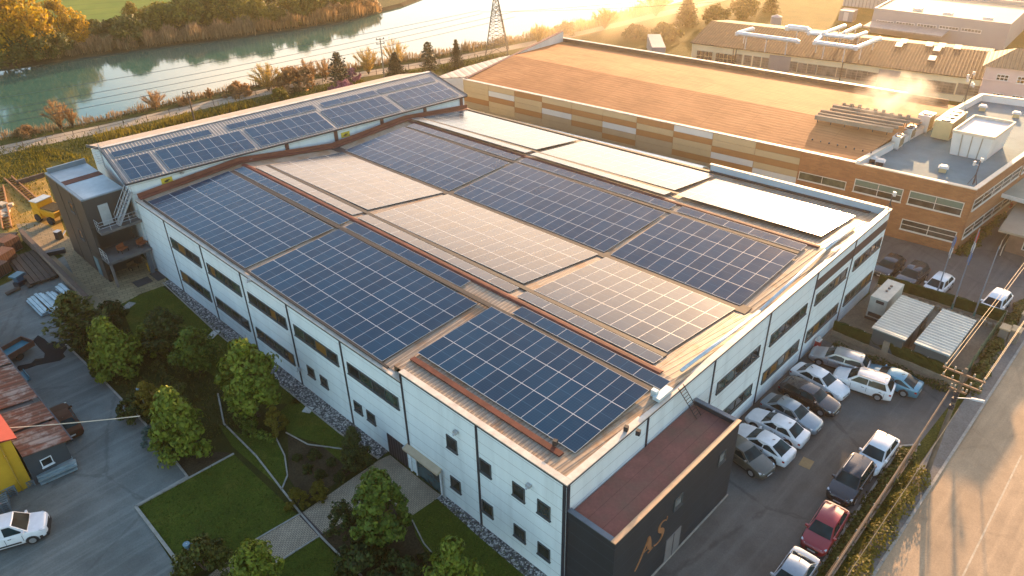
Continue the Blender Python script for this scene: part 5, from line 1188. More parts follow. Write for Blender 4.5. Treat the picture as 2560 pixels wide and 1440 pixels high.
# ------------------------------------------------------------------ left yard
M_RUST = stripes('rusty_sheet', (.20, .065, .035), (.10, .045, .03), (0, 1), .75, .6, 0, (.26, .24, .22), .7)
M_SHEDW = mat('shed_dark_wall', (.035, .05, .06), .75, 0, .25, .6)
ro = [(172, 1100), (52, 1132), (-70, 880), (-22, 868), (0, 878)]
RS = thing('rusty_shed', 'long lean-to shed with a rusty sheet roof beside the yellow building', 'shed', (-16.4, 33, 0))
r0 = G(172, 1100, 2.5); r1 = G(52, 1132, 2.9); r2 = G(0, 880, 2.5)
ex, ey = unit(r2.x - r0.x, r2.y - r0.y); Ls = 30
def SP(u, v, z): return Vector((r0.x + ex * u - ey * v, r0.y + ey * u + ex * v, z))   # v away to the left
wS = (Vector((r1.x, r1.y)) - Vector((r0.x, r0.y))).length
b = MB(); q = [SP(.25, .25, 0), SP(Ls, .25, 0), SP(Ls, wS, 0), SP(.25, wS, 0)]; b.hexa(q + [SP(.25, .25, 2.4), SP(Ls, .25, 2.4), SP(Ls, wS, 2.8), SP(.25, wS, 2.8)]); b.build('wall', M_SHEDW, RS)
b = MB()
for k, (u0, u1) in enumerate(((0, 3.1), (3.4, 6.2), (6.9, 13), (13.3, Ls))):
    q = [SP(u0, -.15, 2.42 + .02 * (k % 2)), SP(u1, -.15, 2.42 + .02 * (k % 2)), SP(u1, wS, 2.88 + .02 * (k % 2)), SP(u0, wS, 2.88 + .02 * (k % 2))]; b.hexa(q + [x + Vector((0, 0, .06)) for x in q])
b.build('roof', M_RUST, RS)
b = MB(); b.bar(SP(-.1, -.2, 2.42), SP(Ls, -.2, 2.42), .1, .14); b.build('gutter', M_DARKTRIM, RS)
sw_ = WF(SP(.25, .25, 0).xy, SP(.25, wS, 0).xy)
wwin(sw_, wS * .38, wS * .38 + .75, 1.15, 1.85, 1, 1, RS, frame=mat('white_frame', (.7, .7, .7)))
# gable building: yellow wall and red roof
YB = thing('yellow_building', 'bright yellow building with a red roof at the left edge', 'building', (r1.x, r1.y, 0))
yb0 = G(82, 1210); ya = (yb0.x - ex * .1, yb0.y - ey * .1)
def YP(u, v, z): return Vector((ya[0] + ex * u - ey * v, ya[1] + ey * u + ex * v, z))
b = MB(); q = [YP(0, 0, 0), YP(26, 0, 0), YP(26, 9, 0), YP(0, 9, 0)]; b.hexa(q + [Vector((x.x, x.y, 4.4)) for x in q]); b.build('wall', mat('yellow_render', (.55, .31, .012), .8, 0, .14, .5, (.62, .37, .02)), YB)
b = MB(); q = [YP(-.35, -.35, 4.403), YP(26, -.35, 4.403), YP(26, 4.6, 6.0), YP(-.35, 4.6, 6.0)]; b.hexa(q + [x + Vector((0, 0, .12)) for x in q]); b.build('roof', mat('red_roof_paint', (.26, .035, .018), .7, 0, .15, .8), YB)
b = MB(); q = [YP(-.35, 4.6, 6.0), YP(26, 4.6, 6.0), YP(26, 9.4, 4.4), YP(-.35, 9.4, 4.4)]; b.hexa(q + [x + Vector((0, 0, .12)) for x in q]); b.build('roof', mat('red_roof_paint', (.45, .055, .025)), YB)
b = MB(); b.tube(YP(-.08, .7, 0), YP(-.08, .7, 4.3), .05, 6); b.tube(YP(-.12, .72, 3.2), YP(-.12, .72, 3.35), .08, 6); b.build('downpipe', mat('ochre_pipe', (.4, .24, .03), .6), YB)
# stacks of galvanised sections
M_GALV = mat('galvanised_section', (.30, .40, .43), .38, .5, .25, 1.5, (.42, .53, .56))
def steelstack(lab, A, B, width, rows, cols, m=M_GALV, zz=.012, name='steel_bundle', group='bundles of galvanised steel in the yard'):
    A3, B3 = G(*A), G(*B); d = (B3 - A3); n_ = Vector((-d.y, d.x, 0)).normalized(); t = thing(name, lab, 'steel bundle', (A3.x, A3.y, zz), 0, group)
    r = random.Random(len(lab)); w_ = width / cols
    for j in range(rows):
        for i in range(cols - (j % 2)):
            o = n_ * (w_ * (i - cols / 2 + .5 + (j % 2) * .5)); e_ = d.normalized() * r.uniform(-.15, .15); z = zz + .16 + j * .17
            b = MB(); a, c = A3 + o + e_, B3 + o + e_; a.z = c.z = z; b.bar(a, c, w_ * .88, .15); ba = b.build('section', m, t)
    b = MB()
    for f in (.15, .85): p = A3 + d * f; b.bar(p - n_ * width / 2 + Vector((0, 0, zz + .04)), p + n_ * width / 2 + Vector((0, 0, zz + .04)), .1, .08)
    b.build('bearer', mat('timber', (.16, .11, .07), .9), t); return t
steelstack('long bundle of galvanised sections against the dark shed wall', (100, 1205), (192, 1165), 1.2, 4, 3)
steelstack('bundle of galvanised beams leaning nearest the bush in the yard', (80, 752), (118, 790), 1.0, 2, 3)
steelstack('second bundle of galvanised beams beside the retaining wall', (97, 742), (150, 790), 1.0, 2, 3)
steelstack('bundle of blue grey sections tight under the retaining wall', (126, 738), (166, 772), .9, 2, 3)
steelstack('small bundle of sections closest to the retaining wall top', (150, 724), (182, 752), .8, 3, 2)
M_WOODG = mat('grey_timber', (.15, .20, .22), .85, 0, .3, 3)
for px, py, lab, a in ((28, 1230, 'grey pallet stack against the yellow wall', .2), (75, 1205, 'small pallet stack beside the black drum', .1), (10, 1270, 'dark pallet stack at the picture edge', .3)):
    p = G(px, py); t = thing('pallet_stack', lab, 'pallets', (p.x, p.y, .012), a + 1.1, 'pallets by the yellow wall')
    for k in range(5 if px < 60 else 3):
        b = MB(); z = k * .17
        for i in range(5): b.box(-.55 + i * .24, -.45, z + .09, -.40 + i * .24, .45, z + .12)
        for j in (-.42, 0, .36): b.box(-.55, j, z, .56, j + .08, z + .088)
        b.build('pallet', M_WOODG, t, local=True)
p = G(48, 1195); t = thing('oil_drum', 'black drum standing between the pallets at the yellow corner', 'drum', (p.x, p.y, .012)); MB().tube((0, 0, 0), (0, 0, .9), .32, 16).build('body', M_BLACK, t, local=True)
for z in (.3, .6, .88): MB().tube((0, 0, z), (0, 0, z + .04), .34, 16).build('hoop', M_DARKTRIM, t, local=True)
p = G(38, 893); t = thing('skip_trailer', 'open trailer with a teal bed and rusty sides at the shed corner', 'trailer', (p.x, p.y, .012), math.atan2(ey, ex) - 1.25)
M_TEAL = mat('teal_paint', (.03, .20, .26), .5, 0, .2, 2); M_RSIDE = mat('rusty_side', (.16, .07, .045), .8, 0, .3, 2)
MB().box(-1.5, -.8, .55, 1.5, .8, .65).build('bed', M_TEAL, t, local=True)
for q in ((-1.55, -.86, .5, 1.55, -.803, 1.05), (-1.55, .803, .5, 1.55, .86, 1.05), (-1.58, -.8, .5, -1.503, .8, 1.05), (1.503, -.8, .5, 1.58, .8, 1.05)): MB().box(*q).build('side_panel', M_RSIDE, t, local=True)
for s in (-1, 1): MB().tube((0, s * .7, .3), (0, s * .9, .3), .3, 14).build('wheel', M_TYRE, t, local=True)
p = G(60, 944); t = thing('steel_trough', 'narrow teal trough lying beside the rusty shed', 'trough', (p.x, p.y, .012), math.atan2(ey, ex))
MB().box(-.8, -.25, 0, .8, .25, .12).build('base', M_TEAL, t, local=True); MB().box(-.8, -.3, 0, .8, -.253, .35).build('side_panel', M_TEAL, t, local=True); MB().box(-.8, .253, 0, .8, .3, .35).build('side_panel', M_TEAL, t, local=True)
# wet stain on the yard
ws = [(82, 852), (95, 838), (112, 848), (122, 858), (148, 856), (165, 852), (168, 872), (158, 884), (164, 892), (150, 902), (120, 908), (92, 914), (70, 922), (40, 930), (45, 915), (78, 908), (88, 898), (110, 895), (112, 884), (96, 868)]
struct('wet_patch', MB().poly([(*G2(*q), .0135) for q in ws]), mat('wet_asphalt', (.022, .025, .027), .95, 0, .3, .8, None, .05))
# retaining wall
A3, B3 = G(60, 598), G(226, 768); t = thing('retaining_wall', 'low rough retaining wall between the steel yard and the tower path', 'wall', (A3.x, A3.y, 0))
b = MB(); b.bar(A3 + Vector((0, 0, .6)), B3 + Vector((0, 0, .6)), .3, 1.2); b.build('wall', mat('stained_concrete', (.30, .22, .16), .9, 0, .35, 1.0, fine=.4), t)
b = MB(); b.bar(A3 + Vector((0, 0, 1.24)), B3 + Vector((0, 0, 1.24)), .42, .08); b.build('coping', mat('dark_stone', (.10, .07, .055), .9, 0, .3, 1.5), t)
# path slabs and strip
struct('slab_strip', MB().poly([(*G2(*q), .02) for q in ((60, 575), (95, 600), (262, 762), (250, 775), (150, 690))]), mat('pale_slab', (.30, .24, .15), .9, 0, .2, .6, fine=.3))
# dark brick stacks, beams and machine in the steel yard
M_DBR = pavers('dark_brick', (.16, .065, .035), .4, .5, .2)
def crate(lab, px, py, sz, rz, m, name='brick_pallet', cat='brick pallet'):
    p = G(px, py); t = thing(name, lab, cat, (p.x, p.y, .012), rz); X, Y, Z = sz
    MB().box(-X / 2, -Y / 2, .12, X / 2, Y / 2, Z).build('load', m, t, local=True)
    for y in (-Y * .4, 0, Y * .4): MB().box(-X / 2, y - .05, 0, X / 2, y + .05, .117).build('runner', M_WOODG, t, local=True)
crate('dark brick stack farther inside the steel yard', 12, 660, (2.2, 1.6, 1.5), .5, M_DBR)
crate('dark brick stack at the picture edge of the steel yard', -5, 690, (2.2, 1.6, 1.3), .5, M_DBR)
crate('brick stack behind the timber rack of the yard', 30, 628, (1.8, 1.4, 1.6), .4, M_DBR)
M_RUSTB = mat('rusty_beam', (.07, .045, .03), .8, 0, .35, 1.5)
steelstack('wide layer of dark rusty beams on the steel yard floor', (62, 640), (118, 705), 3.6, 2, 7, M_RUSTB, .012, 'beam_stack', 'rusty beams in the steel yard')
steelstack('lengthwise timber and beam rack at the picture edge', (-10, 610), (42, 606), 1.6, 5, 4, M_RUSTB, .012, 'beam_stack', 'rusty beams in the steel yard')
p = G(52, 712); t = thing('yard_machine', 'small blue machine standing in front of the rusty beams', 'machine', (p.x, p.y, .012), .5)
M_BLM = mat('machine_blue', (.03, .10, .17), .5, 0, .25, 3)
MB().box(-.5, -.35, 0, .5, .35, .5).build('base', M_DARKTRIM, t, local=True); MB().box(-.35, -.3, .503, .35, .3, 1.1).build('body', M_BLM, t, local=True); MB().box(-.6, -.45, 1.103, .6, .45, 1.25).build('table', mat('machine_teal', (.05, .17, .22), .5), t, local=True); MB().bar((.35, 0, .8), (1.1, .2, .7), .2).build('arm', M_BLM, t, local=True)
steelstack('short timber bundle by the blue machine', (18, 738), (52, 722), .5, 1, 2, M_RUSTB, .012, 'beam_stack', 'rusty beams in the steel yard')
# yellow loader by the tower
p = G(130, 552); t = thing('dump_truck', 'yellow dumper parked behind the dark stair tower', 'dumper', (p.x + .3, p.y, .006), 1.9)
MY = mat('machine_yellow', (.62, .30, .008), .5, 0, .15, 2)
MB().hexa([(-1.6, -.9, .9), (.4, -.9, .9), (.4, .9, .9), (-1.6, .9, .9), (-2.3, -1.1, 1.8), (.6, -1.1, 1.8), (.6, 1.1, 1.8), (-2.3, 1.1, 1.8)]).build('skip', MY, t, local=True)
MB().box(-2.0, -.9, 1.803, .5, .9, 1.9).build('load', M_SOIL, t, local=True)
MB().box(.65, -1.0, .5, 2.0, 1.0, 1.5).build('bonnet', MY, t, local=True)
MB().box(.7, -.95, 1.503, 1.9, .95, 2.5).build('cab', MY, t, local=True)
MB().box(.66, -1.0, 2.503, 1.95, 1.0, 2.6).build('cab_roof', mat('cab_roof_grey', (.4, .45, .46), .5), t, local=True)
MB().box(1.903, -.7, 1.7, 1.93, .7, 2.35).build('windscreen', M_GLASS, t, local=True)
for x in (-.9, 1.3):
    for s in (-1, 1): MB().tube((x, s * .8, .5), (x, s * 1.15, .5), .5, 14).build('wheel', M_TYRE, t, local=True)
p = G(150, 597); t = thing('wheelie_bin', 'black bin lying open on the dirt by the dark tower', 'bin', (p.x, p.y, .012), .4)
MB().prism([(-.3, -.3), (.3, -.3), (.3, .3), (-.3, .3)], 0, .95).build('body', M_BLACK, t, local=True); MB().box(-.33, -.33, .953, .33, .33, 1.0).build('lid', M_STEEL, t, local=True); MB().bar((.3, 0, .1), (1.4, .6, .25), .15, .1).build('handle', M_STEEL, t, local=True)
p = G(137, 635); t = thing('stone_trough', 'dark trough with a pale end on the path edge', 'trough', (p.x, p.y, .012), -.35)
MB().box(-1.1, -.3, 0, 1.1, .3, .45).build('body', M_DARKTRIM, t, local=True); MB().box(-1.2, -.25, 0, -1.103, .25, .5).build('end_cap', M_UNIT, t, local=True)
# steel track leaning over the dirt, low wall, dumped slabs
for (a, c, lab, nm) in (((22, 448), (98, 516), 'long rusty steel track lying over the yellow dirt', 'steel_track'), ((0, 470), (20, 575), 'second rusty steel track by the picture edge', 'steel_track')):
    A3, B3 = G(*a), G(*c); n_ = Vector((-(B3 - A3).y, (B3 - A3).x, 0)).normalized() * .45; b = MB()
    for s in (-1, 1): b.bar(A3 + n_ * s + Vector((0, 0, .25)), B3 + n_ * s + Vector((0, 0, .25)), .14, .3)
    for k in range(14): q = A3.lerp(B3, (k + .5) / 14); b.bar(q - n_ + Vector((0, 0, .15)), q + n_ + Vector((0, 0, .15)), .18, .12)
    tag(b.build(nm, mat('rust_orange', (.30, .14, .05), .85, 0, .3, 2), origin=(A3.x, A3.y, 0)), lab, 'track')
A3, B3 = G(45, 462), G(112, 442); b = MB(); b.bar(A3 + Vector((0, 0, .3)), B3 + Vector((0, 0, .3)), .3, .6); tag(b.build('garden_wall', mat('dark_stone', (.10, .07, .055)), origin=(A3.x, A3.y, 0)), 'low dark wall along the upper edge of the yellow dirt', 'wall')
b = MB(); r = random.Random(9)
for k in range(14): q = G(r.uniform(-20, 25), r.uniform(512, 545)); b.rbox((q.x, q.y, .006), (r.uniform(.6, 1.6), r.uniform(.5, 1.2), r.uniform(.1, .5)), r.uniform(0, 3))
tag(b.build('rubble_heap', mat('pale_rubble', (.5, .42, .30), .9, 0, .3, 1), origin=tuple(G(5, 530))), 'heap of pale broken slabs at the left edge of the dirt', 'rubble')
# small yard and garden fittings
for px, py, lab in ((533, 836, 'grey manhole cover in the lawn by the gravel strip'), (490, 1028, 'round manhole cover in the small lawn by the wall')): pass
for (px, py, sx, sy, lab) in ((533, 837, 1.3, .7, 'pale rectangular manhole cover in the lawn beside the gravel'), (770, 1025, .7, .7, 'pale round cover in the lawn below the small windows'), (318, 768, 1.6, .8, 'flat pale stone slab in the upper lawn')):
    p = G(px, py); b = MB(); b.rbox((p.x, p.y, .02), (sx, sy, .05), .5); tag(b.build('manhole_cover', M_UNIT if px != 318 else M_KERB, origin=(p.x, p.y, .02)), lab, 'cover')
p = G(2016, 1158); b = MB(); b.rbox((p.x, p.y, .0085), (1.0, .8, .012), .1); tag(b.build('manhole_cover', mat('tan_cover', (.24, .17, .08), .8), origin=(p.x, p.y, .01)), 'tan square cover in the car park asphalt', 'cover')
for base, top, lab in (((372, 1040), (352, 978), 'thin grey garden lamp post in the dark shrubs'), ((488, 1420), (468, 1368), 'blue grey garden lamp at the lower lawn corner')):
    h_ = min(4.0, height_at(*base, *top)); p = G(*base); t = thing('garden_lamp', lab, 'lamp', (p.x, p.y, 0)); MB().tube((0, 0, 0), (0, 0, h_), .05, 6).build('post', M_STEEL, t, local=True); MB().tube((0, 0, h_), (0, 0, h_ + .3), .16, 8, .22).build('lamp_head', mat('lamp_blue', (.10, .2, .26), .4), t, local=True); MB().tube((0, 0, h_ + .3), (.35, .1, h_ - .1), .05, 6).build('arm', M_STEEL, t, local=True)
# ------------------------------------------------------------------ plants
def leafmat(name, a, b, c, trans=.28, rough=.6):
    if name in MATS: return MATS[name]
    t = NT(name); g = t.new('ShaderNodeNewGeometry'); r = g.outputs['Random Per Island']
    col = t.ramp(r, [(0, a), (.55, b), (1, c)])
    n = t.noise(t.obj(), .9, 3); col = t.mix(t.ramp(n, [(.35, .45), (.65, 0.0)]), col, sc3(a, .7))
    m = t.out(col, rough, 0, .25)
    tr = t.new('ShaderNodeBsdfTranslucent'); t.l(col, tr.inputs[0]); mx = t.new('ShaderNodeMixShader'); mx.inputs[0].default_value = trans
    o = t.n['Material Output']; t.l(t.b.outputs[0], mx.inputs[1]); t.l(tr.outputs[0], mx.inputs[2]); t.l(mx.outputs[0], o.inputs[0])
    MATS[name] = m; return m
M_BARK = mat('bark', (.075, .052, .036), .95, 0, .4, 6, world=False)
L_GREEN = leafmat('leaf_green', (.05, .088, .009), (.095, .150, .015), (.18, .23, .025))
L_LIGHT = leafmat('leaf_light', (.085, .13, .011), (.16, .21, .016), (.27, .29, .030))
L_DARK = leafmat('leaf_dark', (.020, .036, .008), (.040, .066, .012), (.08, .11, .018))
L_OLIVE = leafmat('leaf_olive', (.04, .054, .009), (.085, .10, .014), (.15, .15, .022))
L_YELLOW = leafmat('leaf_yellow', (.20, .13, .006), (.44, .27, .008), (.66, .42, .015), .5)
L_OCHRE = leafmat('leaf_ochre', (.12, .10, .012), (.22, .17, .018), (.34, .25, .025), .4)
L_ORANGE = leafmat('leaf_orange', (.20, .115, .05), (.33, .19, .08), (.48, .29, .12), .5)
L_GOLD = leafmat('leaf_gold', (.26, .17, .04), (.42, .28, .07), (.58, .40, .11), .5)
L_FAR = leafmat('leaf_far', (.085, .095, .012), (.17, .165, .02), (.30, .26, .03), .4)
L_SPRUCE = leafmat('leaf_spruce', (.010, .020, .010), (.022, .036, .016), (.045, .06, .022), .15)
L_PINK = leafmat('leaf_pink', (.28, .09, .14), (.42, .15, .22), (.55, .24, .30), .4)
L_BLUE = leafmat('leaf_blue', (.03, .07, .065), (.055, .11, .10), (.09, .16, .15), .2)
L_YSHRUB = leafmat('leaf_yellow_shrub', (.10, .095, .010), (.17, .15, .014), (.26, .20, .02), .4)
L_REED = leafmat('leaf_reed', (.17, .115, .06), (.27, .185, .10), (.40, .28, .15), .4)
def leafquad(b, c, n, s, r):
    u = n.orthogonal().normalized(); v = n.cross(u); a = r.uniform(0, 6.28); ca, sa = math.cos(a), math.sin(a)
    x = (u * ca + v * sa) * s; y = (v * ca - u * sa) * s * .62
    b.poly([c - x, c + y, c + x, c - y])
def crown_bm(seed, prof, R, z0, z1, clumps, per, leaf, cr=.30, up=.25):
    """Leaf clumps through a volume whose outline radius along the height is given by prof(0..1)."""
    r = random.Random(seed); b = MB()
    for _ in range(clumps):
        f = r.random() ** .85; a = r.uniform(0, 6.28); rr = prof(f) * R * (r.random() ** .38) * r.uniform(.8, 1.12)
        c = Vector((math.cos(a) * rr, math.sin(a) * rr, z0 + (z1 - z0) * f)); k = R * cr * r.uniform(.55, 1.15)
        for _ in range(per):
            d = Vector((r.gauss(0, 1), r.gauss(0, 1), r.gauss(.25, 1))); d.normalize()
            p = c + d * k * (r.random() ** .45)
            n = (d + Vector((c.x, c.y, 0)).normalized() * .5 + Vector((r.gauss(0, .6), r.gauss(0, .6), up + r.gauss(0, .5)))).normalized()
            leafquad(b, p, n, leaf * r.uniform(.6, 1.25), r)
    return b
def trunk_bm(seed, h, r0, R, nb=9, z_first=.25, up=.7):
    r = random.Random(seed); b = MB(); P = [Vector((0, 0, -.1))]
    for k in range(1, 6): P.append(Vector((r.uniform(-.03, .03) * h, r.uniform(-.03, .03) * h, h * k / 5)))
    for k in range(5): b.tube(P[k], P[k + 1], r0 * (1 - k * .18), 7, r0 * (1 - (k + 1) * .18))
    for k in range(nb):
        f = z_first + (1 - z_first) * k / nb; i = min(4, int(f * 5)); p = P[i].lerp(P[i + 1], f * 5 - i); a = 2.4 * k + r.uniform(-.4, .4)
        q = p + Vector((math.cos(a) * R * .75 * (1.1 - f * .6), math.sin(a) * R * .75 * (1.1 - f * .6), R * up * r.uniform(.5, 1.1)))
        m_ = p.lerp(q, .5) + Vector((0, 0, -.06 * R)); b.tube(p, m_, r0 * .4 * (1.1 - f), 5, r0 * .28 * (1.1 - f)); b.tube(m_, q, r0 * .28 * (1.1 - f), 5, r0 * .1)
        for s in range(2):
            q2 = m_ + Vector((r.uniform(-.4, .4) * R, r.uniform(-.4, .4) * R, r.uniform(.1, .5) * R)); b.tube(m_, q2, r0 * .16, 4, r0 * .05)
    return b
oval = lambda f: math.sin(pi * min(1, max(0, .12 + .86 * f))) ** .7
cone = lambda f: max(.06, (1 - f) ** .8) * (1 if f > .12 else .6 + f * 3)
egg = lambda f: math.sin(pi * (f ** .75) * .93 + .12) ** .8
dome = lambda f: math.sqrt(max(.02, 1 - (f * .98) ** 2))
col_ = lambda f: .9 if f < .75 else .9 - (f - .75) * 2.6
PROTO = {}
def plant(name, lab, cat, base, top, hw_px, style, m, group=None, seed=1, zbase=0.0):
    """A tree or shrub standing at a place; its height and spread in metres follow from how it shows there."""
    p = G(*base, zbase)
    h = top if isinstance(top, (int, float)) else height_at(*base, *top)
    dist = (p + Vector((0, 0, h / 2)) - CAM).length; R = hw_px * dist / FPX
    h = max(h, R * .7)
    key = (style, m.name, seed)
    t = thing(name, lab, cat, (p.x, p.y, zbase), RND.uniform(0, 6.28), group)
    cl, pe, lf = {'leafy': (74, 84, .165), 'conic': (74, 84, .165), 'bush': (40, 60, .16), 'round': (46, 70, .12), 'far': (60, 70, .28), 'fargold': (64, 70, .25), 'twig': (46, 40, .20), 'farbush': (30, 60, .26), 'column': (40, 60, .13)}.get(style, (50, 50, .2))
    if style in ('leafy', 'conic', 'far', 'fargold', 'twig', 'column'):
        prof = {'leafy': egg, 'conic': cone, 'far': oval, 'fargold': oval, 'twig': egg, 'column': col_}[style]
        lo = {'leafy': .14, 'conic': .08, 'far': .10, 'fargold': .16, 'twig': .22, 'column': .05}[style]
        lf_ = lf * max(.6, min(2.2, (h * R) ** .5 / 3.2)) if style in ('leafy', 'conic', 'column') else lf * max(.5, min(1.6, R / 4))
        crown_bm(seed, prof, R, h * lo, h * .97, cl, pe, lf_, .30 if style != 'twig' else .26).build('crown', m, t, local=True)
        trunk_bm(seed, h * (.85 if style != 'twig' else .7), max(.06, h * .018), R, 10 if style != 'twig' else 16, .15 if style == 'twig' else .25).build('trunk', M_BARK, t, local=True)
    elif style == 'fan':
        r = random.Random(seed); b = MB(); tb = MB(); nb = 13
        for k in range(nb):
            a = 2.4 * k + r.uniform(-.3, .3); sp = math.sqrt((k + .5) / nb); e = Vector((math.cos(a) * R * sp * .92, math.sin(a) * R * sp * .92, h * (1 - .42 * sp * sp) * r.uniform(.85, 1.0)))
            s0 = Vector((0, 0, h * .06)); m0 = s0.lerp(e, .45) + Vector((0, 0, h * .07)); wd = max(.035, h * .010)
            tb.tube((0, 0, -.05), m0, wd, 4, wd * .6); tb.tube(m0, e, wd * .6, 4, wd * .2)
            for j in range(70):
                f = r.random() ** .7; q = (s0.lerp(m0, f * 2.2) if f < .45 else m0.lerp(e, (f - .45) / .55)); d = ((e - s0).normalized() + Vector((r.gauss(0, .42), r.gauss(0, .42), r.gauss(.15, .3)))).normalized()
                L = R * r.uniform(.16, .36); w_ = d.orthogonal().normalized() * .028 * max(1, R / 2.2); w_.rotate(Matrix.Rotation(r.uniform(0, 3.1), 3, d))
                q = q + Vector((r.gauss(0, .05), r.gauss(0, .05), 0)) * R; b.poly([q - w_, q + w_, q + d * L + w_ * .4, q + d * L - w_ * .4])
                if r.random() < .5: leafquad(b, q + d * L * r.random(), Vector((r.gauss(0, 1), r.gauss(0, 1), r.gauss(0, 1))).normalized(), .09 * max(1, R / 2.5), r)
        b.build('crown', m, t, local=True); tb.build('trunk', M_BARK, t, local=True)
    elif style in ('bush', 'round', 'farbush'):
        lf_ = lf * max(.5, min(2.0, R / 1.6)) if style != 'farbush' else lf * max(.4, min(1.2, R / 3))
        crown_bm(seed, dome, R, h * .03, h * .93, cl, pe, lf_, .26).build('foliage', m, t, local=True)
        b = MB(); r = random.Random(seed)
        for k in range(5): b.tube((0, 0, -.05), (r.uniform(-.5, .5) * R, r.uniform(-.5, .5) * R, h * .6), .03 * max(.7, R), 5, .012)
        b.build('stem', M_BARK, t, local=True)
    elif style in ('spruce', 'pine'):
        r = random.Random(seed); b = MB(); T = 15 if style == 'spruce' else 11
        tb = MB(); tb.tube((0, 0, -.1), (0, 0, h * .98), h * .018, 7, .02)
        for k in range(T):
            f = k / (T - 1); z = h * (.12 + .85 * f); rr = R * ((1 - f) ** .85 * (.86 if k % 2 else 1) + .05)
            if style == 'pine': rr = R * (.35 + .65 * math.sin(pi * (.25 + .72 * f))) * (1.08 - f * .55)
            nb = 9 if style == 'spruce' else 7
            for j in range(nb):
                a = 2 * pi * j / nb + k * .7 + r.uniform(-.2, .2); L = rr * r.uniform(.8, 1.12); dz = (-.28 if style == 'spruce' else .22) * L
                e = Vector((math.cos(a) * L, math.sin(a) * L, z + dz)); s = Vector((0, 0, z)); tb.tube(s, e, .025 * R, 4, .008)
                for i in range(22):
                    q = s.lerp(e, .15 + .85 * r.random()); wd = .20 * R * (1 - .3 * f); q += Vector((r.gauss(0, wd * .4), r.gauss(0, wd * .4), r.gauss(0, wd * .25)))
                    n = Vector((r.gauss(0, .5), r.gauss(0, .5), 1)).normalized(); leafquad(b, q, n, (.13 if style == 'spruce' else .17) * max(.4, R / 1.8) * r.uniform(.6, 1.3), r)
        b.build('crown', m, t, local=True); tb.build('trunk', M_BARK, t, local=True)
    return t
GT = 'trees and shrubs in the garden'
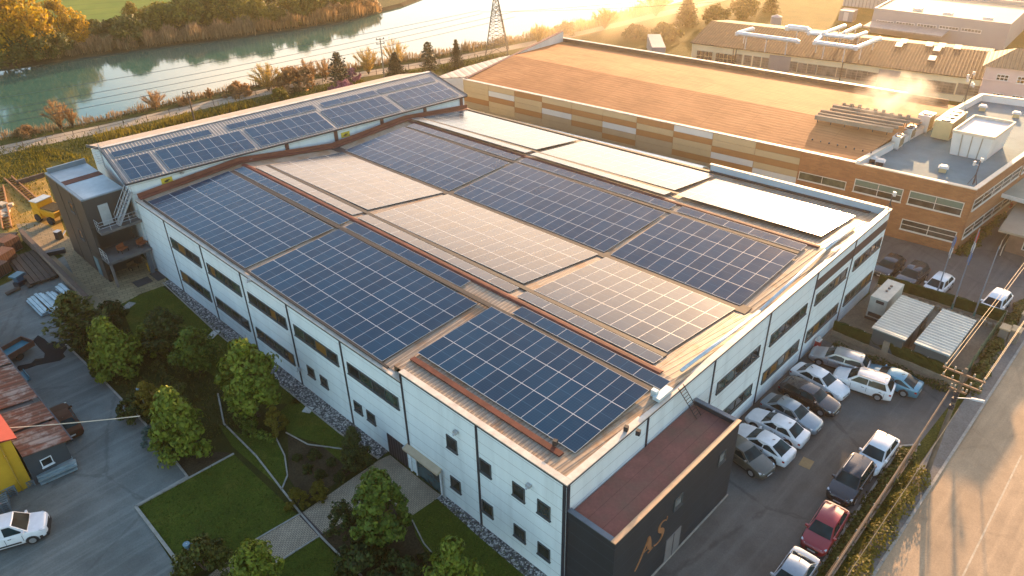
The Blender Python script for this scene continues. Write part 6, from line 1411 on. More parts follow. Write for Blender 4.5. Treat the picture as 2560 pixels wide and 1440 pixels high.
for (nm, lab, cat, base, top, hw, st, m, sd) in [
    ('pine_tree', 'olive pine with open tufted branches at the steel yard corner', 'tree', (212, 860), (172, 738), 66, 'pine', L_OLIVE, 3),
    ('garden_tree', 'bright green tree standing left among the garden shrubs by the kerb', 'tree', (300, 935), (293, 803), 64, 'conic', L_LIGHT, 4),
    ('garden_shrub', 'dark bushy tree behind the pale green dome shrub', 'shrub', (425, 880), (437, 776), 46, 'leafy', L_DARK, 5),
    ('garden_shrub', 'pale green dome shrub between two taller garden trees', 'shrub', (372, 882), (375, 818), 40, 'bush', L_LIGHT, 6),
    ('garden_tree', 'rounded grey green tree in the garden near the manhole cover', 'tree', (500, 930), (490, 826), 50, 'leafy', L_GREEN, 7),
    ('garden_tree', 'tallest bright green tree close to the white wall windows', 'tree', (648, 1040), (620, 853), 72, 'leafy', L_LIGHT, 8),
    ('garden_tree', 'conical green tree with drooping tips above the front lawn', 'tree', (465, 1135), (455, 980), 74, 'conic', L_LIGHT, 9),
    ('garden_shrub', 'small yellowish shrub beside the thin lamp post', 'shrub', (384, 1040), (380, 957), 27, 'leafy', L_OCHRE, 10),
    ('garden_shrub', 'low dark shrub at the kerb below the small yellowish shrub', 'shrub', (338, 1050), (338, 1000), 36, 'bush', L_DARK, 11),
    ('garden_shrub', 'yellow green shrub at the foot of the tallest garden tree', 'shrub', (697, 1085), (698, 1015), 28, 'bush', L_YSHRUB, 12),
    ('garden_shrub', 'light green round shrub under the tallest garden tree', 'shrub', (628, 1080), (625, 1035), 26, 'round', L_GREEN, 13),
    ('garden_shrub', 'dark conical shrub by the gravel strip near the entrance', 'shrub', (893, 1165), (885, 1072), 40, 'conic', L_DARK, 14),
    ('garden_tree', 'full green tree beside the paved path to the entrance', 'tree', (965, 1365), (958, 1185), 70, 'leafy', L_GREEN, 15),
    ('garden_shrub', 'dark round clipped bush beside the tree on the paved path', 'shrub', (868, 1345), (862, 1255), 44, 'round', L_DARK, 16),
    ('garden_tree', 'bright treetop at the bottom edge over the paved path', 'tree', (665, 1500), (640, 1362), 58, 'leafy', L_LIGHT, 17),
    ('garden_tree', 'bright treetop at the bottom edge in front of the corner lawn', 'tree', (1145, 1510), (1140, 1362), 66, 'leafy', L_LIGHT, 18),
    ('garden_shrub', 'wide dark bush at the lower lawn corner around the blue lamp', 'shrub', (515, 1425), (515, 1365), 66, 'round', L_OLIVE, 19),
    ('garden_shrub', 'dark spreading bush below the clipped bush by the paved path', 'shrub', (905, 1420), (905, 1370), 70, 'bush', L_DARK, 20),
    ('garden_shrub', 'low dark juniper patch at the bottom edge by the lawn edging', 'shrub', (1000, 1450), (1000, 1400), 60, 'bush', L_DARK, 21),
    ('garden_shrub', 'blue grey fir bush at the kerb left of the conical tree', 'shrub', (392, 1120), (390, 1065), 28, 'bush', L_BLUE, 22),
    ('garden_shrub', 'small blue grey fir bush at the asphalt edge', 'shrub', (424, 1140), (424, 1115), 18, 'bush', L_BLUE, 23),
    ('garden_shrub', 'yellow green mound shrub nearer the lawn edging beside the path', 'shrub', (745, 1262), (742, 1225), 28, 'round', L_YSHRUB, 24),
    ('garden_shrub', 'yellow green mound shrub nearer the brown bed beside the path', 'shrub', (800, 1240), (798, 1212), 28, 'round', L_YSHRUB, 25),
    ('garden_shrub', 'dark shrub filling the gap behind the left garden tree', 'shrub', (250, 880), (262, 800), 38, 'bush', L_DARK, 26),
    ('garden_shrub', 'brownish shrub at the kerb between yard and garden', 'shrub', (255, 925), (250, 888), 30, 'bush', L_OLIVE, 27),
    ('garden_shrub', 'green mound in the middle of the shady garden', 'shrub', (455, 1010), (455, 960), 34, 'round', L_OLIVE, 28),
    ('garden_shrub', 'dark shrub in the upper garden beside the pine', 'shrub', (285, 805), (280, 758), 36, 'bush', L_DARK, 29)]:
    plant(nm, lab, cat, base, top, hw, st, m, GT, sd)
def hedge(lab, px, w, h_, m, seed, dens=120, leaf=.12):
    P = [G(*q) for q in px]; t = thing('hedge', lab, 'hedge', tuple(P[0])); r = random.Random(seed); b = MB(); st = MB()
    for a, c in zip(P, P[1:]):
        L = (c - a).length; n_ = Vector((-(c - a).y, (c - a).x, 0)).normalized()
        for k in range(int(L * dens)):
            f = r.random(); th = r.uniform(0, pi); rr = r.random() ** .4; q = a.lerp(c, f) + n_ * math.cos(th) * w / 2 * rr * (1 + .3 * math.sin(f * L * 2.2)) + Vector((0, 0, math.sin(th) * h_ * rr * (1 + .25 * math.sin(f * L * 1.7 + 1))))
            n = (n_ * math.cos(th) + Vector((r.gauss(0, .6), r.gauss(0, .6), math.sin(th) + .3))).normalized(); leafquad(b, q, n, leaf * r.uniform(.6, 1.3), r)
        for k in range(int(L / 1.2) + 1): q = a.lerp(c, min(1, k * 1.2 / L)); st.tube(q, q + Vector((0, 0, h_ * .7)), .03, 5)
    b.build('foliage', m, t); st.build('stem', M_BARK, t)
hedge('low clipped green hedge running diagonally through the garden', [(390, 915), (455, 985)], .9, .6, L_OLIVE, 31)
hedge('low curved hedge along the bed below the tallest tree', [(590, 1045), (640, 1085), (690, 1105)], .7, .5, L_GREEN, 32)
hedge('yellow green hedge along the road fence with bright tips', [(2300, 1195), (2200, 1345), (2120, 1470)], 1.3, 1.1, L_YSHRUB, 33, 260, .10)
hedge('grassy strip hedge between the parked row and the road fence', [(2270, 1130), (2160, 1290), (2060, 1440)], 1.3, .35, L_OLIVE, 34, 180, .12)
hedge('dark verge hedge along the road by the gate pillars', [(2420, 990), (2480, 880), (2560, 760)], 1.2, .7, L_OLIVE, 35, 160, .14)
hedge('flower bed hedge along the office side wall', [(2400, 640), (2450, 590), (2500, 535)], 1.4, .8, L_OLIVE, 36, 120, .16)
hedge('dark shrubs along the stone wall above the car park', [(2080, 868), (2230, 925), (2370, 978)], .8, .6, L_DARK, 37, 120, .12)
for k, (px, py, s_) in enumerate([(785, 1140, 18), (830, 1160, 15), (770, 1175, 14), (800, 1190, 15), (850, 1195, 16), (745, 1150, 13), (870, 1170, 12), (1065, 1400, 20), (960, 1390, 18), (1030, 1420, 16)]):
    plant('bed_plant', 'small dark green plant in the brown planting bed', 'plant', (px, py), .45, s_, 'bush', L_DARK, 'small plants in the brown beds', 40 + k % 4)
# riverside plants on the near bank
GR = 'bushes and trees along the riverside track'
for (nm, lab, base, top, hw, st, m, sd) in [
    ('twiggy_bush', 'tall orange twiggy bush on the bank at the left water edge', (152, 320), (150, 248), 30, 'fan', L_ORANGE, 50),
    ('twiggy_bush', 'slim orange bush right of the tall one on the bank', (183, 318), (182, 266), 16, 'fan', L_ORANGE, 51),
    ('twiggy_bush', 'pale orange tuft on the bank at the picture edge', (68, 338), (70, 318), 24, 'farbush', L_ORANGE, 52),
    ('twiggy_bush', 'orange bush on the bank above the wooden pole', (390, 274), (388, 230), 30, 'fan', L_ORANGE, 53),
    ('twiggy_bush', 'small reddish bush just left of the wooden pole', (462, 262), (462, 246), 18, 'farbush', L_ORANGE, 54),
    ('twiggy_bush', 'thin reddish bush just right of the wooden pole', (525, 248), (522, 222), 12, 'fan', L_ORANGE, 55),
    ('twiggy_bush', 'broad reddish bush on the bank past the wooden pole', (600, 236), (598, 210), 34, 'farbush', L_ORANGE, 56),
    ('bare_tree', 'spreading bare tree on the bank with dark fanned branches', (672, 226), (672, 162), 42, 'fan', L_GOLD, 57),
    ('bare_tree', 'second bare tree in the reddish thicket', (722, 214), (720, 166), 30, 'fan', L_ORANGE, 58),
    ('bare_tree', 'orange brown bare tree in the middle of the thicket', (772, 207), (770, 150), 32, 'fan', L_ORANGE, 59),
    ('bare_tree', 'orange brown bare tree beside the first dark conifer', (815, 200), (812, 146), 30, 'fan', L_ORANGE, 60),
    ('twiggy_bush', 'reddish underwood beneath the bare trees on the bank', (745, 216), (745, 192), 55, 'farbush', L_ORANGE, 61),
    ('dark_conifer', 'dark conifer with spread arms behind the pink blossom', (853, 226), (857, 133), 32, 'pine', L_SPRUCE, 62),
    ('blossom_shrub', 'upper pink blossoming shrub beside the dark conifer', (882, 205), (880, 172), 22, 'farbush', L_PINK, 63),
    ('blossom_shrub', 'lower pink blossoming shrub at the roof edge', (862, 238), (866, 202), 34, 'farbush', L_PINK, 64),
    ('yellow_shrub', 'golden yellow shrub next to the lower pink blossom', (905, 222), (905, 202), 18, 'farbush', L_YELLOW, 65),
    ('yellow_shrub', 'yellow green shrub by the track fence', (700, 252), (700, 222), 24, 'farbush', L_YSHRUB, 66),
    ('willow_tree', 'golden bare willow left of the pale utility pole', (922, 186), (922, 120), 36, 'fan', L_GOLD, 67),
    ('willow_tree', 'rounded golden willow right of the pale utility pole', (992, 180), (990, 98), 38, 'fan', L_GOLD, 68),
    ('dark_conifer', 'broad dark conifer in front of the rounded willow', (992, 200), (992, 132), 36, 'spruce', L_SPRUCE, 69),
    ('dark_conifer', 'tufted conifer between the willow and the pylon', (1075, 186), (1073, 106), 27, 'pine', L_SPRUCE, 70),
    ('dark_conifer', 'pointed spruce nearest to the lattice pylon', (1143, 170), (1143, 98), 24, 'spruce', L_SPRUCE, 71),
    ('bank_tree', 'small bushy tree in the mist right of the pylon', (1347, 112), (1345, 60), 24, 'fan', L_GOLD, 72),
    ('bank_tree', 'golden leafy tree in the mist at the water edge', (1512, 72), (1508, 20), 34, 'fan', L_GOLD, 73),
    ('bank_tree', 'wide bare tree at the upper picture edge by the water', (1640, 40), (1638, -18), 44, 'fan', L_GOLD, 74),
    ('bank_tree', 'tall dark conifer in the mist by the track', (1715, 62), (1712, -14), 38, 'spruce', L_OLIVE, 75),
    ('bank_tree', 'dark round bush in the mist before the workshop', (1660, 100), (1660, 62), 40, 'farbush', L_OLIVE, 76),
    ('bank_tree', 'bush in the mist beside the dark round one', (1590, 96), (1592, 68), 34, 'farbush', L_OLIVE, 77),
    ('bank_tree', 'bushy tree in the mist next to the tall conifer', (1788, 66), (1788, 20), 34, 'far', L_OLIVE, 78),
    ('bank_tree', 'farthest misty tree near the top edge', (1860, 44), (1862, -5), 34, 'far', L_OLIVE, 79),
    ('bank_tree', 'misty conifer at the top edge by the far lawn', (1925, 30), (1925, -20), 26, 'spruce', L_OLIVE, 80),
    ('bank_tree', 'low hedge like bush row on the point of the bank', (1415, 82), (1415, 66), 30, 'farbush', L_OLIVE, 81),
    ('yard_shrub', 'dark conical shrub before the workshop windows', (1855, 172), (1856, 128), 10, 'conic', L_OLIVE, 82)]:
    plant(nm, lab, 'tree' if 'tree' in nm or 'conifer' in nm else 'shrub', base, top, hw, st, m, GR, sd)
# far bank woodland
GF = 'trees on the far river bank'
far = [('tall yellow tree at the left corner of the far bank', (15, 158), -70, 78, 'fargold', L_YELLOW), ('big yellow tree behind the dark shrubs on the far bank', (75, 150), -50, 72, 'fargold', L_YELLOW),
       ('yellow tree leaning over the water on the far bank', (165, 122), 5, 48, 'fargold', L_YELLOW), ('small yellow tree at the end of the yellow group', (207, 112), 52, 22, 'fargold', L_YELLOW),
       ('dark green shrub at the left water edge under the yellow trees', (20, 162), 85, 52, 'far', L_OLIVE), ('dark green shrub in the middle under the yellow trees', (85, 152), 82, 46, 'far', L_OLIVE), ('dark green shrub on the right under the yellow trees', (150, 140), 85, 34, 'far', L_OLIVE),
       ('dark brown thicket at the inlet of the far bank', (330, 105), 45, 42, 'far', L_OLIVE), ('grey brown bare tree above the inlet', (345, 84), 8, 26, 'far', L_OCHRE),
       ('dark olive tree right of the inlet', (410, 72), 15, 48, 'far', L_FAR), ('olive tree behind the reeds of the far bank', (470, 66), -8, 50, 'far', L_FAR), ('olive green tree in the middle of the far woodland', (530, 58), -18, 52, 'far', L_FAR),
       ('olive tree before the yellow green pair', (590, 52), -20, 44, 'far', L_FAR), ('yellow green tree nearest the water in the far woodland', (650, 64), 6, 40, 'far', L_YSHRUB), ('small ochre tree beside the yellow green one', (697, 58), 24, 26, 'far', L_OCHRE),
       ('yellow topped tree past the ochre one', (745, 46), -20, 38, 'far', L_YSHRUB), ('ochre tree on the bend of the far bank', (800, 36), -20, 40, 'far', L_OCHRE), ('brown tree at the tip of the far bank', (860, 24), -25, 40, 'far', L_OCHRE), ('orange bush at the tip of the far bank', (910, 20), -8, 40, 'farbush', L_ORANGE),
       ('pale orange bush before the ochre tree of the bend', (835, 40), 18, 34, 'farbush', L_ORANGE), ('rear olive tree behind the inlet', (500, 30), -40, 42, 'far', L_FAR), ('rear olive tree at the top edge over the reeds', (520, 22), -60, 55, 'far', L_FAR), ('rear tree at the top edge behind the yellow green tree', (630, 15), -60, 55, 'far', L_FAR), ('rear ochre tree at the top edge of the bend', (730, 5), -60, 50, 'far', L_OCHRE), ('low yellow bush on the point beyond the ochre tree', (740, 60), 42, 22, 'farbush', L_OCHRE), ('dark hedge bush along the green field corner', (240, 82), 68, 34, 'farbush', L_OLIVE), ('dark hedge bush nearer the inlet by the field', (290, 78), 62, 34, 'farbush', L_OLIVE)]
for k, (lab, base, ty, hw, st, m) in enumerate(far):
    nm = 'bank_bush' if 'bush' in lab or 'shrub' in lab or 'thicket' in lab else 'woodland_tree'
    plant(nm, lab, 'shrub' if nm == 'bank_bush' else 'tree', base, (base[0], ty), hw, st, m, GF, 100 + k)
# reeds and rough grass: beyond counting
def reeds(name, px, n, h0, h1, wd, seed, m, spread=2.0, zb=0.0):
    r = random.Random(seed); b = MB(); P = [G(*q) for q in px]; L = [(c - a).length for a, c in zip(P, P[1:])]; T = sum(L)
    for _ in range(n):
        d = r.random() * T; i = 0
        while i < len(L) - 1 and d > L[i]: d -= L[i]; i += 1
        a, c = P[i], P[i + 1]; n_ = Vector((-(c - a).y, (c - a).x, 0)).normalized(); f = d / L[i]
        dens = .55 + .45 * math.sin(f * 9 + i * 2.1)
        p = a.lerp(c, f) + n_ * r.gauss(0, spread * .5); h_ = r.uniform(h0, h1) * (.55 + .6 * dens); w_ = wd * r.uniform(.6, 1.4); an = r.uniform(0, 3.14)
        e = Vector((math.cos(an) * w_, math.sin(an) * w_, 0)); lean = Vector((r.gauss(0, .12), r.gauss(0, .12), 0)) * h_
        p.z = zb; b.poly([p - e * .5, p + e * .5, p + e * .9 + lean * .6 + Vector((0, 0, h_ * .7)), p + lean + Vector((0, 0, h_))])
    stuff(name, b, m, None)
reeds('reeds', [(225, 122), (290, 118), (338, 110)], 2400, 1.3, 2.5, .13, 1, L_REED, 3.0)
reeds('reeds', [(360, 106), (430, 98), (520, 88), (600, 78), (630, 74)], 4800, 1.4, 2.8, .13, 2, L_REED, 3.6)
reeds('reeds', [(100, 146), (160, 138), (225, 126)], 900, 1.2, 2.2, .16, 3, L_REED, 2.0)
reeds('reeds', [(640, 74), (740, 60), (850, 42), (930, 24)], 2400, 1.2, 2.6, .18, 4, L_ORANGE, 3.0)
reeds('bank_grass', [(-40, 350), (120, 326), (250, 301), (330, 281), (480, 246), (640, 216)], 1700, .4, 1.2, .08, 5, L_REED, 1.4)
reeds('bank_grass', [(640, 216), (760, 192), (900, 168), (1000, 152), (1100, 138), (1210, 114), (1330, 94)], 2600, .5, 1.6, .09, 6, L_REED, 1.8)
reeds('bank_grass', [(1330, 94), (1450, 70), (1560, 40), (1650, 20)], 2200, .8, 2.0, .13, 7, L_GOLD, 2.0)
reeds('slope_grass', [(-60, 405), (120, 378), (250, 352), (480, 300), (640, 262), (760, 240), (900, 212)], 5200, .15, .5, .10, 8, L_OLIVE, 4.5)
reeds('slope_grass', [(-60, 440), (120, 400), (170, 380)], 2600, .15, .5, .10, 9, L_YSHRUB, 7)
reeds('slope_grass', [(240, 352), (480, 298), (640, 260)], 1500, .4, 1.1, .10, 10, L_OCHRE, 2.2)
reeds('slope_grass', [(1000, 192), (1150, 165), (1280, 140)], 1800, .15, .5, .12, 11, L_OLIVE, 3.0)
reeds('dirt_grass', [(10, 440), (60, 480), (110, 460), (60, 540), (30, 580)], 420, .12, .4, .09, 12, L_YSHRUB, 3.0)
# short blades over the lawns and ragged tufts along their edges
def blades(name, polys, n, h0, h1, w_, m, seed, zb=.018):
    r = random.Random(seed); b = MB()
    for px in polys:
        P = [G2(*q) for q in px]; xs, ys = [p[0] for p in P], [p[1] for p in P]; area = abs(sum(P[i][0] * P[(i + 1) % len(P)][1] - P[(i + 1) % len(P)][0] * P[i][1] for i in range(len(P)))) / 2
        k = 0; tries = 0
        while k < n * area and tries < 60000:
            tries += 1; x, y = r.uniform(min(xs), max(xs)), r.uniform(min(ys), max(ys)); ins = False
            for i in range(len(P)):
                (x0, y0), (x1, y1) = P[i], P[i - 1]
                if (y0 > y) != (y1 > y) and x < (x1 - x0) * (y - y0) / (y1 - y0) + x0: ins = not ins
            if not ins: continue
            k += 1; a = r.uniform(0, 3.14); h_ = r.uniform(h0, h1); e = Vector((math.cos(a), math.sin(a), 0)) * w_ * r.uniform(.6, 1.5); p = Vector((x, y, zb)); ln = Vector((r.gauss(0, .5), r.gauss(0, .5), 1)) * h_
            b.poly([p - e, p + e, p + ln])
    stuff(name, b, m, None)
L_BLADE = leafmat('leaf_blade', (.045, .075, .008), (.085, .120, .012), (.16, .16, .025), .3)
blades('lawn_grass', [[(345, 1268), (470, 1197), (585, 1137), (745, 1288), (640, 1348), (545, 1408), (480, 1440)], [(300, 762), (350, 737), (405, 716), (560, 832), (690, 945), (760, 1010), (640, 1010), (520, 930), (420, 900)], [(545, 1060), (690, 1100), (712, 1145), (718, 1190), (705, 1225), (640, 1168)], [(740, 990), (820, 1060), (945, 1135), (870, 1170), (800, 1110), (700, 1030)], [(1085, 1248), (1130, 1262), (1260, 1375), (1400, 1500), (1150, 1500), (1040, 1340)], [(795, 1342), (840, 1390), (905, 1450), (640, 1500), (600, 1470)]], 38, .05, .16, .035, L_BLADE, 71)
blades('garden_grass', [[(262, 800), (350, 840), (520, 940), (640, 1040), (560, 1080), (470, 1150), (365, 1050), (262, 945), (180, 865)]], 22, .08, .30, .05, L_OLIVE, 72)
# ------------------------------------------------------------------ fences, poles, wires
M_POSTW = mat('weathered_post', (.10, .075, .055), .9, 0, .3, 2)
fp = [(-60, 392), (0, 384), (120, 357), (250, 329), (480, 276), (640, 240), (760, 217), (900, 193), (1100, 160), (1230, 135)]
P = [G(*q) for q in fp]; t = thing('track_railing', 'long thin metal railing along the riverside track', 'railing', tuple(P[0]))
b = MB(); acc = []
for a, c in zip(P, P[1:]):
    n = max(1, round((c - a).length / 3.4))
    for k in range(n): acc.append(a.lerp(c, k / n))
acc.append(P[-1])
for a, c in zip(acc, acc[1:]): b.tube(a + Vector((0, 0, 1.05)), c + Vector((0, 0, 1.05)), .035, 4); b.tube(a + Vector((0, 0, .55)), c + Vector((0, 0, .55)), .025, 4)
b.build('rail', M_POSTW, t)
for a in acc: MB().tube(a - Vector((0, 0, .05)), a + Vector((0, 0, 1.1)), .05, 5).build('post', M_POSTW, t)
# fence in the planted strip beside the parked row
P = [G(2288, 1128), G(2170, 1305), G(2080, 1440), G(1990, 1570)]; t = thing('wire_fence', 'brown wire fence with thin posts in the planted strip by the road', 'fence', tuple(P[0]))
b = MB(); acc = []
for a, c in zip(P, P[1:]):
    n = max(1, round((c - a).length / 2.3))
    for k in range(n): acc.append(a.lerp(c, k / n))
acc.append(P[-1])
for a, c in zip(acc, acc[1:]):
    for z in (.25, .6, .95, 1.3, 1.6): b.tube(a + Vector((0, 0, z)), c + Vector((0, 0, z)), .018, 4)
    for k in range(9): q = a.lerp(c, k / 9); b.tube(q + Vector((0, 0, .2)), q + Vector((0, 0, 1.62)), .010, 3)
b.build('wire_mesh', mat('rusty_wire', (.16, .10, .06), .7, .2, .3, 3), t)
for a in acc: MB().tube(a, a + Vector((0, 0, 1.75)), .05, 6).build('post', mat('pale_post', (.20, .18, .16)), t)
for a, c in zip(acc, acc[1:]): MB().bar(a + Vector((0, 0, .12)), c + Vector((0, 0, .12)), .18, .24).build('base_board', mat('stained_concrete', (.30, .22, .16)), t)
P = [G(2385, 985), G(2440, 900), G(2500, 815)]; t = thing('green_wire_fence', 'green wire fence running from the utility pole up to the gate pillars', 'fence', tuple(P[0]))
b = MB()
for a, c in zip(P, P[1:]):
    for z in (.3, .7, 1.1, 1.5): b.tube(a + Vector((0, 0, z)), c + Vector((0, 0, z)), .02, 4)
    for k in range(24): q = a.lerp(c, k / 24); b.tube(q, q + Vector((0, 0, 1.5)), .012, 3)
b.build('wire_mesh', mat('green_wire', (.03, .09, .04), .5), t)
for a, c in zip(P, P[1:]):
    for k in range(3): q = a.lerp(c, k / 3); MB().tube(q, q + Vector((0, 0, 1.6)), .05, 6).build('post', mat('green_post', (.04, .10, .05), .5), t)
for px, py, lab in ((2503, 850, 'grey gate pillar with a tan cap nearest the green fence'), (2530, 855, 'second gate pillar with a tan cap close to the road verge'), (2558, 815, 'third tan capped gate pillar at the picture edge')):
    p = G(px, py); t = thing('gate_pillar', lab, 'pillar', (p.x, p.y, 0)); MB().box(-.45, -.35, 0, .45, .35, 1.3).build('shaft', mat('stained_grey', (.16, .15, .13), .85, 0, .25, 1.2), t, local=True); MB().box(-.52, -.42, 1.303, .52, .42, 1.42).build('cap', mat('tan_cap', (.42, .30, .17), .7), t, local=True)
# utility pole with street lamp by the road
M_POLE = mat('utility_pole', (.15, .115, .085), .9, 0, .3, 2)
M_INS = mat('insulator', (.30, .24, .18), .5)
p0 = Vector((24.1, -12.6, .1)); t = thing('utility_pole', 'tall utility pole with crossarms and a street lamp beside the road', 'utility pole', tuple(p0))
MB().tube(p0, p0 + Vector((0, 0, 9.6)), .17, 10, .11).build('pole', M_POLE, t)
b = MB(); b.tube(p0, p0 + Vector((0, 0, .3)), .3, 10); b.build('footing', M_KERB, t)
arms = [(9.2, 1.25), (8.5, 1.2), (7.9, .5)]
for z, L in arms: MB().bar(p0 + Vector((-.15, -L, z)), p0 + Vector((-.15, L, z)), .10, .12).build('crossarm', mat('rusty_arm', (.22, .12, .07), .7), t)
for z, L in arms:
    for y in (-L * .9, -L * .45, L * .45, L * .9): b = MB(); q = p0 + Vector((-.15, y, z + .06)); b.tube(q, q + Vector((0, 0, .12)), .03, 6); b.tube(q + Vector((0, 0, .12)), q + Vector((0, 0, .28)), .075, 8, .05); b.build('insulator', M_INS, t)
b = MB(); b.tube(p0 + Vector((0, 0, 7.2)), p0 + Vector((.3, -.8, 7.4)), .035, 6); so_ = b.build('lamp_arm', M_STEEL, t)
b = MB(); b.hexa([tuple(p0 + Vector(v)) for v in ((.22, -.75, 7.33), (.42, -.8, 7.33), (.66, -1.55, 7.38), (.42, -1.5, 7.38), (.24, -.75, 7.45), (.40, -.8, 7.45), (.6, -1.5, 7.5), (.46, -1.5, 7.5))]); b.build('lamp_head', mat('lamp_grey', (.5, .5, .5), .4), so_)
for z in (6.4, 7.0, 7.5): b = MB(); b.rbox(p0 + Vector((-.18, .0, z)), (.25, .3, .3)); b.build('junction_box', M_DARKTRIM, t)
def wire(lab, pts, r=.022, sag=.0, m=None, group=None, n=14, cat='wire', name='power_line'):
    A, B = Vector(pts[0]), Vector(pts[1]); P = []
    for k in range(n + 1): f = k / n; q = A.lerp(B, f); q.z -= sag * 4 * f * (1 - f); P.append(q)
    b = MB(); b.path(P, r, 5); o = b.build(name, m or M_DARKTRIM, origin=tuple(A)); return tag(o, lab, cat, group)
M_WIREG = mat('tan_wire', (.30, .22, .12), .6)  # plain tan colour of the thinner road wires
GW = 'wires strung along the road side'
for k, (z, y) in enumerate(((9.45, -1.12), (9.45, 1.12), (8.75, -1.08), (8.75, 1.08))):
    wire(['outermost road side wire leaving the utility pole for the gate pillars', 'compound side upper wire leaving the utility pole for the gate', 'lower road side wire leaving the utility pole for the gate', 'lower compound side wire leaving the utility pole for the gate'][k], (p0 + Vector((-.15, y, z)), Vector((95, -12.2 + y, z + .2))), .015, 1.0, M_WIREG, GW, 20)
for q0, q1, l, r_ in ((p0 + Vector((-.15, .4, 7.85)), G(2071, 1440, 7.4), 'twisted thick cable bundle from the utility pole over the planted strip', .055), (p0 + Vector((-.15, -.4, 6.6)), G(2150, 1390, 5.2), 'thin pale cable from the utility pole over the hedge', .022)):
    wire(l, (q0, q0 + (q1 - q0) * 1.7), r_, .15, M_WIREG if r_ < .03 else mat('cable_bundle', (.16, .11, .07), .7), GW, 20)
A = G(-80, 1076, 4.6); B = G(350, 1040, 4.2); wire('pale cable spanning from the red roof over the grey yard', (A, B), .035, .12, mat('pale_cable', (.55, .48, .36), .6))
# small pole by the river and the pale pole behind the rear building
def riverpole(lab, base, top, m, h_=None, n=2):
    p = G(*base); h = h_ or height_at(*base, *top); t = thing('wooden_pole', lab, 'utility pole', (p.x, p.y, 0), -.35)
    MB().tube((0, 0, 0), (-.12 * 0, 0, h), .14, 8, .09).build('pole', m, t, local=True)
    for k in range(n):
        z = h - .25 - k * .75; MB().bar((-.75, 0, z), (.75, 0, z), .09, .1).build('crossarm', M_POSTW, t, local=True)
        for x in (-.65, .65): MB().tube((x, 0, z + .05), (x, 0, z + .32), .08, 7, .05).build('insulator', M_DARKTRIM, t, local=True)
    return p, h
riverpole('wooden utility pole standing on the slope below the track', (489, 312), (478, 228), M_POSTW)
riverpole('pale concrete pole with crossarms behind the rear building roof', (962, 205), (958, 95), mat('concrete_pole', (.30, .24, .17), .9), None, 2)
# lattice pylon
pb = G(1243, 131); t = thing('lattice_pylon', 'tall grey lattice pylon standing by the water beyond the track', 'pylon', (pb.x, pb.y, 0), 0.75)
M_PYL = mat('pylon_steel', (.10, .095, .085), .6, .3, .2, 1)
def pylw(z): return max(.45, 2.25 * (1 - z / 9.5) + .55 * (z / 9.5))
lv = [0, 2.0, 3.7, 5.1, 6.3, 7.3, 8.2, 9.0, 10.0, 11.0, 12.2]
for sx, sy in ((1, 1), (1, -1), (-1, 1), (-1, -1)):
    b = MB()
    for z0, z1 in zip(lv, lv[1:]): a, c = pylw(z0), pylw(z1); b.bar((sx * a, sy * a, z0), (sx * c, sy * c, z1), .13)
    b.build('leg', M_PYL, t, local=True)
for f in range(4):
    ca, sa = [(1, 0), (0, 1), (-1, 0), (0, -1)][f]; b = MB()
    def Q3(u, w, z): return (ca * w - sa * u, sa * w + ca * u, z)
    for z0, z1 in zip(lv, lv[1:]):
        a, c = pylw(z0), pylw(z1); b.bar(Q3(-a, a, z0), Q3(c, c, z1), .07); b.bar(Q3(a, a, z0), Q3(-c, c, z1), .07); b.bar(Q3(-c, c, z1), Q3(c, c, z1), .06)
    b.build('lattice', M_PYL, t, local=True)
for z, L in ((8.2, 2.9), (10.4, 2.3)):
    for s in (-1, 1):
        b = MB(); w_ = pylw(z)
        for y in (-w_, w_): b.bar((s * w_, y, z), (s * L, 0, z + .05), .07); b.bar((s * w_, y, z + .75), (s * L, 0, z + .05), .06)
        b.bar((s * (w_ + L) / 2, w_ / 2, z), (s * (w_ + L) / 2, -w_ / 2, z), .05); b.build('crossarm', M_PYL, t, local=True)
        b = MB(); b.tube((s * L, 0, z + .05), (s * L, 0, z - .45), .06, 6); b.build('insulator', M_DARKTRIM, t, local=True)
for (a, c, l) in (((-260, 286), (1200, 26), 'highest power line crossing the river to the pylon'), ((-260, 322), (1205, 34), 'second power line crossing the river to the pylon'), ((-260, 340), (1282, 30), 'third power line crossing the river to the pylon'), ((-260, 358), (1288, 42), 'lowest power line crossing the river to the pylon')):
    A, B = G(*a, 8.6), G(*c, 7.9); wire(l, (A, B), .032, .6, None, 'power lines over the river', 24)
for (a, c, l) in (((1284, 28), (1800, -20), 'upper power line leaving the pylon over the bright water'), ((1200, 30), (1800, 4), 'lower power line leaving the pylon over the bright water')):
    wire(l, (G(*a, 8.0), G(*c, 8.2)), .03, .4, None, 'power lines over the river', 16)
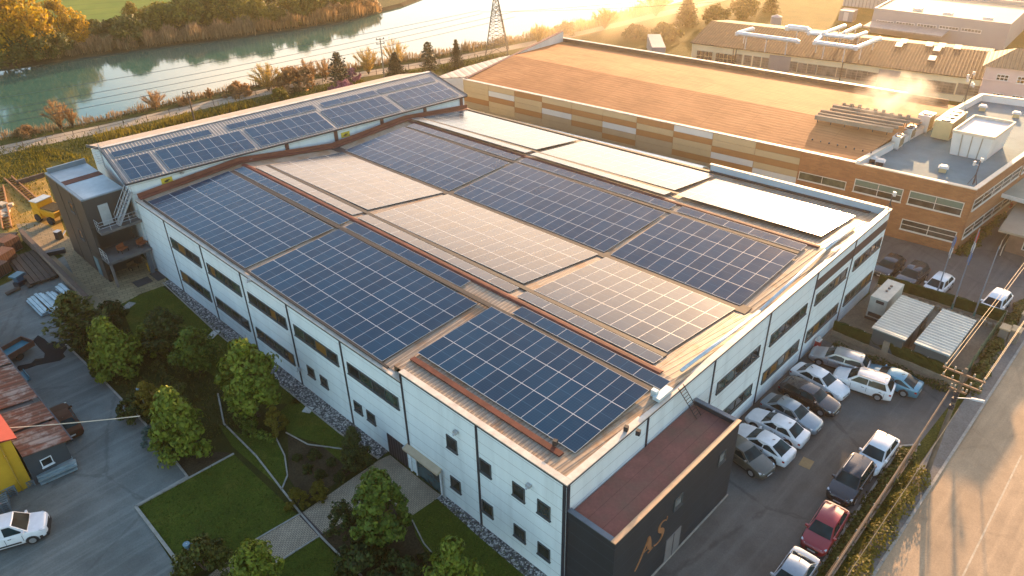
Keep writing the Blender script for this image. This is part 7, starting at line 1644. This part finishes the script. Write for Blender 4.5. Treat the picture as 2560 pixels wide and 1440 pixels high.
# ------------------------------------------------------------------ air
def volbox(name, lo, hi, density, color, aniso, noise=None, label=None, falloff=None):
    m = bpy.data.materials.new(name); m.use_nodes = True; nt = m.node_tree; nt.nodes.remove(nt.nodes['Principled BSDF'])
    v = nt.nodes.new('ShaderNodeVolumePrincipled'); v.inputs['Color'].default_value = (*color, 1); v.inputs['Density'].default_value = density; v.inputs['Anisotropy'].default_value = aniso
    nt.links.new(v.outputs[0], nt.nodes['Material Output'].inputs['Volume'])
    if noise:
        tc = nt.nodes.new('ShaderNodeTexCoord'); n = nt.nodes.new('ShaderNodeTexNoise'); nt.links.new(tc.outputs['Object'], n.inputs['Vector']); n.inputs['Scale'].default_value = noise; n.inputs['Detail'].default_value = 3
        def M(op, a, b_=0.0):
            x = nt.nodes.new('ShaderNodeMath'); x.operation = op
            for i, q in enumerate((a, b_)):
                if isinstance(q, (int, float)): x.inputs[i].default_value = q
                else: nt.links.new(q, x.inputs[i])
            return x.outputs[0]
        ln = nt.nodes.new('ShaderNodeVectorMath'); ln.operation = 'LENGTH'; mp = nt.nodes.new('ShaderNodeMapping'); nt.links.new(tc.outputs['Generated'], mp.inputs[0]); mp.inputs['Location'].default_value = (-1, -1, -1 if falloff == 'ball' else -.0); mp.inputs['Scale'].default_value = (2, 2, 2 if falloff == 'ball' else 1)
        nt.links.new(mp.outputs[0], ln.inputs[0]); fall = M('MAXIMUM', M('SUBTRACT', 1.0, ln.outputs['Value']), 0.0)
        d = M('MULTIPLY', M('MAXIMUM', M('SUBTRACT', n.outputs['Fac'], .42), 0.0), M('MULTIPLY', fall, density * 4)); nt.links.new(d, v.inputs['Density'])
    o = struct(name, MB().box(*[-(h - l) / 2 for l, h in zip(lo, hi)], *[(h - l) / 2 for l, h in zip(lo, hi)]), m)
    o.location = [(l + h) / 2 for l, h in zip(lo, hi)]; o['kind'] = 'stuff'
    if label: o['label'] = label
    return o
volbox('haze', (-500, -420, -2.0), (900, 1000, 42.0), .00026, (1.0, .82, .54), .72)
volbox('mist', (70, 58, -.3), (165, 106, 14), .075, (1.0, .82, .58), .35, .07, 'golden mist drifting over the track between river and workshop')
volbox('steam', (66, 5.5, 8.3), (79, 15, 13.5), .6, (1.0, .93, .82), .2, .55, 'pale steam rising from the ducts on the brown roof', 'ball')
